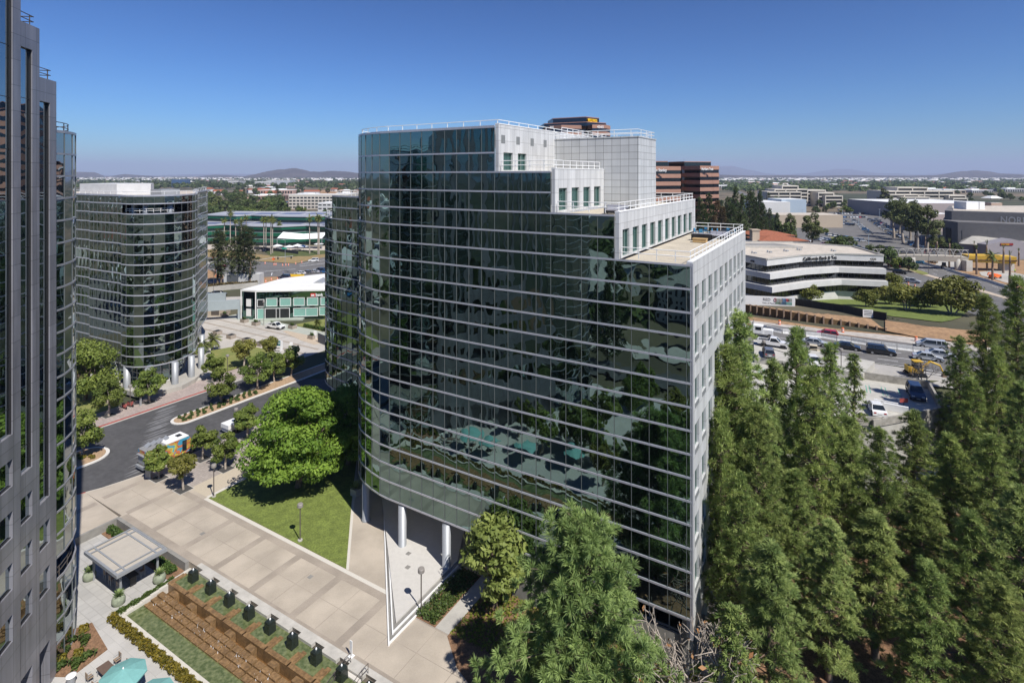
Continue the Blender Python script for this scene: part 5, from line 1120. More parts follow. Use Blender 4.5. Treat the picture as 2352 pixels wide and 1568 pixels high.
# ================================================================ intersection
def gslab(name,pts,m,z0,z1,k='T',terr=False):
    return slab(name,[tuple(G(k,x,y,None,terr)[:2]) for x,y in pts],z0,z1,m,False)
gslab('intersection',[(-900,1330),(-900,880),(0,880),(900,960),(1500,1000),(2000,880),(2600,800),(2700,1300),(1900,1400),(900,1290),(200,1300)],asph2,-.5,-.02)
gslab('concrete_apron',[(-900,1120),(-900,1050),(130,1090),(330,1180),(860,1190),(0,1270),(-500,1270)],dirt,-.5,-.005)
gslab('dirt_strip',[(850,1230),(1000,1210),(1500,1180),(1500,1290),(850,1330)],dirt,-.5,-.008)
gslab('median',[(-900,940),(130,960),(320,985),(320,1010),(100,1000),(-900,990)],conc,-.3,.15)
gslab('verge',[(-900,760),(100,760),(850,840),(1000,860),(1400,900),(2000,810),(2700,740),(2700,800),(2000,885),(1500,990),(900,955),(600,900),(-900,880)],mat('dry_verge',(.30,.22,.10),.95,.2,.25,sc2=(.8,.25)),-.3,.01)
gslab('green_verge',[(1000,800),(1500,790),(2000,790),(2700,700),(2700,740),(2000,840),(1700,880),(1100,880)],mat('green_verge',(.08,.10,.03),.95,.3,.3),-.3,.03)
gslab('patio',[(-600,690),(200,700),(900,720),(2700,720),(2700,790),(2000,800),(900,790),(-600,760)],mat('patio',(.48,.42,.36),.8,.1,.3),-.3,.02)
for pts in ([(860,1130),(1500,1080)],[(1000,1225),(1520,1170)],[(1560,1010),(2000,930)],[(1560,1040),(2200,960)],[(120,1225),(500,1250)],[(1120,1180),(1130,1140)]):
    a,c=G('T',*pts[0]),G('T',*pts[1]); dv=c-a; nn=Vector((-dv.y,dv.x,0)).normalized()*.14; slab('road_marking',[tuple((a+nn)[:2]),tuple((c+nn)[:2]),tuple((c-nn)[:2]),tuple((a-nn)[:2])],-.1,-.008,white,False)
gslab('asphalt_patch',[(1250,1100),(1330,1088),(1430,1102),(1350,1116)],asph,-.1,-.012); gslab('asphalt_patch',[(1310,1135),(1380,1123),(1450,1133),(1390,1146)],asph,-.1,-.012)
def barrel(loc,lab,grp='orange traffic barrels',sca=1):
    r=thing('traffic_barrel',lab,'traffic barrel',loc,0,grp,sca); b=MB(); b.lathe([(.32,0),(.32,.06),(.27,.07),(.25,1.0),(.2,1.02)],0,0,12); b.build('drum',orng,r)
    for z in (.3,.62): b=MB(); b.lathe([(.272,z),(.268,z+.14)],0,0,12); b.build('reflective_band',white,r)
    return r
B0=barrel(G('T',1020,1000),'orange barrel at the kerb left of the fallen signs')
B0['label']='orange traffic barrel on the far kerb of the intersection, first of its line from the tall trees'
bl=[(1160,1020,'second'),(1190,1020,'third'),(1295,1030,'fourth'),(1345,1028,'fifth'),(1388,1025,'sixth'),(1500,1005,'seventh'),(1595,985,'eighth')]
for x,y,l in bl: dup(B0,G('T',x,y),0,'orange traffic barrel on the far kerb of the intersection, %s of its line from the tall trees'%l)
for x,y,l in [(1030,1285,'first'),(1118,1255,'second'),(1215,1255,'third'),(970,1275,'last')]: dup(B0,G('T',x,y),0,'orange traffic barrel in the dirt behind the white bank roof, %s of the group'%l)
for x,y,l in [(200,905,'on the verge beyond the road'),(237,1120,'beside the near road edge'),(245,1190,'topmost of the pair by the thin pole'),(290,1175,'next to the thin pole, by the trees')]: dup(B0,G('T',x,y),0,'orange traffic barrel at the round building, '+l)
for x,y,l in [(875,1290,'orange warning sign at the edge of the white bank roof'),(1152,985,'orange diamond warning sign on the verge')]:
    r=thing('warning_sign',l,'road sign',G('T',x,y),0); b=MB(); b.v=[(-1.,0,2),(0,0,1),(1.,0,2),(0,0,3),(-1.,.06,2),(0,.06,1),(1.,.06,2),(0,.06,3)]; b.f=[(0,1,2,3),(7,6,5,4)]; b.m=[0,0]; b.build('panel',orng,r); b=MB(); b.tube((0,.1,0),(0,.1,2.5),.05); b.build('post',black,r)
yb=thing('water_barrier','yellow water filled barrier before the waiting cars','traffic barrier',G('T',1495,1200),R(-8)); 
for k in range(4): b=MB(); b.box(-3+2*k,0,0,1.95,.6,1.0,0,0,1,.4); b.build('segment',mat('yellow_plastic',(.7,.45,.03),.5,.1,2),yb)
for x,y,k,c,a,l in [(1780,965,'suv','white',200,'white car turning beyond the intersection'),(1570,1165,'sedan','white',172,'white car, first of the queue at the yellow barrier'),(1685,1150,'sedan','grey',172,'grey car, second of the queue at the yellow barrier'),(1785,1140,'sedan','silver',172,'pale silver car, third of the queue behind the yellow barrier'),(1870,1120,'suv','navy',172,'dark blue car, fourth of the queue behind the yellow barrier'),(1320,1230,'suv','navy',175,'dark car crossing the intersection behind the white bank roof'),(215,1055,'sedan','silver',-5,'silver car on the road beside the tall pines'),(320,1050,'sedan','red',-5,'dark red car half hidden by the tall pines'),(1960,1140,'hatch','blue',170,'blue car at the edge of the glass wing')]:
    car(k,c,G('T',x,y),R(a),l)
# people
def person(loc,rz,label,shirt,pants,seated=False,arm=.2,stride=.25):
    me=bpy.data.meshes.new('person'); hip=.92 if not seated else .5
    V=[(0,0,hip),(0,0,hip+.25),(0,0,hip+.50),(0,0,hip+.60),(.01,0,hip+.72)]
    E=[(0,1),(1,2),(2,3),(3,4)]; Rr=[.14,.13,.16,.055,.10]
    for sg in (-1,1):
        b=len(V)
        if seated: L=[(.05,sg*.1,hip),(.42,sg*.11,hip+.02),(.45,sg*.11,.08),(.58,sg*.11,.05)]
        else: L=[(0,sg*.1,hip-.05),(.03+sg*stride*.4,sg*.1,.5),(sg*stride,sg*.1,.09),(sg*stride+.14,sg*.1,.05)]
        V+=L; E+=[(0,b),(b,b+1),(b+1,b+2),(b+2,b+3)]; Rr+=[.1,.075,.05,.04]
        b=len(V); V+=[(0,sg*.19,hip+.50),(-sg*arm*.5,sg*.24,hip+.25),(-sg*arm+.1,sg*.22,hip+.03),(-sg*arm+.15,sg*.21,hip-.05)]; E+=[(2,b),(b,b+1),(b+1,b+2),(b+2,b+3)]; Rr+=[.06,.045,.035,.03]
    me.from_pydata(V,E,[]); me.skin_vertices or me.attributes
    bm=bmesh.new(); bm.from_mesh(me); sk=bm.verts.layers.skin.verify(); bm.verts.ensure_lookup_table()
    for i,v in enumerate(bm.verts): v[sk].radius=(Rr[i],Rr[i]); v[sk].use_root=(i==0)
    bm.to_mesh(me); bm.free(); o=bpy.data.objects.new('person',me); COL.objects.link(o); md=o.modifiers.new('s','SKIN'); md.use_smooth_shade=True; ms=o.modifiers.new('u','SUBSURF'); ms.levels=1
    dg=bpy.context.evaluated_depsgraph_get(); nm=bpy.data.meshes.new_from_object(o.evaluated_get(dg)); bpy.data.objects.remove(o)
    nm.materials.clear(); 
    for m in (mat('skin',(.42,.25,.17),.6,.05,8),shirt,pants,mat('hair',(.03,.02,.015),.7,.2,9)): nm.materials.append(m)
    for p in nm.polygons:
        z=p.center.z; p.material_index=3 if z>hip+.76 or (z>hip+.66 and p.center.x<-.02) else 0 if z>hip+.57 else 2 if (z<hip+.03 and abs(p.center.y)<.17) else (0 if z<hip+.12 and abs(p.center.y)>.17 else 1)
    o=link('person',nm); o.location=loc; o.rotation_euler=(0,0,rz); return tag(o,label,'person')
shb=mat('blue_shirt',(.12,.20,.45),.8,.05,5); jn=mat('dark_trousers',(.03,.035,.05),.8,.1,5); yv=mat('yellow_vest',(.55,.75,.05),.7,.05,5)
person(G('T',1303,1180),0,'person in a light blue shirt crossing the intersection',shb,jn)
person(ST(41.6,-26.4,LZ),RZ+PI/2,'person in a blue shirt seated under the teal parasol near the tower',mat('pale_blue_shirt',(.25,.33,.60),.8,.05,5),jn,True)
# traffic signal poles
def signalpole(base,arm,lab,h=7,sgn=None):
    r=thing('traffic_signal',lab,'traffic signal',base,0,'traffic signals of the intersection'); b=MB(); b.tube((0,0,0),(0,0,h),.14,.1); b.path([(0,0,h-.6),(arm[0]*.5,arm[1]*.5,h+.3),(arm[0],arm[1],h+.5)],.08); b.build('pole',alu,r)
    for f in (.6,.95): b=MB(); b.box(arm[0]*f,arm[1]*f,h-.7,.4,.4,1.1); b.build('signal_head',black,r)
    if sgn: b=MB(); b.box(-.2,-.3,h-.6,2.4,.06,.7); b.build('street_name_sign',mat('sign_green',(.02,.32,.20),.5,.05,2),r)
    b=MB(); b.path([(0,0,h),(0,0,h+3.5),(-1.5,0,h+4.1),(-3.5,0,h+4.2)],.06); b.build('lamp_arm',alu,r)
    return r
signalpole(G('T',1335,1010),(-12,3),'grey traffic signal mast with a green street sign on the verge',8,True)
signalpole(G('T',858,1185),(14,6),'grey traffic signal mast beside the tall pines',7)
# tall thin pines beside the intersection
for i,(x,y,sc_,k) in enumerate([(330,1330,.92,'euct'),(500,1320,.80,'euct'),(690,1325,1.05,'euct'),(790,1330,.98,'euct'),(280,1330,.97,'euct'),(610,1320,.85,'euct')]):
    plant(TRE[k],'pine_tree',['slim pine in the group by the intersection, second from the round building','lowest slim pine in the group by the intersection','tallest slim pine in the middle of the group by the intersection','slim pine at the bank end of the group by the intersection','slim pine of the group by the intersection standing next to the round building','slim pine in the middle of the group by the intersection, behind the tallest'][i],'tree',G('T',x,y),i*1.1,(sc_*1.35,sc_*1.35,sc_*1.05),'slim pines by the intersection')
ub=thing('utility_box','small pale utility enclosure at the foot of the slim pines','utility box',G('T',690,1315)); b=MB(); b.box(0,0,0,14,4,4.2); b.build('wall',mat('pale_box',(.5,.5,.49),.7,.1,.3),ub); b=MB(); b.box(-3.5,-2.05,.2,4.5,.1,3.8); b.build('door',mat('grey_door',(.09,.10,.11),.7,.1,1),ub)
# ---------------------------------------------------------------- green office building
gb=thing('green_office','long three storey office with green striped glass and solar panels behind the fan palms','office building'); gp=[(-215,352),(-189,343),(-182,350),(-160,340),(-140,336),(-128,344),(-112,337),(-96,346),(-70,342)]
gstr,t,b=newmat('green_stripes'); N=t.nodes; g=N.new('ShaderNodeNewGeometry'); sp_=N.new('ShaderNodeSeparateXYZ'); t.links.new(g.outputs['Position'],sp_.inputs[0]); w_=N.new('ShaderNodeMath'); w_.operation='FRACT'; m_=N.new('ShaderNodeMath'); m_.operation='MULTIPLY'; m_.inputs[1].default_value=.25
t.links.new(sp_.outputs[2],m_.inputs[0]); t.links.new(m_.outputs[0],w_.inputs[0]); r=N.new('ShaderNodeValToRGB'); r.color_ramp.interpolation='CONSTANT'; e=r.color_ramp.elements; e[0].position=0; e[0].color=(.008,.02,.02,1); e[1].position=.45; e[1].color=(.01,.13,.07,1)
for p_,c_ in ((.56,(.004,.05,.03)),(.62,(.01,.13,.07)),(.73,(.004,.05,.03)),(.79,(.01,.13,.07)),(.94,(.3,.32,.34))): x=e.new(p_); x.color=(*c_,1)
t.links.new(w_.outputs[0],r.inputs[0]); t.links.new(r.outputs[0],b.inputs['Base Color']); b.inputs['Roughness'].default_value=.18
back=[(-70,400),(-215,410)]
b=MB(); b.prism(gp+back,0,11.4); b.build('wall',gstr,gb); b=MB(); b.prism([(x,y-.6) for x,y in gp]+back,11.4,11.8); solr=mat('green_office_roof',(.36,.37,.40),.6,.12,.08); b.build('roof',solr,gb)
b=MB(); b.prism([(x+6,y+24) for x,y in gp]+[(-70,400),(-210,410)],12.1,15.6); b.build('upper_storey',gstr,gb); b=MB(); b.prism([(x+6,y+23.5) for x,y in gp]+[(-70,401),(-211,411)],15.6,16.2); b.build('upper_roof',solr,gb)
sol=mat('solar_panels',(.13,.15,.24),.4,.1,.5)
for k in range(7): b=MB(); b.box(-196+18*k,358+2*((k*37)%3),11.83,15,12,.1); b.build('solar_array',sol,gb); b=MB(); b.box(-188+18*k,384,16.23,14,12,.1); b.build('solar_array',sol,gb)
aw=thing('canvas_awning','white stretched canvas awning before the green office','awning',G('T',1560,770),0); b=MB(); b.v=[(-13,0,6.4),(13,0,6.2),(14,6,9.2),(-12,6,9.4),(0,0,5.7),(0,6,8.3)]; b.f=[(0,4,5,3),(4,1,2,5)]; b.m=[0,0]; b.build('canvas',white,aw)
for x in (-13,13): b=MB(); b.tube((x,0,0),(x,0,6.3),.15); b.build('post',alu,aw)
for i,(x,y) in enumerate([(1215,775),(1400,790),(1620,785),(1860,745),(1530,770)]):
    o=thing('cafe_parasol','white cafe parasol before the green office, %s from the slim pines'%['first','second','fourth','last','third'][i],'parasol',G('T',x,y+15),0,'white parasols before the green office'); b=MB(); b.v=[(0,0,3.6)]+[(2.9*math.cos(k*PI/4),2.9*math.sin(k*PI/4),2.6) for k in range(8)]; b.f=[(0,1+k,1+(k+1)%8) for k in range(8)]; b.m=[0]*8; b.build('canopy',white,o); b=MB(); b.tube((0,0,0),(0,0,3.5),.06); b.build('pole',alu,o)
for i,(cx_,cy_,tp) in enumerate([(380,700,318),(475,740,200),(560,690,340),(648,700,325),(725,690,275),(1000,800,305),(1033,790,310),(1110,850,290),(1137,830,310),(1240,700,370),(1720,840,290),(1850,850,270),(1868,850,290),(1990,700,240)]):
    a=G('T',cx_,cy_); tz=H-(px('T',cx_,tp)[1]-HY)/F_*a.y
    plant(TRE['palm'],'palm_tree','tall fan palm before the green office, %s in the row from the round building'%ordn[i],'palm',a,i*.9,(1.25,1.25,tz/14),'tall fan palms before the green office')
def fenceline(name,label,cat,pts,h,th,m,z0=-.2,post=None,parent=None):
    r=thing(name,label,cat); b=MB()
    for a,c in zip(pts,pts[1:]):
        dv=c-a; n=Vector((-dv.y,dv.x,0)).normalized()*th/2; k=len(b.v)
        for q in (a,c):
            for (o,z) in ((n,z0),(-n,z0),(-n,h),(n,h)): b.v.append((q.x+o.x,q.y+o.y,q.z+z))
        for f in ((0,4,5,1),(1,5,6,2),(2,6,7,3),(3,7,4,0),(0,1,2,3),(7,6,5,4)): b.f.append(tuple(k+i for i in f)); b.m.append(0)
    b.build('panel',m,r)
    if post:
        P=[]; 
        for a,c in zip(pts,pts[1:]):
            n_=max(1,round((c-a).length/post)); P+=[a.lerp(c,i/n_) for i in range(n_)]
        for q in P+[pts[-1]]: b=MB(); b.box(q.x,q.y-.02,q.z+z0,.1,.1,h-z0+.1); b.build('post',black,r)
    return r
fenceline('screen_fence','dark fabric screen fence below the fan palms','fence',[G('T',850,775),G('T',1200,805),G('T',1540,850)],1.8,.08,mat('dark_screen',(.03,.03,.035),.8,.2,1),post=12)
# ================================================================ right hand side: roads
def Gt(k,x,y): return G(k,x,y,None,True)
def tsheet(name,k,left,right,m,dz=.03,n=3,kind='structure'):
    """strip of ground between two picture polylines, laid on the terrain"""
    def res(pl,N):
        P=Path([px(k,*p) for p in pl]); return [P.at(P.L*i/(N-1))[0] for i in range(N)]
    N=max(14,3*len(left)); A=res(left,N); B=res(right,N); b=MB(); W_=[]
    for a,c in zip(A,B): 
        pa=G('*',a.x,a.y,None,True); pc=G('*',c.x,c.y,None,True); W_.append([pa.lerp(pc,i/n) for i in range(n+1)])
    for i in range(N):
        for j in range(n+1): q=W_[i][j]; b.v.append((q.x,q.y,zt(q.x,q.y)+.06+dz))
    for i in range(N-1):
        for j in range(n): a=i*(n+1)+j; b.f.append((a,a+1,a+n+2,a+n+1)); b.m.append(0)
    # make it face up
    o=b.build(name,m); me=o.data
    if sum(p.normal.z for p in me.polygons)<0: me.flip_normals()
    o['kind']=kind; return o
def mline(k,pts,w_=.14,m=None,dz=.07,name='road_marking',dash=None):
    P=[Gt(k,*p) for p in pts]; pth=Path([(p.x,p.y) for p in P]); L=pth.L; segs=[]
    if dash:
        d=0
        while d<L: segs.append((d,min(L,d+dash[0]))); d+=dash[0]+dash[1]
    else: segs=[(L*i/12,L*(i+1)/12) for i in range(12)]
    b=MB()
    for d0,d1 in segs:
        a,dr=pth.at(d0); c,dr2=pth.at(d1); n=Vector((-dr.y,dr.x,0))*w_/2; n2=Vector((-dr2.y,dr2.x,0))*w_/2
        b.face([(q.x,q.y,zt(q.x,q.y)+.06+dz) for q in (a+n,a-n,c-n2,c+n2)])
    o=b.build(name,m or white)
    if sum(p.normal.z for p in o.data.polygons)<0: o.data.flip_normals()
    o['kind']='structure'; return o
# near road with the queue of cars (crop Q), wide dirt margins
tsheet('dirt_margin','Q',[(-300,100),(60,150),(900,270),(1500,330),(2400,420)],[(-300,170),(60,200),(900,320),(1500,400),(2500,520)],dirt,.02)
tsheet('concrete_shoulder','Q',[(-300,165),(60,190),(650,255),(1000,300),(1500,340),(2000,395),(2500,470)],[(-300,190),(60,215),(650,285),(1000,330),(1500,395),(2000,450),(2500,520)],mat('pale_shoulder',(.46,.42,.37),.85,.12,.4,sc2=(.8,.15)),.04)
tsheet('road','Q',[(-300,180),(60,205),(900,320),(1500,395),(2500,520)],[(-400,330),(130,400),(900,520),(1700,660),(2500,790)],asph2,.06,6)
tsheet('concrete_shoulder','Q',[(-400,335),(130,405),(900,535),(1700,665),(2500,795)],[(-400,380),(130,445),(900,600),(1750,820),(2600,900)],mat('grey_shoulder',(.36,.345,.32),.85,.1,.5),.035)
mline('Q',[(80,213),(500,262),(1000,325),(1700,415)],.16); mline('Q',[(120,350),(600,420),(1000,475),(1500,545),(1900,600)],.16); mline('Q',[(800,520),(1300,597),(1700,650),(1940,690)],.16)
mline('Q',[(160,250),(500,295),(900,352),(1700,445)],.14,dash=(3,7)); mline('Q',[(310,347),(700,400),(1100,455),(1900,550)],.14,dash=(3,7)); mline('Q',[(900,500),(1300,557),(1700,610)],.14,dash=(3.2,4))
# concrete barrier segments
kr=[(215,275),(285,290),(420,315),(500,325),(640,345),(790,362),(935,385),(1070,405),(1215,430),(1355,450),(1500,470),(1650,490),(1810,510),(1950,528)]
kb_=mat('barrier_white',(.66,.66,.64),.6,.1,1.2,sc2=(3,.2)); kp=[Gt('Q',x,y) for x,y in kr]
def kbar(a,c,lab,grp):
    dv=c-a; L=dv.length-.12; r=thing('concrete_barrier',lab,'road barrier',(a+c)/2,math.atan2(dv.y,dv.x),grp)
    b=MB(); n=0
    prof=[(-.34,0),(.34,0),(.32,.14),(.15,.4),(.11,1.05),(-.11,1.05),(-.15,.4),(-.32,.14)]
    b.v=[(-L/2,p[0],p[1]) for p in prof]+[(L/2,p[0],p[1]) for p in prof]; k=8
    b.f=[tuple(range(7,-1,-1)),tuple(range(8,16))]+[(i,(i+1)%k,k+(i+1)%k,k+i) for i in range(k)]; b.m=[0]*10; b.build('block',kb_,r); return r
for i,(a,c) in enumerate(zip(kp,kp[1:])): kbar(a,c,'white concrete barrier in the middle of the near road, %s from the white lorry'%(ordn[i]),'white road barriers')
for i,(x,y,l) in enumerate([(395,232,'between the lorry and the red car'),(990,307,'behind the red car, by the timber wall'),(1680,390,'before the silver minivan'),(195,432,'at the parking deck by the building wall')]): dup(B0,Gt('Q',x,y),0,'orange traffic barrel on the near road, '+l)
RA=math.atan2((Gt('Q',1500,560)-Gt('Q',800,470)).y,(Gt('Q',1500,560)-Gt('Q',800,470)).x)
for x,y,k,c,a,l in [(725,425,'sedan','silver',0,'silver sedan behind the white lorry on the near road'),(1030,470,'sedan','black',0,'black sedan with silver wheels between the silver sedan and the dark suv'),(1350,512,'suv','black',0,'black suv on the near road'),(845,345,'hatch','red',PI,'red hatchback beyond the white barriers'),(1825,455,'van','silver',PI,'silver minivan beyond the white barriers'),(1790,570,'sedan','silver',0,'silver coupe half hidden by the pines'),(1905,540,'sedan','silver',0,'silver sedan mostly hidden by the pines beside the coupe')]:
    car(k,c,Gt('Q',x,y)+Vector((0,0,.05)),RA+a,l)
# white tipper lorry
lo=thing('tipper_lorry','white tipper lorry with a long bonnet beside the pines','lorry',Gt('Q',190,345)+Vector((0,0,.05)),RA,scale=.95)
b=MB(); b.bx(-.9,1.15,-1.0,1.0,.9,2.65); b.build('cab',white,lo); b=MB(); b.bx(1.15,3.1,-.85,.85,.85,1.9); b.side([(3.1,.7),(3.1,1.9),(3.2,1.7),(3.2,.7)],-.8,.8); b.build('bonnet',white,lo)
b=MB(); b.bx(-6.2,-1.1,-1.2,1.2,1.2,2.5); b.build('tipper_body',white,lo); b=MB(); b.bx(-6.,-1.3,-1.05,1.05,2.5,2.515); b.build('load',dirt,lo); b=MB(); b.bx(-6.2,3.0,-.45,.45,.6,1.0); b.build('chassis',black,lo)
b=MB(); b.bx(1.155,1.17,-.85,.85,1.75,2.45); b.bx(-.4,.8,-1.015,-1.0,1.7,2.4); b.build('windows',cglass,lo); b=MB(); b.bx(3.2,3.24,-.6,.6,.9,1.75); b.build('grille',chrome,lo)
for y in (-.95,.95): b=MB(); b.tube((-.95,y,1.0),(-.95,y,3.4),.09,.09,8); b.build('exhaust_stack',chrome,lo)
wheelset(lo,(-5.2,-3.9,2.5),.98,.52,.32)
# cars and machines beside the near road
def skid(loc,rz,lab):
    r=thing('skid_steer_loader',lab,'loader',loc,rz); cr=mat('cream_paint',(.55,.48,.36),.5,.1,2); b=MB(); b.bx(-1.2,.7,-.6,.6,.35,1.1); b.build('body',cr,r); b=MB(); b.bx(-.7,.5,-.5,.5,1.1,2.0); b.build('cab',black,r); b=MB(); b.bx(-.75,.55,-.55,.55,2.0,2.1); b.build('roof',cr,r)
    for y in (-.68,.68): b=MB(); b.path([(-1.1,y,1.6),(.5,y,1.3),(1.3,y,.4)],.08); b.build('lift_arm',cr,r)
    b=MB(); b.side([(1.3,.1),(2.0,.1),(1.35,.65)],-.85,.85); b.build('bucket',steelr,r); wheelset(r,(-.8,.4),.75,.36,.28); return r
skid(Gt('Q',710,525),RA+PI,'cream skid steer loader on the dirt between the parking deck and the road')
dg_=thing('mini_digger','yellow mini excavator on tracks with its arm stretched towards the pines','excavator',Gt('Q',1670,715),R(-12)); yl=mat('digger_yellow',(.58,.36,.03),.45,.1,2)
b=MB(); b.bx(-1.1,.9,-.9,.9,.75,1.5); b.bx(-1.3,-.6,-.8,.8,.8,1.7); b.build('house',yl,dg_); b=MB(); b.bx(-.5,.75,-.85,.1,1.5,2.6); b.build('cab',cglass,dg_); b=MB(); b.bx(-.6,.85,-.95,.2,2.6,2.75); b.build('cab_roof',yl,dg_)
for y in (-.85,.85): b=MB(); b.side([(-1.5,.3),(-1.2,.65),(1.2,.65),(1.5,.3),(1.2,0),(-1.2,0)],y-.22,y+.22); b.build('track',tyre,dg_)
b=MB(); b.path([(.9,.3,1.1),(2.4,.3,2.5),(3.9,.3,1.9)],.17,6); b.build('boom',yl,dg_); b=MB(); b.path([(3.9,.3,1.9),(4.5,.3,.5)],.12,6); b.build('dipper_arm',yl,dg_); b=MB(); b.side([(4.3,.5),(4.9,.4),(4.7,-.05),(4.2,.0)],0,.6); b.build('bucket',steelr,dg_)
# timber lagging wall, banks and screens
def lagging():
    pts=[(60,40),(250,70),(500,110),(780,160),(1000,200),(1200,235),(1390,270)]; base=[(60,128),(250,152),(500,186),(780,222),(1000,240),(1200,262),(1390,292)]
    r=thing('timber_retaining_wall','long timber lagging wall with rusty steel posts below the cut bank','retaining wall'); P=[Gt('Q',*p) for p in base]; b=MB(); T=[]
    for p,(tx,ty) in zip(P,pts): x,y=px('Q',tx,ty); T.append(H-(y-HY)/F_*p.y-p.z)
    for (a,h0),(c,h1) in zip(zip(P,T),zip(P[1:],T[1:])): 
        k=len(b.v)
        for (q,h) in ((a,h0),(c,h1)):
            for (o,z) in ((.0,-.3),(.25,-.3),(.25,h),(.0,h)): b.v.append((q.x+o*.3,q.y+o,q.z+z))
        for f in ((1,5,4,0),(2,6,5,1),(3,7,6,2),(0,4,7,3)): b.f.append(tuple(k+i for i in f)); b.m.append(0)
    lg,t,bb=newmat('lagging_boards'); N=t.nodes; g=N.new('ShaderNodeNewGeometry'); wv=N.new('ShaderNodeTexWave'); wv.bands_direction='Z'; wv.inputs['Scale'].default_value=1.2; wv.inputs['Distortion'].default_value=.6; t.links.new(g.outputs['Position'],wv.inputs['Vector']); r2=N.new('ShaderNodeValToRGB'); r2.color_ramp.elements[0].position=.0; r2.color_ramp.elements[0].color=(.07,.04,.02,1); r2.color_ramp.elements[1].position=.35; r2.color_ramp.elements[1].color=(.22,.135,.06,1); t.links.new(wv.outputs[0],r2.inputs[0]); t.links.new(r2.outputs[0],bb.inputs['Base Color']); bb.inputs['Roughness'].default_value=.9
    b.build('timber_boards',lg,r)
    pth=Path([(p.x,p.y) for p in P]); n=18
    for i in range(n+1):
        d=pth.L*i/n; q,_=pth.at(d); j=0
        while j<len(P)-2 and pth.c[j+1]<d: j+=1
        k=(d-pth.c[j])/(pth.c[j+1]-pth.c[j]); h=T[j]*(1-k)+T[j+1]*k; s_=MB(); s_.box(q.x,q.y-.14,zt(q.x,q.y)-.2,.36,.3,h+.55); s_.build('steel_post',steelr,r)
    return P,T,pth
LP,LT,LPath=lagging()
# raised bank behind the timber wall up to lawn and building
lawnz=4.6
bank_pts=[]; b=MB()
scr=[Gt('Q',545,45),Gt('Q',800,85),Gt('Q',1000,112),Gt('Q',1195,160),Gt('Q',1400,195)]
def zl(p): return p.z
nb=len(LP)
b=MB(); N_=24
top=[]
for i in range(N_+1):
    d=LPath.L*i/N_; q,_=LPath.at(d); j=0
    while j<nb-2 and LPath.c[j+1]<d: j+=1
    k=(d-LPath.c[j])/(LPath.c[j+1]-LPath.c[j]); h=LT[j]*(1-k)+LT[j+1]*k
    z0=zt(q.x,q.y)+.06+h-.05
    for m_ in range(5):
        u=m_/4; y=q.y+.2+u*14; x=q.x+u*5; zz=z0*(1-u)+ (zt(x,y)+.1)*u + (.25*math.sin(i*1.9+m_*2.3))*(1 if 0<m_<4 else 0)
        b.v.append((x,y,max(zz,zt(x,y)+.05) if m_ else zz))
for i in range(N_):
    for m_ in range(4): a=i*5+m_; b.f.append((a,a+5,a+6,a+1)); b.m.append(0)
o=b.build('cut_bank',dirt,None,True); 
if sum(p.normal.z for p in o.data.polygons)<0: o.data.flip_normals()
o['kind']='structure'
tsheet('spoil_strip','Q',[(1390,200),(1800,260),(2100,290),(2300,300)],[(1390,300),(1700,360),(2000,395),(2400,420)],dirt,.25)
tsheet('lawn','Q',[(560,20),(900,55),(1200,120),(1400,150),(1950,215),(2100,170)],[(640,-60),(900,-50),(1300,-60),(1600,-75),(2000,-60),(2250,40)],grass,.12,5)
fenceline('screen_fence','long black fabric screen fence along the lawn of the white bank building','fence',[p+Vector((0,0,0)) for p in scr],1.9,.07,mat('black_fabric',(.022,.022,.024),.75,.15,1),post=4)
np_=thing('notice_panel','white notice board on the black screen fence','sign',Gt('Q',1220,168)+Vector((0,-.3,0)),-.3); b=MB(); b.box(0,0,.2,2.2,.06,1.9); b.build('panel',white,np_)
for k in range(4): b=MB(); b.box(0,-.04,1.7-.35*k,1.7,.03,.12); b.build('text_line',black,np_)
hedge_row('hedge','clipped dark hedge at the end of the black screen fence',[Gt('Q',1405,170)[:2],Gt('Q',1700,215)[:2],Gt('Q',1960,245)[:2]],5000,shrub_m,230,1.3,.3,6.4)
# banner fence with writing
bA,bC=Vector((PX(1680,165),165,zt(PX(1680,165),165)+.1)),Vector((PX(1826,160),160,zt(PX(1826,160),160)+.1)); bann=thing('banner_fence','long white advertising banner fence with pictures before the white bank building','banner',bA,math.atan2((bC-bA).y,(bC-bA).x)); bl_=(bC-bA).length; dz=(bC.z-bA.z)
bh_=2.9; ban=MB(); ban.v=[(0,0,0),(bl_,0,dz),(bl_,0,dz+bh_*.9),(0,0,bh_),(0,.1,0),(bl_,.1,dz),(bl_,.1,dz+bh_*.9),(0,.1,bh_)]; ban.f=[(0,1,2,3),(7,6,5,4),(3,2,6,7),(0,4,5,1),(1,5,6,2),(4,0,3,7)]; ban.m=[0]*6; ban.build('banner',white,bann)
def bpos(f): return f*bl_,dz*f
fx,fz=bpos(.50); place_text('RED',1.15,mat('sign_grey',(.12,.12,.13),.6,.05,3),bann,(fx,-.04,fz+1.45),(R(90),0,0),.01); b=MB()
ring=[(fx+3.3+.30*math.cos(i*PI/10),-.05,fz+1.85+.45*math.sin(i*PI/10)) for i in range(21)]; b.path(ring,.09,5); b.build('red_ring',mat('sign_dark_red',(.30,.01,.02),.6,.05,3),bann); place_text('Taste of Mexico',.55,MT['sign_grey'],bann,(fx-.1,-.04,fz+.65),(R(90),0,0),.01)
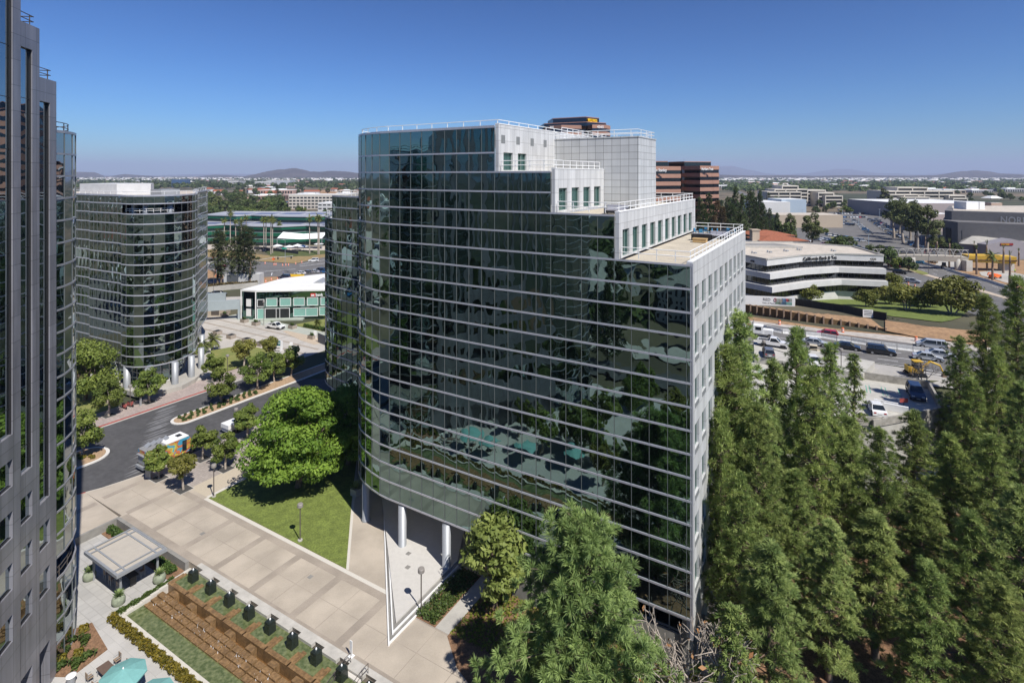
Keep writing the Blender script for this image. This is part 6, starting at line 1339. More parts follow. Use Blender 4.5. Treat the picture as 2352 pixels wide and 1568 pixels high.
for i,(f,w_,h0,hh,c_) in enumerate([(.74,1.4,1.4,.75,(.30,.33,.30)),(.74,1.4,.5,.75,(.16,.22,.16)),(.785,1.0,1.2,.9,(.45,.40,.33)),(.785,1.0,.4,.6,(.20,.25,.30)),(.83,1.3,.4,1.8,(.10,.18,.30)),(.875,1.2,1.3,.9,(.45,.03,.04)),(.92,1.2,1.3,.9,(.30,.33,.30)),(.89,2.2,.4,.75,(.12,.25,.22)),(.05,2.2,.8,1.3,(.10,.20,.28)),(.02,1.3,.8,1.3,(.30,.45,.45)),(.15,2.4,.8,1.4,(.18,.16,.12))]):
    fx,fz=bpos(f); b=MB(); b.bx(fx-w_/2,fx+w_/2,-.05,-.03,fz+h0,fz+h0+hh); b.build('picture',mat('banner_picture_%d'%i,c_,.6,.5,1.2),bann)
# ---------------------------------------------------------------- white bank office with ribbon windows
cb=thing('bank_office','white four storey bank office with dark ribbon windows and a flat beige roof behind the trees','office building')
wp=mat('white_precast',(.60,.59,.57),.6,.05,.8,sc2=(.25,.08)); rg_=glassmat('ribbon_glass',(.12,.13,.14),under=(.015,.016,.018),mixu=.3,rough=.03)
fr0=[(60,180),(74,176.5),(77.4,168),(91.7,176),(105,180),(118.5,176.5)]
bk0=[(122,198),(107,211),(62,215)]
def offs(pts,d):
    out=[]
    for i,p in enumerate(pts):
        a=Vector(pts[max(0,i-1)]); c=Vector(pts[min(len(pts)-1,i+1)]); t_=(c-a).normalized(); n=Vector((t_.y,-t_.x)); out.append((p[0]+n.x*d,p[1]+n.y*d))
    return out
zr=17.1
for k,(zb_,zt_,o_) in enumerate([(15.35,zr+.1,0),(11.7,13.4,2.2),(8.0,9.7,3.6),(3.0,5.7,1.6)]):
    f=offs(fr0,o_); b=MB(); b.prism(f+[(122+o_,198)]+bk0[1:],zb_,zt_); b.build('parapet_band',wp,cb)
for zb_,zt_,o_ in ((13.4,15.35,-.5),(9.7,11.7,1.3),(5.7,8.0,1.5)):
    f=offs(fr0,o_)
    if o_!=1.62:
        b=MB(); b.prism(f+bk0,zb_,zt_); o=b.build('ribbon_window',rg_,cb); m=MB(); P=Path(f); n=int(P.L/1.7)
        for i in range(n+1): q,dr=P.at(P.L*i/n); m.box(q.x,q.y-.05,zb_,.1,.1,zt_-zb_)
        m.build('mullion_grid',mat('dark_bar',(.04,.04,.045),.5,.1,3),o)
b=MB(); b.prism(offs(fr0,-.35)+[(121.5,197.5),(106.7,210.3),(62.4,214.4)],zr+.1,zr+.13); b.build('roof',roofc,cb)
b=MB(); P=Path(offs(fr0,-.1)+bk0+[fr0[0]]); 
for a,c in zip(P.p,P.p[1:]): dv=c-a; b.box((a.x+c.x)/2,(a.y+c.y)/2,zr+.1,dv.length,.5,.45,math.atan2(dv.y,dv.x))
b.build('roof_parapet',conc,cb)
b=MB(); b.prism([(80,203),(80,196),(102,194),(97,204)],zr+.135,zr+.9); b.build('roof_well',conc,cb); b=MB(); b.prism([(81,202.4),(81,197),(100,195.2),(96,203)],zr+.9,zr+.92); b.build('well_floor',concd,cb)
b=MB(); b.box(76,193,zr+.13,6,6,3.6); b.build('plant_box',white,cb)
for x,y in ((85,184),(98,190),(108,187),(92,187),(79,182)): b=MB(); b.tube((x,y,zr),(x,y,zr+.9),.3,.25,8); b.box(x+1,y,zr+.13,.8,.8,.4); b.build('roof_vent',alu,cb)
dd=Vector((10,3.8,0)).normalized(); a_=math.atan2(3.8,10); place_text('California Bank & Trust',1.55,black,cb,(92.6,176.0,15.75),(R(90),0,.293),.06,bold=.03)
place_text('4320',.8,black,cb,(74.9,173.9,15.8),(R(90),0,math.atan2(149.3-158.5,68.9-65.3)),.05,bold=.03); place_text('4320',.9,black,cb,(114.5,177.0,15.8),(R(90),0,math.atan2(-3.1,15.5)),.05,bold=.03)
# coral trees on the lawn
for i,(x,y,sc_,k,l) in enumerate([(618,605,.78,'coral0','round crowned tree on the lawn next to the banner fence'),(920,575,.88,'coral1','wide tree against the white bank office, second from the banner'),(1040,665,.72,'coral0','small low forked tree on the lawn with bare earth around it'),(1235,560,1.0,'coral1','large tree at the street corner of the white bank office'),(1250,625,.78,'coral0','low tree on the lawn below the large corner tree'),(1385,690,.88,'coral1','spreading tree on the lawn before the black screen fence end'),(1560,670,.85,'coral0','tree on the road side of the lawn, before the traffic lanes'),(1760,720,1.25,'coral1','broadest tree of the lawn, beside the pines'),(1640,640,.8,'coral0','tree behind the broadest tree of the lawn')]):
    plant(TRE[k],'coral_tree',l,'tree',Gt('P',x,y+(24 if y<640 else 8)),i*1.7,sc_*1.08,'trees on the bank lawn')
person(Gt('P',1125,570),1,'dark standing figure at the wall of the white bank office',black,black)
# ---------------------------------------------------------------- main road on the far side
tsheet('road','O',[(700,990),(1100,1075),(1400,1185),(1800,1290),(2300,1400),(2900,1540)],[(300,1080),(700,1210),(1100,1400),(1500,1560),(1900,1700),(2300,1800)],asph2,.05,5)
tsheet('road','O',[(800,960),(1130,1040),(1500,1140),(1900,1240),(2300,1360),(2900,1530)],[(700,990),(1100,1075),(1400,1185),(1800,1290),(2300,1410),(2900,1560)],asph2,.055,3)
tsheet('median','O',[(850,1060),(1080,1135),(1250,1190),(1700,1320),(2200,1460)],[(840,1075),(1040,1150),(1240,1205),(1690,1342),(2190,1485)],mat('median_concrete',(.47,.39,.30),.85,.1,.5),.14,1)
mline('O',[(860,1090),(1050,1155),(1240,1208),(1690,1350),(2190,1492)],.15,MT['yellow_paint'],.09); tsheet('verge','O',[(820,1050),(950,1080),(1200,1160),(1230,1180)],[(830,1075),(980,1120),(1150,1180),(1200,1185)],grassd,.2,1)
for pl,d in (([(880,1010),(1300,1100),(1700,1200),(2140,1320)],(3,6)),([(900,1045),(1250,1160),(1550,1245),(2000,1390)],(3,6)),([(940,1195),(1230,1290),(1640,1400),(1900,1480)],(3,6)),([(910,1220),(1210,1325),(1500,1420)],(3,6)),([(980,1040),(1400,1150),(2100,1350)],(3,6))): mline('O',pl,.18,dash=d)
mline('O',[(1330,1292),(1600,1370),(2000,1500)],.3); mline('O',[(1350,1300),(1420,1312),(1500,1305),(1570,1318)],.5)
tsheet('construction_ground','O',[(760,900),(1300,960),(1700,1000),(2400,1010),(2900,1020)],[(1130,1040),(1500,1140),(1900,1240),(2300,1350),(2900,1500)],dirt,.03,5)
tsheet('concrete_slab','O',[(1330,1020),(1500,1020),(1650,1040),(1640,1070)],[(1300,1075),(1400,1095),(1480,1120),(1650,1140)],conc,.12,2); tsheet('concrete_slab','O',[(1820,1150),(2000,1130),(2250,1160),(2400,1190)],[(1850,1190),(2050,1250),(2200,1290),(2400,1330)],conc,.12,2)
brl=[(1130,1045),(1380,1110),(1640,1190),(1900,1255),(2160,1345)]
kp=[Gt('O',*p) for p in brl]
kk=0; pth=Path([(p.x,p.y) for p in kp]); nseg=13
for i in range(nseg):
    a,_=pth.at(pth.L*i/nseg); c,_=pth.at(pth.L*(i+1)/nseg); a=Vector((a.x,a.y,zt(a.x,a.y)+.06)); c=Vector((c.x,c.y,zt(c.x,c.y)+.06)); kbar(a,c,'concrete barrier along the building site of the far road, %s from the footbridge pier'%ordn[i],'barriers along the building site')
for x,y,k,c,a,l in [(1110,1050,'hatch','cyan',2.2,'bright blue car under the footbridge'),(820,1090,'suv','red',-.9,'red suv coming out behind the white bank office'),(885,1170,'suv','black',-.85,'black pickup style suv behind the red suv'),(1035,1275,'suv','silver',-.75,'silver estate car on the far road by the barrels')]: car(k,c,Gt('O',x,y)+Vector((0,0,.08)),a,l)
for x,y,l in [(985,1300,'first'),(1062,1330,'second'),(1163,1370,'third')]: dup(B0,Gt('O',x,y),0,'orange traffic barrel at the edge of the far road by the bank lawn, %s from the silver estate car'%l)
# footbridge
fb=thing('footbridge','curved concrete footbridge with arched railings, its far end still in yellow formwork','bridge')
def bp(x,y,Yd): X_,Y_=px('O',x,y); return Vector(((X_-CX)/F_*Yd,Yd,H-(Y_-HY)/F_*Yd))
dk=[bp(560,955,246),bp(800,955,243),bp(1100,950,240),bp(1400,958,238),bp(1700,972,236)]
def deck(pts,th,wd,m,name,par):
    b=MB()
    for p in pts: b.v+=[(p.x,p.y,p.z),(p.x+wd*.25,p.y+wd,p.z),(p.x+wd*.25,p.y+wd-.8,p.z-th),(p.x,p.y+.6,p.z-th)]
    for i in range(len(pts)-1):
        for j in range(4): a=i*4+j; c=i*4+(j+1)%4; b.f.append((a,c,c+4,a+4)); b.m.append(0)
    b.f+= [(3,2,1,0),tuple(len(b.v)-4+i for i in range(4))]; b.m+=[0,0]; return b.build(name,m,par)
deck(dk,2.3,4.5,mat('bridge_concrete',(.50,.45,.37),.8,.06,.4),'deck',fb)
deck([bp(1700,950,236),bp(1950,955,234),bp(2270,970,232)],3.0,6,mat('formwork_yellow',(.60,.38,.05),.7,.2,.6),'formwork',fb); deck([bp(1720,1000,235.5),bp(2280,1010,231.5)],.6,6,wood,'formwork_boards',fb)
P=[dk[0].lerp(dk[1],0)]; 
for i in range(13):
    f=i/13*4; a=dk[int(f)].lerp(dk[min(4,int(f)+1)],f-int(f)); f2=(i+1)/13*4; c=dk[min(3,int(f2-1e-6))].lerp(dk[min(4,int(f2-1e-6)+1)],f2-int(f2-1e-6)); b=MB()
    ar=[a.lerp(c,.5-.5*math.cos(PI*q/8))+Vector((0,0,3.0*math.sin(PI*q/8))) for q in range(9)]; b.path(ar,.14,5); b.tube(a+Vector((0,0,3.0)),c+Vector((0,0,3.0)),.10,.10,5); b.tube(a+Vector((0,0,1.3)),c+Vector((0,0,1.3)),.05,.05,4); b.tube(a,a+Vector((0,0,3.0)),.07,.07,4); b.build('arched_railing',mat('railing_grey',(.42,.40,.37),.5,.05,2),fb)
def pier(p,w_,h,par): b=MB(); b.lathe([(w_,zt(p.x,p.y)-.2),(w_,h)],p.x,p.y+2,14); b.build('pier',conc,par,True)
pier(bp(1068,1130,239),1.2,bp(1068,1010,239).z+1,fb); pier(bp(1610,1130,236),1.1,bp(1610,1010,236).z+.5,fb); 
for x,w_ in ((1720,2.6),(2190,4.5)): p=bp(x,1150,234); b=MB(); b.box(p.x,p.y+2,zt(p.x,p.y)-.2,w_,3,bp(x,1010,234).z-zt(p.x,p.y)); b.build('abutment',conc,fb)
for i,(x,yb_,yt_,k) in enumerate([(1068,930,690,'palmt'),(1185,920,720,'palmt'),(1320,1045,770,'palmt'),(1468,1095,790,'palmt'),(1765,960,800,'palmt'),(1792,1180,865,'palmt'),(1915,1130,810,'palmt'),(1980,1245,930,'palmo'),(2107,1165,855,'palmt'),(2182,1295,940,'palmt'),(2290,1080,890,'palmt')]):
    a=Gt('O',x,yb_); tz=H-(px('O',x,yt_)[1]-HY)/F_*a.y-a.z
    plant(TRE[k],'palm_tree',['transplanted palm behind the footbridge, by the mall road','transplanted palm behind the middle of the footbridge','transplanted palm behind the footbridge next to the lamp','transplanted palm between the footbridge pier and the formwork','thin palm behind the yellow formwork','tall transplanted palm in front of the start of the formwork','transplanted palm behind the formwork, under the bank sign side','open crowned date palm by the orange lift','transplanted palm between the date palm and the abutment','palm standing lowest on the building site','palm at the end of the yellow formwork'][i],'palm',a,i,(1.05,1.05,tz/(10.6 if k=='palmt' else 9.8)),'palms on the building site')
oj=thing('boom_lift','orange boom lift on the building site','boom lift',Gt('O',2010,1225),.3); b=MB(); b.bx(-2,2,-1,1,.6,1.6); b.build('chassis',orng,oj); b=MB(); b.path([(1.5,0,1.6),(-3.8,0,2.5),(-4.2,0,1.6)],.22,6); b.build('boom',orng,oj); wheelset(oj,(-1.5,1.5),1.0,.5,.35)
person(Gt('O',2245,1160),1,'construction worker in a yellow vest by the bridge abutment',yv,jn)
def machine(loc,rz,lab,c): r=thing('wheel_loader',lab,'loader',loc,rz); b=MB(); b.bx(-1.8,1.2,-.8,.8,.7,1.5); b.build('body',c,r); b=MB(); b.bx(-.8,.4,-.7,.7,1.5,2.8); b.build('cab',black,r); b=MB(); b.path([(.8,0,1.6),(2.6,0,1.0)],.2,6); b.build('arm',c,r); wheelset(r,(-1.2,.9),.9,.6,.4); return r
machine(Gt('O',1405,1110),1,'small dark loader on the building site behind the barriers',mat('dusty_brown',(.20,.16,.11),.7,.2,2)); machine(Gt('O',1270,1040),2,'brown earth machine under the footbridge',MT['dusty_brown'])
dup(lamp(Gt('O',1225,1180),'tall slim lamp post on the median of the far road',9),Gt('O',908,750),0,'tall pale lamp post at the mall car park',scale=1.5)
# ---------------------------------------------------------------- parking deck
pk=thing('parking_garage','concrete parking deck with green bay lines between the pines and the near road','parking garage'); DZ=8.5
def Gd(x,y,z=DZ): return G('Q',x,y,z)
dkpts=[Gd(140,470),Gd(470,560),Gd(760,650),Gd(1180,740),Gd(1800,830),Gd(1925,1065),Gd(1230,1100),Gd(600,1100)]
dp=[(p.x,p.y) for p in dkpts]; dp=dp[:6]+[(51,76.5),(35,77),(33,100)]
b=MB(); b.prism(dp,-1.5,DZ); b.build('deck',mat('deck_concrete',(.47,.455,.41),.85,.06,.25,sc2=(.8,.15)),pk)
def pwall(a,c,h,name='parapet',z=DZ,th=.3): dv=c-a; b=MB(); b.box((a.x+c.x)/2,(a.y+c.y)/2,z-.1,dv.length+th,th,h+.1,math.atan2(dv.y,dv.x)); return b.build(name,mat('stained_concrete',(.37,.35,.31),.85,.15,.8,sc2=(1.5,.3)),pk)
pwall(dkpts[3],dkpts[4],1.2); pwall(dkpts[4],dkpts[5],1.2); pwall(Vector((51,76.5,0)),dkpts[5],.9); pwall(Vector((36,77,0)),Vector((51,76.5,0)),1.1); pwall(dkpts[0],dkpts[1],1.2); pwall(dkpts[1],dkpts[2],1.2); pwall(dkpts[2],dkpts[3],1.2)
u_=DZ+1.35; a,c=Gd(150,600,u_),Gd(1210,790,u_)
b=MB(); b.prism([tuple(Gd(160,590)[:2]),tuple(Gd(1180,760)[:2]),tuple(Gd(1290,640)[:2]),tuple(Gd(150,425)[:2])],DZ-.5,DZ+1.2); b.build('upper_deck',MT['deck_concrete'],pk)
b=MB(); gl=mat('green_line',(.10,.34,.24),.6,.1,3)
for x,y,x2,y2 in [(1205,800,1220,870),(1235,800,1252,875),(1350,818,1372,895),(1385,820,1413,900),(1510,840,1540,915),(210,640,195,700),(250,645,232,705)]:
    p,q=Gd(x,y),Gd(x2,y2); b.face([(p.x-.05,p.y,DZ+.012),(p.x+.08,p.y,DZ+.012),(q.x+.08,q.y,DZ+.012),(q.x-.05,q.y,DZ+.012)][::-1])
b.build('bay_lines',gl,pk)
for x in (58,63): b=MB(); b.box(x,77.2,2.5,4,.1,1.6); b.build('opening',dark,pk)
sw=MB(); p=Gd(1490,1050); sw.box(p.x,p.y,DZ+.02,3.0,.3,1.0,-.6); sw.box(p.x-.5,p.y+1.4,DZ+.02,3.0,.2,1.0,-.6); sw.build('stair_wall',white,pk)
su=car('suv','navy',Gd(1675,905),-2.05,'dark blue suv parked at the outer corner of the parking deck'); car('sedan','white',Gd(1305,1050),1.2,'white car parked by the stair of the parking deck')
car('sedan','white',Gd(705,590,DZ+1.2),1.35,'white car with a dark glass roof on the upper parking deck'); car('hatch','grey',Gd(292,520,DZ+1.2),1.25,'grey car on the upper parking deck next to the brown lamp post'); pickup(Gd(360,450,DZ+1.2)+Vector((0,1,0)),RA+PI*0,'white pickup with an open bed behind the grey car by the near road')

dup(l0,Gd(248,600),0,'brown street lamp on the parking deck beside the glass building'); dup(l0,Gd(975,690),0,'brown street lamp on the parking deck among the pines')
rs=thing('road_sign_board','small red sign board by the stair of the parking deck','sign',Gd(1565,1000)); b=MB(); b.box(0,0,.6,1.2,.1,.6); b.build('panel',redp,rs); b=MB(); b.tube((0,0,0),(0,0,.6),.04); b.build('post',black,rs)
plant(TRE['bare'],'bare_tree','small bare branched tree beside the yellow excavator','tree',Gd(1760,800,DZ-.5),1,.6)
# ================================================================ pines before the parking deck
pines=[(1700,722,60,'pine0'),(1672,800,56,'pine1'),(1830,758,67,'pine1'),(1775,830,62,'pine2'),(1908,790,70,'pine0'),(1962,818,73,'slim'),(1870,845,60,'pine2'),(1655,950,53,'pine1'),(2100,945,66,'pine2'),(2020,985,58,'pine0'),(1740,930,53,'pine2'),(1950,960,64,'pine1'),
(2262,680,78,'pine0'),(2335,640,82,'pine1'),(2205,775,78,'pine2'),(2290,800,72,'pine1'),(2230,870,66,'pine0'),(2345,880,64,'pine2'),(2180,1000,60,'pine1'),(2280,1000,56,'pine0'),(2120,1130,54,'pine2'),(1830,1080,54,'pine0'),(1700,1090,49,'pine2'),(2230,1180,48,'pine1'),(2345,1120,47,'pine2'),(2010,1180,50,'pine1'),(1905,1200,48,'pine2'),(1770,1250,44,'pine1'),(2130,1290,44,'pine0'),(2300,1330,42,'pine2'),(2390,1010,58,'pine0'),(2400,760,76,'pine2'),(1680,1395,41,'slim')]
rgp=np.random.default_rng(17); pines.sort(key=lambda p:(round(p[2]/12),p[0]))
bands_=['in the row closest to the viewer','in the lower middle row','in the middle row','in the row before the parking deck','at the back beside the parking deck','behind all others']
cnt={}
for i,(x,y,Y_,k) in enumerate(pines):
    X_=PX(x,Y_); tz=H-(y-HY)/F_*Y_; z0=-1.0; h={'pine0':27,'pine1':24,'pine2':25,'slim':20}[k]; sc_=(tz-z0)/h
    r_=round(Y_/12)-3; cnt[r_]=cnt.get(r_,0)+1; wx=min(1.12,max(.84,sc_*1.02))*rgp.uniform(.9,1.1)
    plant(TRE[k],'pine_tree','tall green pine %s, %s from the glass building'%(bands_[max(0,min(5,r_))],ordn[cnt[r_]-1]),'tree',(X_,Y_,z0),rgp.uniform(0,6),(wx,wx,sc_),'pines beside the glass building')
plant(TRE['bigpine'],'pine_tree','big bushy blue green pine in front of the glass facade','tree',(5.0,41.0,-.9),.5,(1.0,1.0,1.0))
plant(TRE['bare'],'bare_tree','bare tree with rusty leaves at the lower corner of the glass building','tree',(15.2,41.5,-1.0),.4,1.45)
slab('planting_bed',[(-2,-6.6),(20.7,-6.6),(20.7,-6.8),(18,-9),(8,-13),(-2,-13)],-.9,.035,mulch)
def cov2(seed,x0,x1,y0,y1,n,m,z,lab,sz=.2,hh=.3):
    rg=np.random.default_rng(seed); C=np.stack([rg.uniform(x0,x1,n),rg.uniform(y0,y1,n),rg.uniform(z,z+hh,n)],1); Nn=unit(n,rg)*.8+np.array([0,0,1.]); Nn/=np.linalg.norm(Nn,axis=1)[:,None]; V,F=quads(C,Nn,sz,rg); o=link('ground_cover',fastmesh('ground_cover',V,F,m,tint=rg.random(n))); o['kind']='stuff'; o['label']=lab
cov2(301,16,42,30,46,14000,gcov_m,-.85,'low green ground cover under the pines')
slab('mulch_ground',[(15,25),(75,25),(75,76),(34,76),(15.5,46)],-1.2,-.82,mulch,False)
# ================================================================ brown banded towers
def banded(name_lab,foot,z0,z1,sh,bh,extra=None,first=0,cat='office tower'):
    r=thing('banded_office_tower',name_lab,cat); b=MB(); b.prism(foot,z0,z1-.3); b.build('glass_body',brglass,r)
    cx=sum(p[0] for p in foot)/len(foot); cy=sum(p[1] for p in foot)/len(foot); o=[(cx+(x-cx)*1.015,cy+(y-cy)*1.015) for x,y in foot]
    z=z1-bh; k=0
    while z>z0: b=MB(); b.prism(o,z,z+bh if k else z1); b.build('spandrel_band',brown,r); z-=sh; k+=1
    return r
def foot(pxs,ys,depth):  # front corners given by picture x and distance
    f=[(PX(x,y),y) for x,y in zip(pxs,ys)]; return f+[(f[-1][0]+2,f[-1][1]+depth),(f[0][0]-2,f[0][1]+depth)]
F1=foot([1256,1262,1290,1334,1337,1346,1350,1360,1392,1401],[335,328,322,324,330,330,324,319,321,328],28)
t1=banded('tall brown banded tower with a dark glass crown and yellow lettering behind the white stair block',F1,0,PZ(288,324),4.0,2.1)
b=MB(); b.prism(foot([1250,1347,1392],[338,326,334],22),PZ(288,324)-.2,PZ(281,326)); b.build('upper_glass',brglass,t1); b=MB(); b.prism(foot([1250,1347,1392],[337.8,325.8,333.8],22.4),PZ(281,326),PZ(279.5,326)); b.build('brown_trim',brown,t1)
b=MB(); b.prism(foot([1270,1346,1376],[338,328,336],18),PZ(281,326),PZ(269.5,328)); b.build('crown_glass',brglass,t1); b=MB(); b.prism(foot([1270,1346,1376],[337.8,327.8,335.8],18.4),PZ(269.5,328),PZ(268,328)); b.build('brown_trim',brown,t1)
yt=mat('yellow_sign',(.85,.55,.03),.5,.03,3); place_text('WELLS FARGO',2.6,yt,t1,(PX(1350.3,327.6),328.0,PZ(279.5,328)),(R(90),0,math.atan2(336-328,PX(1376,336)-PX(1346,328))),.2,bold=.02,sx=.50)
place_text('4365',2.0,white,t1,(PX(1371,319),318.6,PZ(295,320)),(R(90),0,.1),.2,bold=.02); place_text('4365',2.0,white,t1,(PX(1262.5,327),326.0,PZ(296,327)),(R(90),0,-.2),.2,bold=.02,sx=.6)
F2=foot([1470,1500,1535,1563],[296,286,290,292],26)
t2=banded('brown banded office tower with white lettering directly behind the white stair block',F2,0,PZ(382,288),4.0,2.1)
b=MB(); b.prism(foot([1480,1534],[300,298],14),PZ(382,288),PZ(372,296)); b.build('crown_glass',brglass,t2); b=MB(); b.prism(foot([1480,1534],[299.8,297.8],14.4),PZ(372,296),PZ(370,296)); b.build('brown_trim',brown,t2)
place_text('Morgan Stanley',2.1,white,t2,(PX(1489,286),285.4,PZ(394,288)),(R(90),0,.02),.15,bold=.02,sx=.72)
F3=foot([1566,1576,1608,1637,1639,1651],[312,306,298,302,304,306],26)
t3=banded('brown banded office tower with white lettering beside the dark conifers',F3,0,PZ(381,300),3.9,2.0)
b=MB(); b.prism(foot([1536,1572,1633],[322,310,316],22),0,PZ(372.5,312)); b.build('crown_glass',brglass,t3); b=MB(); b.prism(foot([1536,1572,1633],[321.7,309.7,315.7],22.6),PZ(372.5,312),PZ(371,312)); b.build('brown_trim',brown,t3)
place_text('Northern Trust',1.9,white,t3,(PX(1609.5,298),297.2,PZ(391,299)),(R(90),0,.12),.15,bold=.02,sx=.55)
# red tiled restaurant
ro=thing('restaurant','tan restaurant with red hipped tile roofs behind the white bank office','restaurant')
def hip(x0,x1,y0,y1,ze,zr_,par,ov=.8,wall=True):
    if wall: b=MB(); b.bx(x0,x1,y0,y1,0,ze); b.build('wall',mat('tan_stucco',(.46,.37,.28),.85,.06,.6),par)
    x0-=ov;x1+=ov;y0-=ov;y1+=ov; h=(y1-y0)/2; b=MB(); b.v=[(x0,y0,ze),(x1,y0,ze),(x1,y1,ze),(x0,y1,ze),(x0+h,(y0+y1)/2,zr_),(x1-h,(y0+y1)/2,zr_)]; b.f=[(0,1,5,4),(1,2,5),(2,3,4,5),(3,0,4),(3,2,1,0)]; b.m=[0]*5; b.build('tile_roof',redt,par)
Yr=246; z1=PZ(553,Yr); hip(PX(1735,Yr+14),PX(1830,Yr+14),Yr+16,Yr+34,PZ(541,Yr+16),PZ(528,Yr+25),ro); hip(PX(1750,Yr),PX(1855,Yr),Yr,Yr+15,z1,PZ(540,Yr+8),ro)
b=MB(); b.box(PX(1733,Yr+4),Yr+4,0,3.2,3.2,PZ(529,Yr+4)); b.box(PX(1733,Yr+4),Yr+4,PZ(529,Yr+4),3.8,3.8,.5); b.build('chimney_tower',MT['tan_stucco'],ro)
b=MB(); b.bx(PX(1720,Yr),PX(1752,Yr),Yr-6,Yr+8,0,PZ(556,Yr)); b.build('flat_annex',mat('annex_grey',(.5,.5,.48),.7,.05,.6),ro)
place_text('RED',2.2,mat('sign_grey',(.12,.12,.13),.6,.05,3),ro,(PX(1772,Yr),Yr-.2,PZ(571,Yr)),(R(90),0,0),.1,bold=.02); b=MB(); q=[(PX(1797,Yr)+1.0*math.cos(i*PI/8),Yr-.3,PZ(567.5,Yr)+1.35*math.sin(i*PI/8)) for i in range(17)]; b.path(q,.28,5); b.build('red_ring',MT['sign_dark_red'],ro)
# generic window-banded building
def office(lab,x0,x1,yt,Y_,depth,c,storey=3.8,frac=.45,wc=None,cat='building',yb=None,base=0,rz=0,roof_=None,name='office_block'):
    X0,X1=PX(x0,Y_),PX(x1,Y_); z1=PZ(yt,Y_); r=thing(name,lab,cat,((X0+X1)/2,Y_+depth/2,0),rz); w_=(X1-X0)/2; b=MB(); b.bx(-w_,w_,-depth/2,depth/2,base-.5,z1); b.build('wall',c,r)
    b=MB(); b.bx(-w_+.5,w_-.5,-depth/2+.5,depth/2-.5,z1,z1+.08); b.build('roof',roof_ or roofw,r)
    if frac:
        z=base+1.2
        while z+storey*frac<z1-.5:
            m=MB(); n=max(1,int(2*w_/4.5)); ww=2*w_/n*.72
            for i in range(n): m.bx(-w_+2*w_*(i+.5)/n-ww/2,-w_+2*w_*(i+.5)/n+ww/2,-depth/2-.08,-depth/2+.1,z,z+storey*frac)
            m.bx(-w_-.08,-w_+.1,-depth/2+2,depth/2-2,z,z+storey*frac); m.bx(w_-.1,w_+.08,-depth/2+2,depth/2-2,z,z+storey*frac)
            m.build('window_row',wc or dark,r); z+=storey
    return r
cream=mat('cream_wall',(.55,.51,.44),.75,.05,.05); pale=mat('pale_wall',(.60,.59,.57),.7,.05,.05); greyw=mat('grey_wall',(.34,.34,.35),.75,.06,.05); tanw=mat('tan_wall',(.42,.35,.27),.8,.06,.05); bluew=mat('blue_glass_wall',(.05,.10,.19),.3,.1,.05)
# two terraced cream offices
def terraced(lab,blocks,Y_,depth):
    r=thing('terraced_office',lab,'office building'); 
    for bi,(x0,x1,yt,yb_,dy) in enumerate(blocks):
        Yb=Y_+dy; X0,X1=PX(x0,Yb),PX(x1,Yb); z1=PZ(yt,Yb); b=MB(); b.bx(X0+.5,X1-.5,Yb+1,Yb+depth,-.5,z1-.5); b.build('dark_glazing',dark,r)
        z=z1-1.6; f=MB()
        while z>-1: f.bx(X0,X1,Yb,Yb+depth+.1,z,z+1.6); z-=4.6
        n=max(1,round((X1-X0)/17)); 
        for i in range(n+1): xx=X0+(X1-X0)*i/n; f.bx(xx-.5,xx+.5,Yb-.25,Yb+depth+.2,-.5,z1+.01)
        f.build('concrete_frame',cream,r)
    return r
terraced('cream terraced office with a stepped roofline behind the pale blue hall',[(1763,1840,440,470,0),(1780,1855,434,470,8),(1797,1833,426,470,14),(1855,1896,436,470,12),(1880,1915,442,480,-6),(1896,1935,449,480,-12)],715,28)
terraced('cream terraced office with a long upper storey behind the white mall roofs',[(2024,2190,438,462,0),(2062,2130,430,462,8),(2045,2110,446,465,-8),(2070,2135,452,465,-14),(2180,2218,448,465,-6),(2190,2222,455,466,-12)],715,28)
office('white hall with a pale blue end wall before the terraced office',1743,1815,464,540,40,pale,5,0,name='white_hall'); office('pale blue flat building between conifers and the tan store',1795,1852,458,548,30,mat('pale_blue_wall',(.36,.43,.50),.6,.04,.05),5,0,name='blue_hall')
office('long tan store building at the edge of the mall car park',1787,1936,494,430,26,tanw,5,0,roof_=roofc,name='tan_store')
office('long white roofed mall building behind the grey department store',2080,2300,467,520,90,mat('mauve_wall',(.34,.29,.28),.8,.06,.05),5,0,name='mall_building'); office('pinkish mall wing beside the eucalyptus trees',2110,2200,492,400,30,mat('mauve_wall2',(.38,.32,.31),.8,.06,.05),5,0,name='mall_wing'); office('tan pavilion with a small lantern on the mall roof',2245,2330,481,380,26,mat('salmon_wall',(.46,.34,.26),.8,.06,.05),5,0,roof_=roofc,name='mall_pavilion')
lt=office('small tan lantern tower on the mall roof',2277,2302,466,384,8,MT['salmon_wall'],5,0,name='lantern_tower'); b=MB(); b.box(0,0,PZ(466,322),8.5,8.5,1.6,0,0,.4); b.build('hipped_roof',roofw,lt)
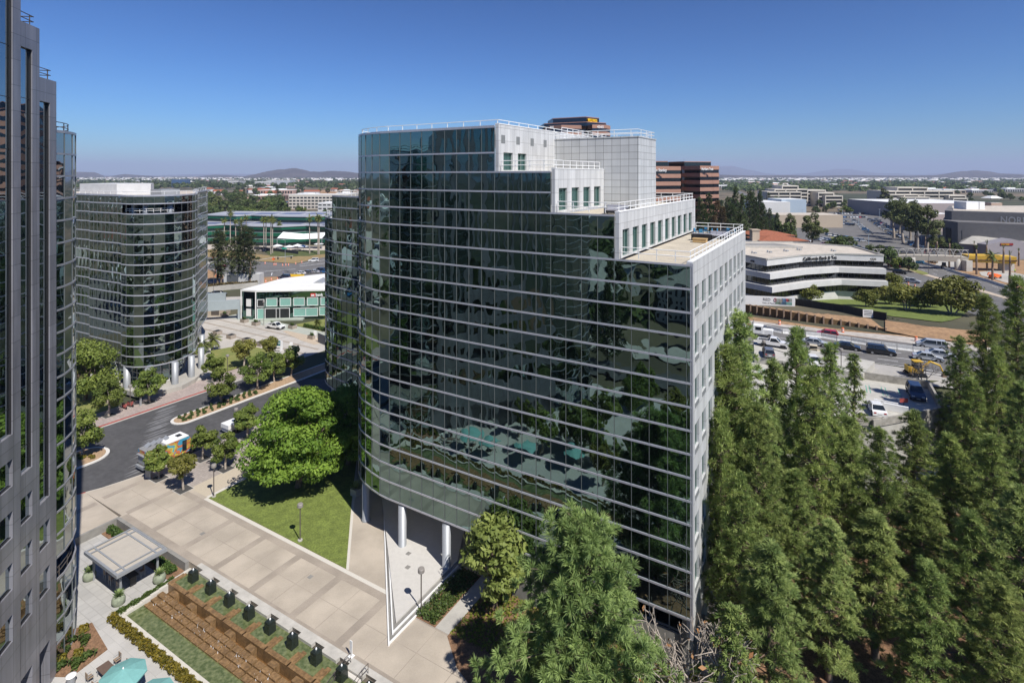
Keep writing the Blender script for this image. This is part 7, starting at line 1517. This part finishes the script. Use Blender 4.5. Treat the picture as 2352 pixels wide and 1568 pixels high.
# grey department store
nd=thing('department_store','large dark grey brick department store with pale lettering beyond the footbridge','department store'); gw=mat('grey_brick',(.155,.15,.15),.85,.08,.6)
b=MB(); b.prism([(PX(2165,310),310),(PX(2200,297),297),(PX(2420,275),275),(PX(2420,360),360),(PX(2175,360),360)],0,PZ(508,302)); b.build('lower_wall',gw,nd)
b=MB(); b.prism([(PX(2170,314),314),(PX(2186,310),310),(PX(2420,286),286),(PX(2420,365),365),(PX(2180,362),362)],PZ(515,302)-6,PZ(484,312)); b.build('upper_wall',gw,nd)
b=MB(); b.prism([(PX(2190,313),313),(PX(2420,290),290),(PX(2420,362),362),(PX(2186,359),359)],PZ(484,312),PZ(484,312)+.1); b.build('roof',roofc,nd)
for x0,x1,y0,y1 in ((2180,2196,524,550),(2206,2232,528,552),(2235,2245,532,546),(2178,2195,552,570)):
    Yq=297.5-(x0-2200)*.10 if x0>=2200 else 303.5; b=MB(); b.bx(PX(x0,Yq),PX(x1,Yq),Yq-1.0,Yq+2.5,PZ(y1,Yq),PZ(y0,Yq)); b.build('opening',dark,nd)
for x0,x1 in ((2210,2238),(2240,2252)): b=MB(); b.bx(PX(x0,325),PX(x1,325),322,331,PZ(484,312),PZ(484,312)+4.5); b.build('rooftop_unit',white,nd)
place_text('NORDSTROM',5.0,mat('sign_pale',(.30,.30,.31),.4,.05,2),nd,(PX(2297,297),297.0,PZ(512,297)),(R(90),0,math.atan2(286-310,PX(2420,286)-PX(2186,310))),.4,bold=.01,sx=.8)
# grey metal clad bank branch
wf=thing('bank_branch','grey metal clad bank branch with a low gabled roof and an orange sign beside the yellow formwork','bank building'); gmw=mat('mauve_grey_clad',(.27,.255,.27),.6,.05,.5)
Yw=278; b=MB(); b.prism([(PX(2202,Yw+6),Yw+6),(PX(2270,Yw-2),Yw-2),(PX(2420,Yw-8),Yw-8),(PX(2420,Yw+34),Yw+34),(PX(2215,Yw+34),Yw+34)],0,PZ(562,Yw)); b.build('wall',gmw,wf)
b=MB(); zz=PZ(562,Yw); b.v=[(PX(2200,Yw+6),Yw+5,zz),(PX(2268,Yw-4),Yw-4,zz),(PX(2425,Yw-10),Yw-10,zz),(PX(2425,Yw+36),Yw+36,zz),(PX(2212,Yw+36),Yw+36,zz),(PX(2240,Yw+12),Yw+14,PZ(543,Yw+12)),(PX(2425,Yw+12),Yw+12,PZ(543,Yw+12))]; b.f=[(0,1,5),(1,2,6,5),(2,3,6),(3,4,5,6),(4,0,5),(4,3,2,1,0)]; b.m=[0]*6; b.build('metal_roof',mat('ribbed_roof',(.42,.40,.36),.5,.12,.5),wf)
b=MB(); Y2=Yw-9; b.v=[(PX(2268,Y2),Y2,8.5),(PX(2380,Y2),Y2,8.5),(PX(2380,Y2),Y2,PZ(562,Y2)),(PX(2325,Y2),Y2,PZ(549,Y2)),(PX(2268,Y2),Y2,PZ(562,Y2))]; b.v+=[(x,y+6,z) for x,y,z in b.v]; b.f=[(0,1,2,3,4),(9,8,7,6,5),(2,7,8,3),(3,8,9,4),(0,4,9,5),(1,6,7,2)]; b.m=[0]*6; 
b.v=[(x,y,0 if z==8.5 else z) for x,y,z in b.v]; b.build('gable_front',gmw,wf)
Y3=Y2-.2; b=MB(); b.bx(PX(2298,Y3),PX(2327,Y3),Y3-.1,Y3,PZ(563.5,Y3),PZ(558.5,Y3)); b.build('sign_panel',mat('sign_maroon',(.22,.02,.02),.5,.05,2),wf); place_text('WELLS FARGO',.95,yt,wf,(PX(2299.5,Y3),Y3-.15,PZ(562.8,Y3)),(R(90),0,0),.03,sx=.62)
# ---------------------------------------------------------------- left: offices among the trees and the far city
office('white curved front office with window rows among the trees on the slope',663,800,447,700,30,cream,4.0,.5,name='white_office',cat='office building'); office('white parking structure with open decks beside the sandy slope',730,822,466,560,30,pale,3.6,.35,name='parking_structure',cat='parking garage')
office('dark blue glass tower on the plain',394,428,412,1900,24,bluew,6,0,name='distant_tower',cat='office tower'); office('white office on the plain with blue windows, beside the big hill',523,547,414,2100,60,pale,6,.4,name='distant_office'); office('low white office with a stepped roof on the plain before the big hill',614,665,414,2300,60,pale,5,.45,bluew,name='distant_office'); office('pale office with flat wings left of the white storeys on the plain',585,622,417,1900,50,pale,5,.35,name='distant_office')
rgf=np.random.default_rng(33); cols_=[pale,cream,tanw,greyw,pale,mat('roof_pink',(.45,.30,.24),.8,.06,.05)]
side_=['beyond the round building','beyond the green striped office','under the big hill','past the terraced offices','far behind the mall','at the foot of the long mesa']
hm={}
def hmesh(i):
    if i not in hm:
        w_,d,h=[(22,14,6),(45,25,7),(30,30,9),(60,30,8),(16,12,5.5),(80,40,9)][i%6]; b=MB(); b.bx(-w_/2,w_/2,-d/2,d/2,-1,h,0)
        if i%6 in (0,4): b.v+=[(-w_/2-.5,-d/2-.5,h),(w_/2+.5,-d/2-.5,h),(w_/2+.5,d/2+.5,h),(-w_/2-.5,d/2+.5,h),(-w_/2,0,h+3),(w_/2,0,h+3)]; n=len(b.v)-6; b.f+=[(n,n+1,n+5,n+4),(n+2,n+3,n+4,n+5),(n,n+4,n+3),(n+1,n+2,n+5)]; b.m+=[2]*4
        else: b.bx(-w_/2+.6,w_/2-.6,-d/2+.6,d/2-.6,h,h+.1,1); b.bx(-w_/5,w_/6,-d/6,d/6,h+.1,h+2.2,1)
        for k in range(int(w_/6)): b.bx(-w_/2+1.5+6*k,-w_/2+5+6*k,-d/2-.1,-d/2+.1,2,h-2,3)
        hm[i]=b.mesh('distant_building',[cols_[i%6],roofw,redt,dark])
    return hm[i]
def far_b(n,xr,yr,reg,sc_=1):
    for k in range(n):
        x=rgf.uniform(*xr); y=yr[0]+(yr[1]-yr[0])*rgf.random()**1.3; Y_=F_*H/(y-HY); o=link('distant_building',hmesh(int(rgf.integers(0,12)))); o.location=(PX(x,Y_),Y_,0); o.rotation_euler=(0,0,rgf.uniform(-.6,.6)); o.scale=(rgf.uniform(.7,1.5)*sc_,rgf.uniform(.8,1.3)*sc_,rgf.uniform(.8,1.2))
        tag(o,'small pale building scattered over the plain '+reg,'building','small buildings '+reg)
far_b(42,(178,480),(411,426),side_[0],1.5); far_b(34,(480,822),(411,428),side_[1],1.5); far_b(16,(560,822),(427,460),'between the trees of the slope behind the green striped office',1.0)
far_b(55,(1652,1990),(410,432),side_[3],1.3); far_b(45,(1990,2352),(412,445),side_[4],1.3)
def farstuff(lab,n,xr,yr,m,sz,seed):
    rg=np.random.default_rng(seed); V=[];F=[]
    x=rg.uniform(*xr,n); y=yr[0]+(yr[1]-yr[0])*rg.random(n)**1.2; Y_=F_*H/(y-HY); X_=(x-CX)/F_*Y_
    s=rg.uniform(*sz[:2],n); h=rg.uniform(*sz[2:],n); base=np.array([[-1,-1,0],[1,-1,0],[1,1,0],[-1,1,0],[-1,-1,1],[1,-1,1],[1,1,1],[-1,1,1]])
    V=(base[None]*np.stack([s,s*.6,h],1)[:,None,:]+np.stack([X_,Y_,np.full(n,-.5)],1)[:,None,:]).reshape(-1,3)
    Fq=np.array([[4,5,6,7],[0,1,5,4],[1,2,6,5],[2,3,7,6],[3,0,4,7]]); F=(Fq[None]+8*np.arange(n)[:,None,None]).reshape(-1,4)
    o=link('distant_town',fastmesh('distant_town',V,F,m)); o['kind']='stuff'; o['label']=lab
farstuff('pale specks of far suburbs at the foot of the hills',900,(170,830),(408.5,416),pale,(8,30,6,13),41); farstuff('far pale buildings along the mesa',600,(1650,2360),(409.6,415),pale,(8,34,6,12),42); farstuff('far brick coloured roofs',260,(170,830),(409,417),redt,(10,26,6,10),43)
def treemass(lab,n,xr,yr,m,seed,rad=(4,9)):
    rg=np.random.default_rng(seed); x=rg.uniform(*xr,n); y=yr[0]+(yr[1]-yr[0])*rg.random(n)**1.4; Y_=F_*H/(y-HY); X_=(x-CX)/F_*Y_; r=rg.uniform(*rad,n)
    C=np.repeat(np.stack([X_,Y_,r*.55],1),26,0); d=unit(n*26,rg); d[:,2]=np.abs(d[:,2])*.8; C=C+d*np.repeat(r,26)[:,None]*rg.uniform(.5,1,n*26)[:,None]; Nn=d+unit(n*26,rg)*.5+np.array([0,0,.3]); Nn/=np.linalg.norm(Nn,axis=1)[:,None]
    V,F=quads(C,Nn,rad[1]*.55,rg); o=link('distant_woods',fastmesh('distant_woods',V,F,m,tint=rg.random(len(F)))); o['kind']='stuff'; o['label']=lab
treemass('far dark trees merging on the plain behind the green office',1300,(170,830),(411,434),dkleaf_m,51,(6,14)); treemass('far dark trees and scrub on the plain behind the mall',1300,(1650,2360),(411,442),dkleaf_m,52,(5,12))
# trees one can tell apart, left slope
lt_=[]
def scatter(n,xr,yr,reg,kinds,seed,sc_=(.8,1.25),bad=lambda x,y:False,grp=None):
    rg=np.random.default_rng(seed); k=0; tries=0
    while k<n and tries<5000:
        tries+=1; x=rg.uniform(*xr); y=yr[0]+(yr[1]-yr[0])*rg.random()
        if bad(x,y): continue
        Y_=F_*(H-1)/(y-HY); kd=kinds[int(rg.integers(len(kinds)))]; z=zt(PX(x,Y_),Y_)
        desc={'far0':'broad dark','far1':'compact dark','far2':'tall grey green','far3':'leafy mid green','far4':'rounded dark','con0':'conical dark','con1':'low conical dark','con2':'tall conical','rust':'rusty brown','euc0':'open crowned','euc1':'tall open crowned','olive':'yellowish','street0':'small leafy','street1':'small rounded','street2':'small'}[kd]
        plant(TRE[kd],'conifer_tree' if kd[:3]=='con' else 'park_tree','%s tree %s'%(desc,reg),'tree',(PX(x,Y_),Y_,z),rg.uniform(0,6),rg.uniform(*sc_),grp or ('%s trees %s'%(desc,reg))); k+=1
# distant treetops: base pixel row y gives the distance
scatter(80,(478,830),(463,504),'on the slope behind the green striped office',['far0','far1','far2','far4','far3','far0'],61,(1.1,1.7),lambda x,y:(650<x<830 and y<500))
scatter(42,(478,830),(437,464),'on the upper slope behind the green striped office',['far0','far1','far4','con1','far3'],62,(1.0,1.6),lambda x,y:655<x<830 and y>445)
scatter(18,(300,600),(424,440),'on the plain behind the round building roof',['far0','far1','far4'],63,(1.3,2.2))
scatter(26,(1650,1790),(452,505),'behind the dark conifers past the banded towers',['far0','far4','con1'],64,(.9,1.4))
scatter(34,(1860,2352),(446,476),'around the terraced offices',['far0','far1','far4','far3'],65,(1.0,1.5),lambda x,y:1880<x<2000 and y>466)
scatter(16,(1930,2060),(474,498),'between the cars of the mall car park',['far3','far1','olive'],66,(.7,1.1))
plant(TRE['far3'],'park_tree','huge rounded green tree behind the green striped office','tree',(PX(628,478),478,0),1,(2.3,2.0,1.6)); plant(TRE['far2'],'park_tree','huge grey green tree next to the huge rounded one','tree',(PX(603,465),465,0),1,(1.9,1.7,1.25))
sl_=thing('sand_bank','x','bank') if 0 else None
gslab('sandy_slope',[(700,437.5),(760,436),(830,437),(830,447),(740,448),(700,446)],dirt,-.4,.3,'*')
# dark conifers beside the towers
for i,(x,yt_,yb_,k) in enumerate([(1607,455,590,'con2'),(1628,447,588,'con0'),(1648,466,575,'rust'),(1660,480,590,'rust'),(1672,455,585,'con0'),(1690,430,560,'con2'),(1705,447,580,'con2'),(1722,440,555,'con0'),(1735,455,575,'con2'),(1752,470,565,'con1'),(1768,480,560,'con0'),(1785,490,545,'con1'),(1640,500,600,'rust'),(1700,490,592,'con1'),(1615,470,600,'con0'),(1745,445,540,'con2'),(1680,470,595,'con1'),(1800,500,558,'far4')]):
    Y_=F_*41/(yb_-HY); X_=PX(x,Y_); z=0; h=PZ(yt_,Y_)-z; s_=h/{'con0':20,'con1':17,'con2':23,'rust':15,'far4':10}[k]
    plant(TRE[k],'conifer_tree',('rusty brown conifer' if k=='rust' else 'dark pointed conifer')+' between the roof terrace and the mall road, %s from the banded towers'%(ordn+['sixteenth','seventeenth','eighteenth'])[i],'tree',(X_,Y_,z),i,(max(.9,s_*.8),max(.9,s_*.8),s_),'conifers behind the roof terrace')
for i,(x,y,s_,l) in enumerate([(1690,590,1.3,'bright round shrub like tree behind the roof terrace'),(1705,600,1.2,'leafy tree behind the roof terrace furniture')]): Y_=F_*40/(y-HY); plant(TRE['far3'],'park_tree',l,'tree',(PX(x,Y_),Y_,1),i,s_*.9)
# eucalyptus row at the mall
for i,(x,yb_,yt_,k) in enumerate([(1862,610,445+40,'euc0'),(2108,572,453,'euc1'),(2130,585,455,'euc0'),(2145,578,462,'euc1'),(2162,600,462,'euc0'),(2185,610,465,'euc1'),(2120,565,450,'euc0'),(2033,500,430,'far2'),(1816,576,488,'euc0'),(2335,580,500,'euc1')]):
    a=G('*',x if x<2100 else x-55,yb_-25,None,True); X_,Y_,z=a; h=PZ(yt_,Y_)-z
    plant(TRE[k],'eucalyptus_tree',['eucalyptus behind the white bank office roof, by the mall road','eucalyptus at the head of the mall car park, first of the clump','eucalyptus in the middle of the mall clump, with pale leaning trunk','eucalyptus in the mall clump behind the leaning trunk','eucalyptus standing alone before the department store corner','eucalyptus overhanging the white mall wall','eucalyptus at the back of the mall clump','single dark tall tree before the terraced office','tall open eucalyptus before the tan store','brownish eucalyptus before the department store lettering'][i],'tree',(X_,Y_,z),i,h/22 if k[:3]=='euc' else h/13,'eucalyptus trees at the mall')
# bushes and trees along the mall road by the footbridge
for i,(x,yb_,s_,k) in enumerate([(1930,590,.95,'far0'),(1960,600,1.0,'far3'),(1905,585,.8,'far1'),(2010,612,.75,'far1'),(2040,616,.8,'far0'),(2065,622,.75,'far3'),(2025,600,.7,'far0'),(2085,625,.7,'far1'),(1985,603,.65,'far3'),(2048,604,.7,'far0'),(2145,575,.6,'far3'),(2165,575,.6,'far1'),(2195,592,.65,'far0'),(1920,600,.7,'far0'),(2000,592,.7,'far4'),(1945,575,.9,'far4')]):
    a=G('*',x,yb_,None,True); plant(TRE[k],'park_tree','bushy tree behind the white bank office and footbridge, %s along the mall road'%(ordn+['sixteenth'])[i],'tree',a,i*2,s_,'bushy trees along the mall road')
# ---------------------------------------------------------------- mall car park and its roads
tsheet('car_park','*',[(1905,487),(2000,490),(2110,495),(2160,505)],[(1860,520),(1900,560),(1960,585),(2190,605)],asph2,.03,6); tsheet('road','*',[(1740,492),(1790,520),(1830,545),(1905,590),(1940,615)],[(1765,490),(1835,520),(1880,545),(1950,585),(2010,620)],asph2,.04,3)
tsheet('verge','*',[(1905,545),(1935,560),(1965,575)],[(1920,545),(1950,560),(1985,577)],grassd,.08,1); tsheet('road','*',[(2095,500),(2125,530),(2160,560),(2200,590)],[(2110,500),(2150,530),(2200,560),(2270,592)],asph2,.05,2)
tsheet('road','*',[(1652,425),(1690,440),(1715,455)],[(1660,425),(1703,440),(1735,455)],asph2,.03,2)
rc=np.random.default_rng(71); cl_=['white','silver','black','grey','navy','white','silver','red','blue','white','beige','black']; kd_=['sedan','suv','hatch','sedan','suv','van']
rown=[((1890,549),(2062,596),28,'in the row along the near grass strip of the mall car park'),((1900,540),(1985,556),14,'in the short row by the palm of the mall car park'),((2010,504),(2082,552),24,'in the row beside the eucalyptus verge of the mall car park'),((1998,506),(2062,548),20,'in the middle row beside the eucalyptus verge'),((1960,506),(2000,540),14,'in the diagonal row in the middle of the mall car park'),((1920,500),(1990,500),16,'in the cross row before the small trees of the mall car park'),((1915,492),(2010,492),18,'in the far row of the mall car park'),((1880,505),(1950,510),12,'in the row beside the tan store'),
((1925,484),(2030,484),18,'in the last row of the mall car park'),((2080,555),(2165,598),12,'on the service lane before the department store'),((1755,498),(1790,500),8,'outside the blue hall'),((1890,562),(1960,580),9,'on the street side of the grass strip'),((2100,512),(2120,520),4,'at the mall wall'),((1915,512),(1965,520),8,'in the short diagonal row near the lamp of the mall car park')]
for (x0,y0),(x1,y1),n,reg in rown:
    a,c=G('*',x0,y0,None,True),G('*',x1,y1,None,True); ang=math.atan2((c-a).y,(c-a).x)+PI/2
    L=(c-a).length; m_=min(n,max(1,int(L/2.9)))
    for i in range(m_):
        if rc.random()<.08: continue
        q=a.lerp(c,(i+.5)/m_); col_=cl_[int(rc.integers(len(cl_)))]; kk_=kd_[int(rc.integers(len(kd_)))]
        scar(kk_,col_,(q.x,q.y,zt(q.x,q.y)+.1),ang+rc.normal(0,.03)+(PI if rc.random()<.3 else 0),'%s car parked %s'%(col_,reg),'%s cars parked %s'%(col_,reg))
for k in range(40):
    x=rc.uniform(650,725); y=rc.uniform(462,469); Y_=F_*H/(y-HY); c_=cl_[int(rc.integers(12))]; scar('sedan',c_,(PX(x,Y_),Y_,0),rc.uniform(-.1,.1)+PI/2,'%s car parked before the white curved office'%c_,'%s cars parked before the white curved office'%c_)
for x,y,c,a,l in [(1819,539,'grey',-1.1,'grey car driving on the mall road'),(1855,556,'white',-1.0,'white car on the mall road under the eucalyptus'),(1877,553,'silver',-1.0,'silver car on the mall road, farther lane'),(1882,570,'navy',-1.0,'dark car on the mall road by the bushes'),(1892,585,'navy',-.9,'dark blue car on the mall road behind the red roof'),(1937,588,'black',-.9,'black car on the mall road before the bushy trees'),(2089,506,'silver',1.5,'silver car on the lane beside the mall wall')]: scar('sedan',c,G('*',x,y,None,True)+Vector((0,0,.1)),a,l,None)
for i,(x,y,h_) in enumerate([(1843,505,9),(1935,505,9),(1957,512,9),(2020,500,8),(1995,575,9),(2117,560,11),(2310-2,575,11),(1972,520,9),(1765,495,9)]):
    a=G('*',x,y,None,True); r=thing('lamp_post','tall pale lamp post at the mall, %s from the banded towers'%ordn[i],'lamp post',a,0,'tall pale lamp posts at the mall'); b=MB(); b.tube((0,0,0),(0,0,h_),.12,.09); b.build('pole',mat('pale_blue_pole',(.35,.45,.52),.5,.05,2),r); b=MB(); b.box(0,0,h_,2.2,.4,.2); b.build('lamp_head',alu,r)
# ---------------------------------------------------------------- hills
def ridge(name,pl,Y_,m,depth,seed,base=-2):
    rg=np.random.default_rng(seed); xs=np.array([p[0] for p in pl]); ys=np.array([p[1] for p in pl]); n=150; X=np.linspace(xs[0],xs[-1],n); Yp=np.interp(X,xs,ys)
    kx=PX(X,Y_); z=H-(Yp-HY)/F_*Y_; z=z+np.convolve(rg.normal(0,1,n+6),np.ones(7)/7,'valid')*(z.max()-base)*.05
    rows=14; V=[];F=[]
    for j in range(rows):
        u=j/(rows-1); prof=math.sin(PI*min(1,u*1.0)*.5) if u<=1 else 1; dy=depth*(u-1)
        nzv=np.convolve(rg.normal(0,1,n+10),np.ones(11)/11,'valid')*(z.max()-base)*.16*math.sin(PI*u)
        for i in range(n): V.append((kx[i]*(Y_+dy)/Y_,Y_+dy+0,base+(z[i]-base)*(u**1.25)+nzv[i]*1.0))
    for i in range(n): V.append((kx[i]*(Y_+depth)/Y_,Y_+depth,base))
    V=np.array(V); R_=rows+1; F=np.array([(j*n+i,j*n+i+1,(j+1)*n+i+1,(j+1)*n+i) for j in range(R_-1) for i in range(n-1)])
    o=link(name,fastmesh(name,V,F,m,smooth=True)); o['kind']='structure'
hillm=mat('hill_scrub',(.085,.07,.06),.95,.35,.0025,sc2=(.0007,.3)); mtm=mat('mountain_scrub',(.09,.085,.08),.95,.3,.0008)
cI=lambda l:[px('I',*p) for p in l]; cF=lambda l:[px('F',*p) for p in l]
ridge('hills',[(60,403)]+cI([(20,80),(170,84),(270,122),(420,100),(560,108),(760,122),(900,132),(1000,126),(1200,106),(1300,108),(1460,118),(1700,120),(1900,120),(2350,125)])+[(1000,404)],9500,hillm,2500,81)
ridge('hills',cI([(1400,150),(1450,118),(1570,92),(1700,66),(1890,48),(2020,80),(2120,76),(2210,70),(2350,80),(2500,100),(2700,150)]),7800,hillm,1500,82)
ridge('hills',[(1500,406)]+cF([(0,254),(300,252),(500,257),(700,255),(950,259),(1200,254),(1500,258),(1740,256),(1900,252),(2352,252)])+[(2600,404)],7500,hillm,900,83); ridge('hills',cF([(1650,285),(1780,252),(1860,238),(1930,228),(2030,221),(2110,230),(2200,243),(2352,250),(2600,262)]),9000,hillm,1800,84)
ridge('mountains',cF([(-300,262),(0,235),(250,215),(300,195),(390,190),(480,215),(600,240),(700,252),(900,242),(1080,210),(1180,214),(1350,235),(1600,250),(1900,235),(2352,240),(2700,250)]),26000,mtm,6000,85); ridge('mountains',[(-100,398),(150,399),(300,404),(500,399),(700,401),(760,395),(830,399),(1100,394),(1400,400)],26000,mtm,6000,86)
tsheet('airfield','*',[(1650,408.2),(2000,407.6),(2360,409)],[(1650,410),(2000,410),(2360,411.5)],mat('runway_ground',(.46,.42,.38),.9,.08,.002),.3,2)
# ---------------------------------------------------------------- air
hz=MB(); hz.bx(-36000,36000,-3000,36000,-4,760); hm_=bpy.data.materials.new('haze_air'); hm_.use_nodes=True; N=hm_.node_tree.nodes; N.clear(); out=N.new('ShaderNodeOutputMaterial'); pv_=N.new('ShaderNodeVolumePrincipled')
pv_.inputs['Color'].default_value=(.66,.75,1.0,1); pv_.inputs['Density'].default_value=6.5e-5; pv_.inputs['Anisotropy'].default_value=.0; hm_.node_tree.links.new(pv_.outputs[0],out.inputs['Volume'])
ho_=hz.build('haze',hm_); ho_['kind']='stuff'; ho_['label']='thin blue haze over the plain'

for i in range(10):
    x=rgf.uniform(478,650); y=rgf.uniform(440,455); Y_=F_*H/(y-HY); o=link('apartment_house',hmesh(0)); o.location=(PX(x,Y_),Y_,0); o.rotation_euler=(0,0,rgf.uniform(-1,1)); o.scale=(.9,.8,1.2); tag(o,'tan apartment house with a low red roof between the trees of the slope','house','tan apartment houses between the trees')
scatter(30,(2085,2352),(500,520),'around the mall walls',['far0','far4','far1','far3'],67,(.6,.9),lambda x,y:x>2165 and y>505)
scatter(14,(1780,1905),(515,545),'beside the mall road before the tan store',['far3','far0','street0'],68,(.5,.8),lambda x,y:abs((x-1760)*.62-(y-492))<14)

scatter(22,(655,830),(452,500),'before the white offices of the slope',['far0','far3','far1'],71,(.55,.9))
scatter(22,(1870,2110),(470,500),'along the far edge of the mall car park',['far0','far3','far4','far1'],72,(.6,.95),lambda x,y:1905<x<2075 and y>482)
for i,(x,y,s_) in enumerate([(2080,520,1.0),(2092,530,.9),(2105,545,1.05),(2128,566,.9),(2098,512,1.1),(2150,590,.8)]):
    a=G('*',x,y,None,True); plant(TRE['euc%d'%(i%2)],'eucalyptus_tree','tall eucalyptus on the grass verge beside the mall car park, %s from the terraced office'%ordn[i],'tree',a,i*1.3,s_*.85,'eucalyptus trees at the mall')
# ================================================================ what stands behind the viewer and shows in the glass
for i,(x,y,w_,d,rz) in enumerate([(-95,-18,34,22,.5),(-128,-48,38,22,.2),(-70,-52,30,20,-.5),(-105,-88,40,24,.3),(-160,-20,36,22,.9)]):
    r=thing('tiled_house','pale building with a grey green hipped tile roof behind the viewer, %s of its group, seen only in the glass'%ordn[i],'house',(x,y,-1),rz); 
    b=MB(); b.box(0,0,0,w_,d,11); b.build('wall',pale,r)
    b=MB(); x0,y0=w_/2+1,d/2+1; h=y0; b.v=[(-x0,-y0,11),(x0,-y0,11),(x0,y0,11),(-x0,y0,11),(-x0+h,0,16),(x0-h,0,16)]; b.f=[(0,1,5,4),(1,2,5),(2,3,4,5),(3,0,4)]; b.m=[0]*4; b.build('tile_roof',mat('grey_tile',(.30,.30,.27),.8,.25,.8),r)
    for k in range(3):
        b=MB(); n=int(w_/4)
        for j in range(n):
            for s_ in (-1,1): b.box(-w_/2+2+4*j,s_*d/2,1.2+3.4*k,1.8,.2,1.8)
        b.build('window_row',dark,r)
rgb_=np.random.default_rng(91); kk=0
for i in range(30):
    if i<14: s_,t_=rgb_.uniform(-8,46),rgb_.uniform(-62,-36); p=ST(s_,t_,-1); kd=['street0','street1','dense','olive'][i%4]; sc_=rgb_.uniform(.9,1.3) if kd!='dense' else .6
    else: p=Vector((rgb_.uniform(-190,-30),rgb_.uniform(-120,5),-1)); kd=['far3','far0','con1','dense','euc0'][i%5]; sc_=rgb_.uniform(.8,1.2) if kd!='dense' else .9
    if -47<p.x<-36 and p.y>14: continue
    plant(TRE[kd],'park_tree','tree behind the viewer that shows only as a reflection in the glass facades','tree',p,i,sc_,'trees behind the viewer')
slab('path',[(-40,-66),(60,-66),(60,-74),(-40,-74)],-1,-.85,asph); slab('path',[(-40,-84),(90,-84),(90,-92),(-40,-92)],-1,-.84,conc)
for i,(s_,t_) in enumerate([(31,-26),(24,-28)]): dup(u0,ST(s_,t_,LZ),i,'teal parasol on the terrace below the picture edge, %s from the tower, seen only in the glass'%ordn[i+2])

for i in range(14):
    x,y=rgb_.uniform(-245,-128),rgb_.uniform(50,175); kd=['far3','far0','con1','street1','far1'][i%5]
    plant(TRE[kd],'park_tree','tree west of the round building that shows only as a reflection in its glass','tree',(x,y,0),i,rgb_.uniform(.7,1.1),'trees reflected in the round building')
for i,(x,y,w_,d,h) in enumerate([(-170,95,40,24,10),(-205,140,50,30,14),(-150,150,30,22,8),(-215,80,36,30,12),(-150,60,24,18,7)]):
    r=thing('low_office','pale low office west of the round building, %s of its group, seen only in the glass'%ordn[i],'office building',(x,y,0),.2*i); b=MB(); b.box(0,0,0,w_,d,h); b.build('wall',[pale,cream,tanw][i%3],r)
    b=MB()
    for k in range(int(h/3.6)):
        for j in range(int(w_/4)): b.box(-w_/2+2+4*j,0,1+3.6*k,2.4,d+.2,1.6)
        for j in range(int(d/4)): b.box(0,-d/2+2+4*j,1+3.6*k,w_+.2,2.2,1.6)
    b.build('window_row',dark,r)
slab('car_park',[(-240,60),(-128,60),(-128,120),(-240,125)],-.3,.02,asph2,False)
for i in range(36): scar(kd_[i%6],cl_[i%12],(-138-12*(i//12)*1.0,64+4.2*(i%12),.03),0,'%s car in the car park west of the round building, seen only in its glass'%cl_[i%12],'%s cars west of the round building'%cl_[i%12])

def woods(lab,rects,n,seed):
    rg=np.random.default_rng(seed); X_=[];Y_=[]
    for i in range(n): x0,x1,y0,y1=rects[i%len(rects)]; X_.append(rg.uniform(x0,x1)); Y_.append(rg.uniform(y0,y1))
    X_=np.array(X_);Y_=np.array(Y_); r=rg.uniform(3,6.5,n); C=np.repeat(np.stack([X_,Y_,r*.9],1),60,0); d=unit(n*60,rg); d[:,2]=np.abs(d[:,2])*1.1-.1; C=C+d*np.repeat(r,60)[:,None]*rg.uniform(.5,1,n*60)[:,None]; Nn=d+unit(n*60,rg)*.5; Nn/=np.linalg.norm(Nn,axis=1)[:,None]
    V,F=quads(C,Nn,2.0,rg); o=link('distant_woods',fastmesh('distant_woods',V,F,dkleaf_m,tint=rg.random(len(F)))); o['kind']='stuff'; o['label']=lab
woods('woods outside the picture that show only as reflections in the glass',[(-700,-250,-60,300),(-480,-180,-380,-60),(-250,-128,40,180),(-190,-60,-120,0)],260,401)
for i in range(16):
    x,y=(rgb_.uniform(-650,-280),rgb_.uniform(-40,280)) if i<9 else (rgb_.uniform(-420,-200),rgb_.uniform(-330,-90))
    o=link('distant_building',hmesh(i)); o.location=(x,y,0); o.rotation_euler=(0,0,rgb_.uniform(0,3)); o.scale=(1,1,1.7); tag(o,'distant building outside the picture that shows only as a reflection in the glass','building','distant buildings seen only in the glass')
for i,(s_,t_) in enumerate([(30,-30),(25,-33),(18,-26),(12,-29),(22,-31),(6,-25),(35,-34),(15,-35),(2,-31),(28,-37)]): plant(TRE[['street0','street1','olive'][i%3]],'street_tree','terrace tree below the picture edge that shows only in the glass','tree',ST(s_,t_,LZ),i,1.0,'terrace trees seen only in the glass')
# labels stay within sixteen words: drop filler words, never meaning
for o in sc.objects:
    if o.parent is None and 'label' in o.keys():
        wd=o['label'].split()
        for f in ('the','a','its','an','and'):
            while len(wd)>16 and f in wd[1:]: del wd[1+wd[1:].index(f)]
        o['label']=' '.join(wd[:16]) if len(wd)>16 else ' '.join(wd)
        if len(wd)>16: print('LONG',' '.join(wd))
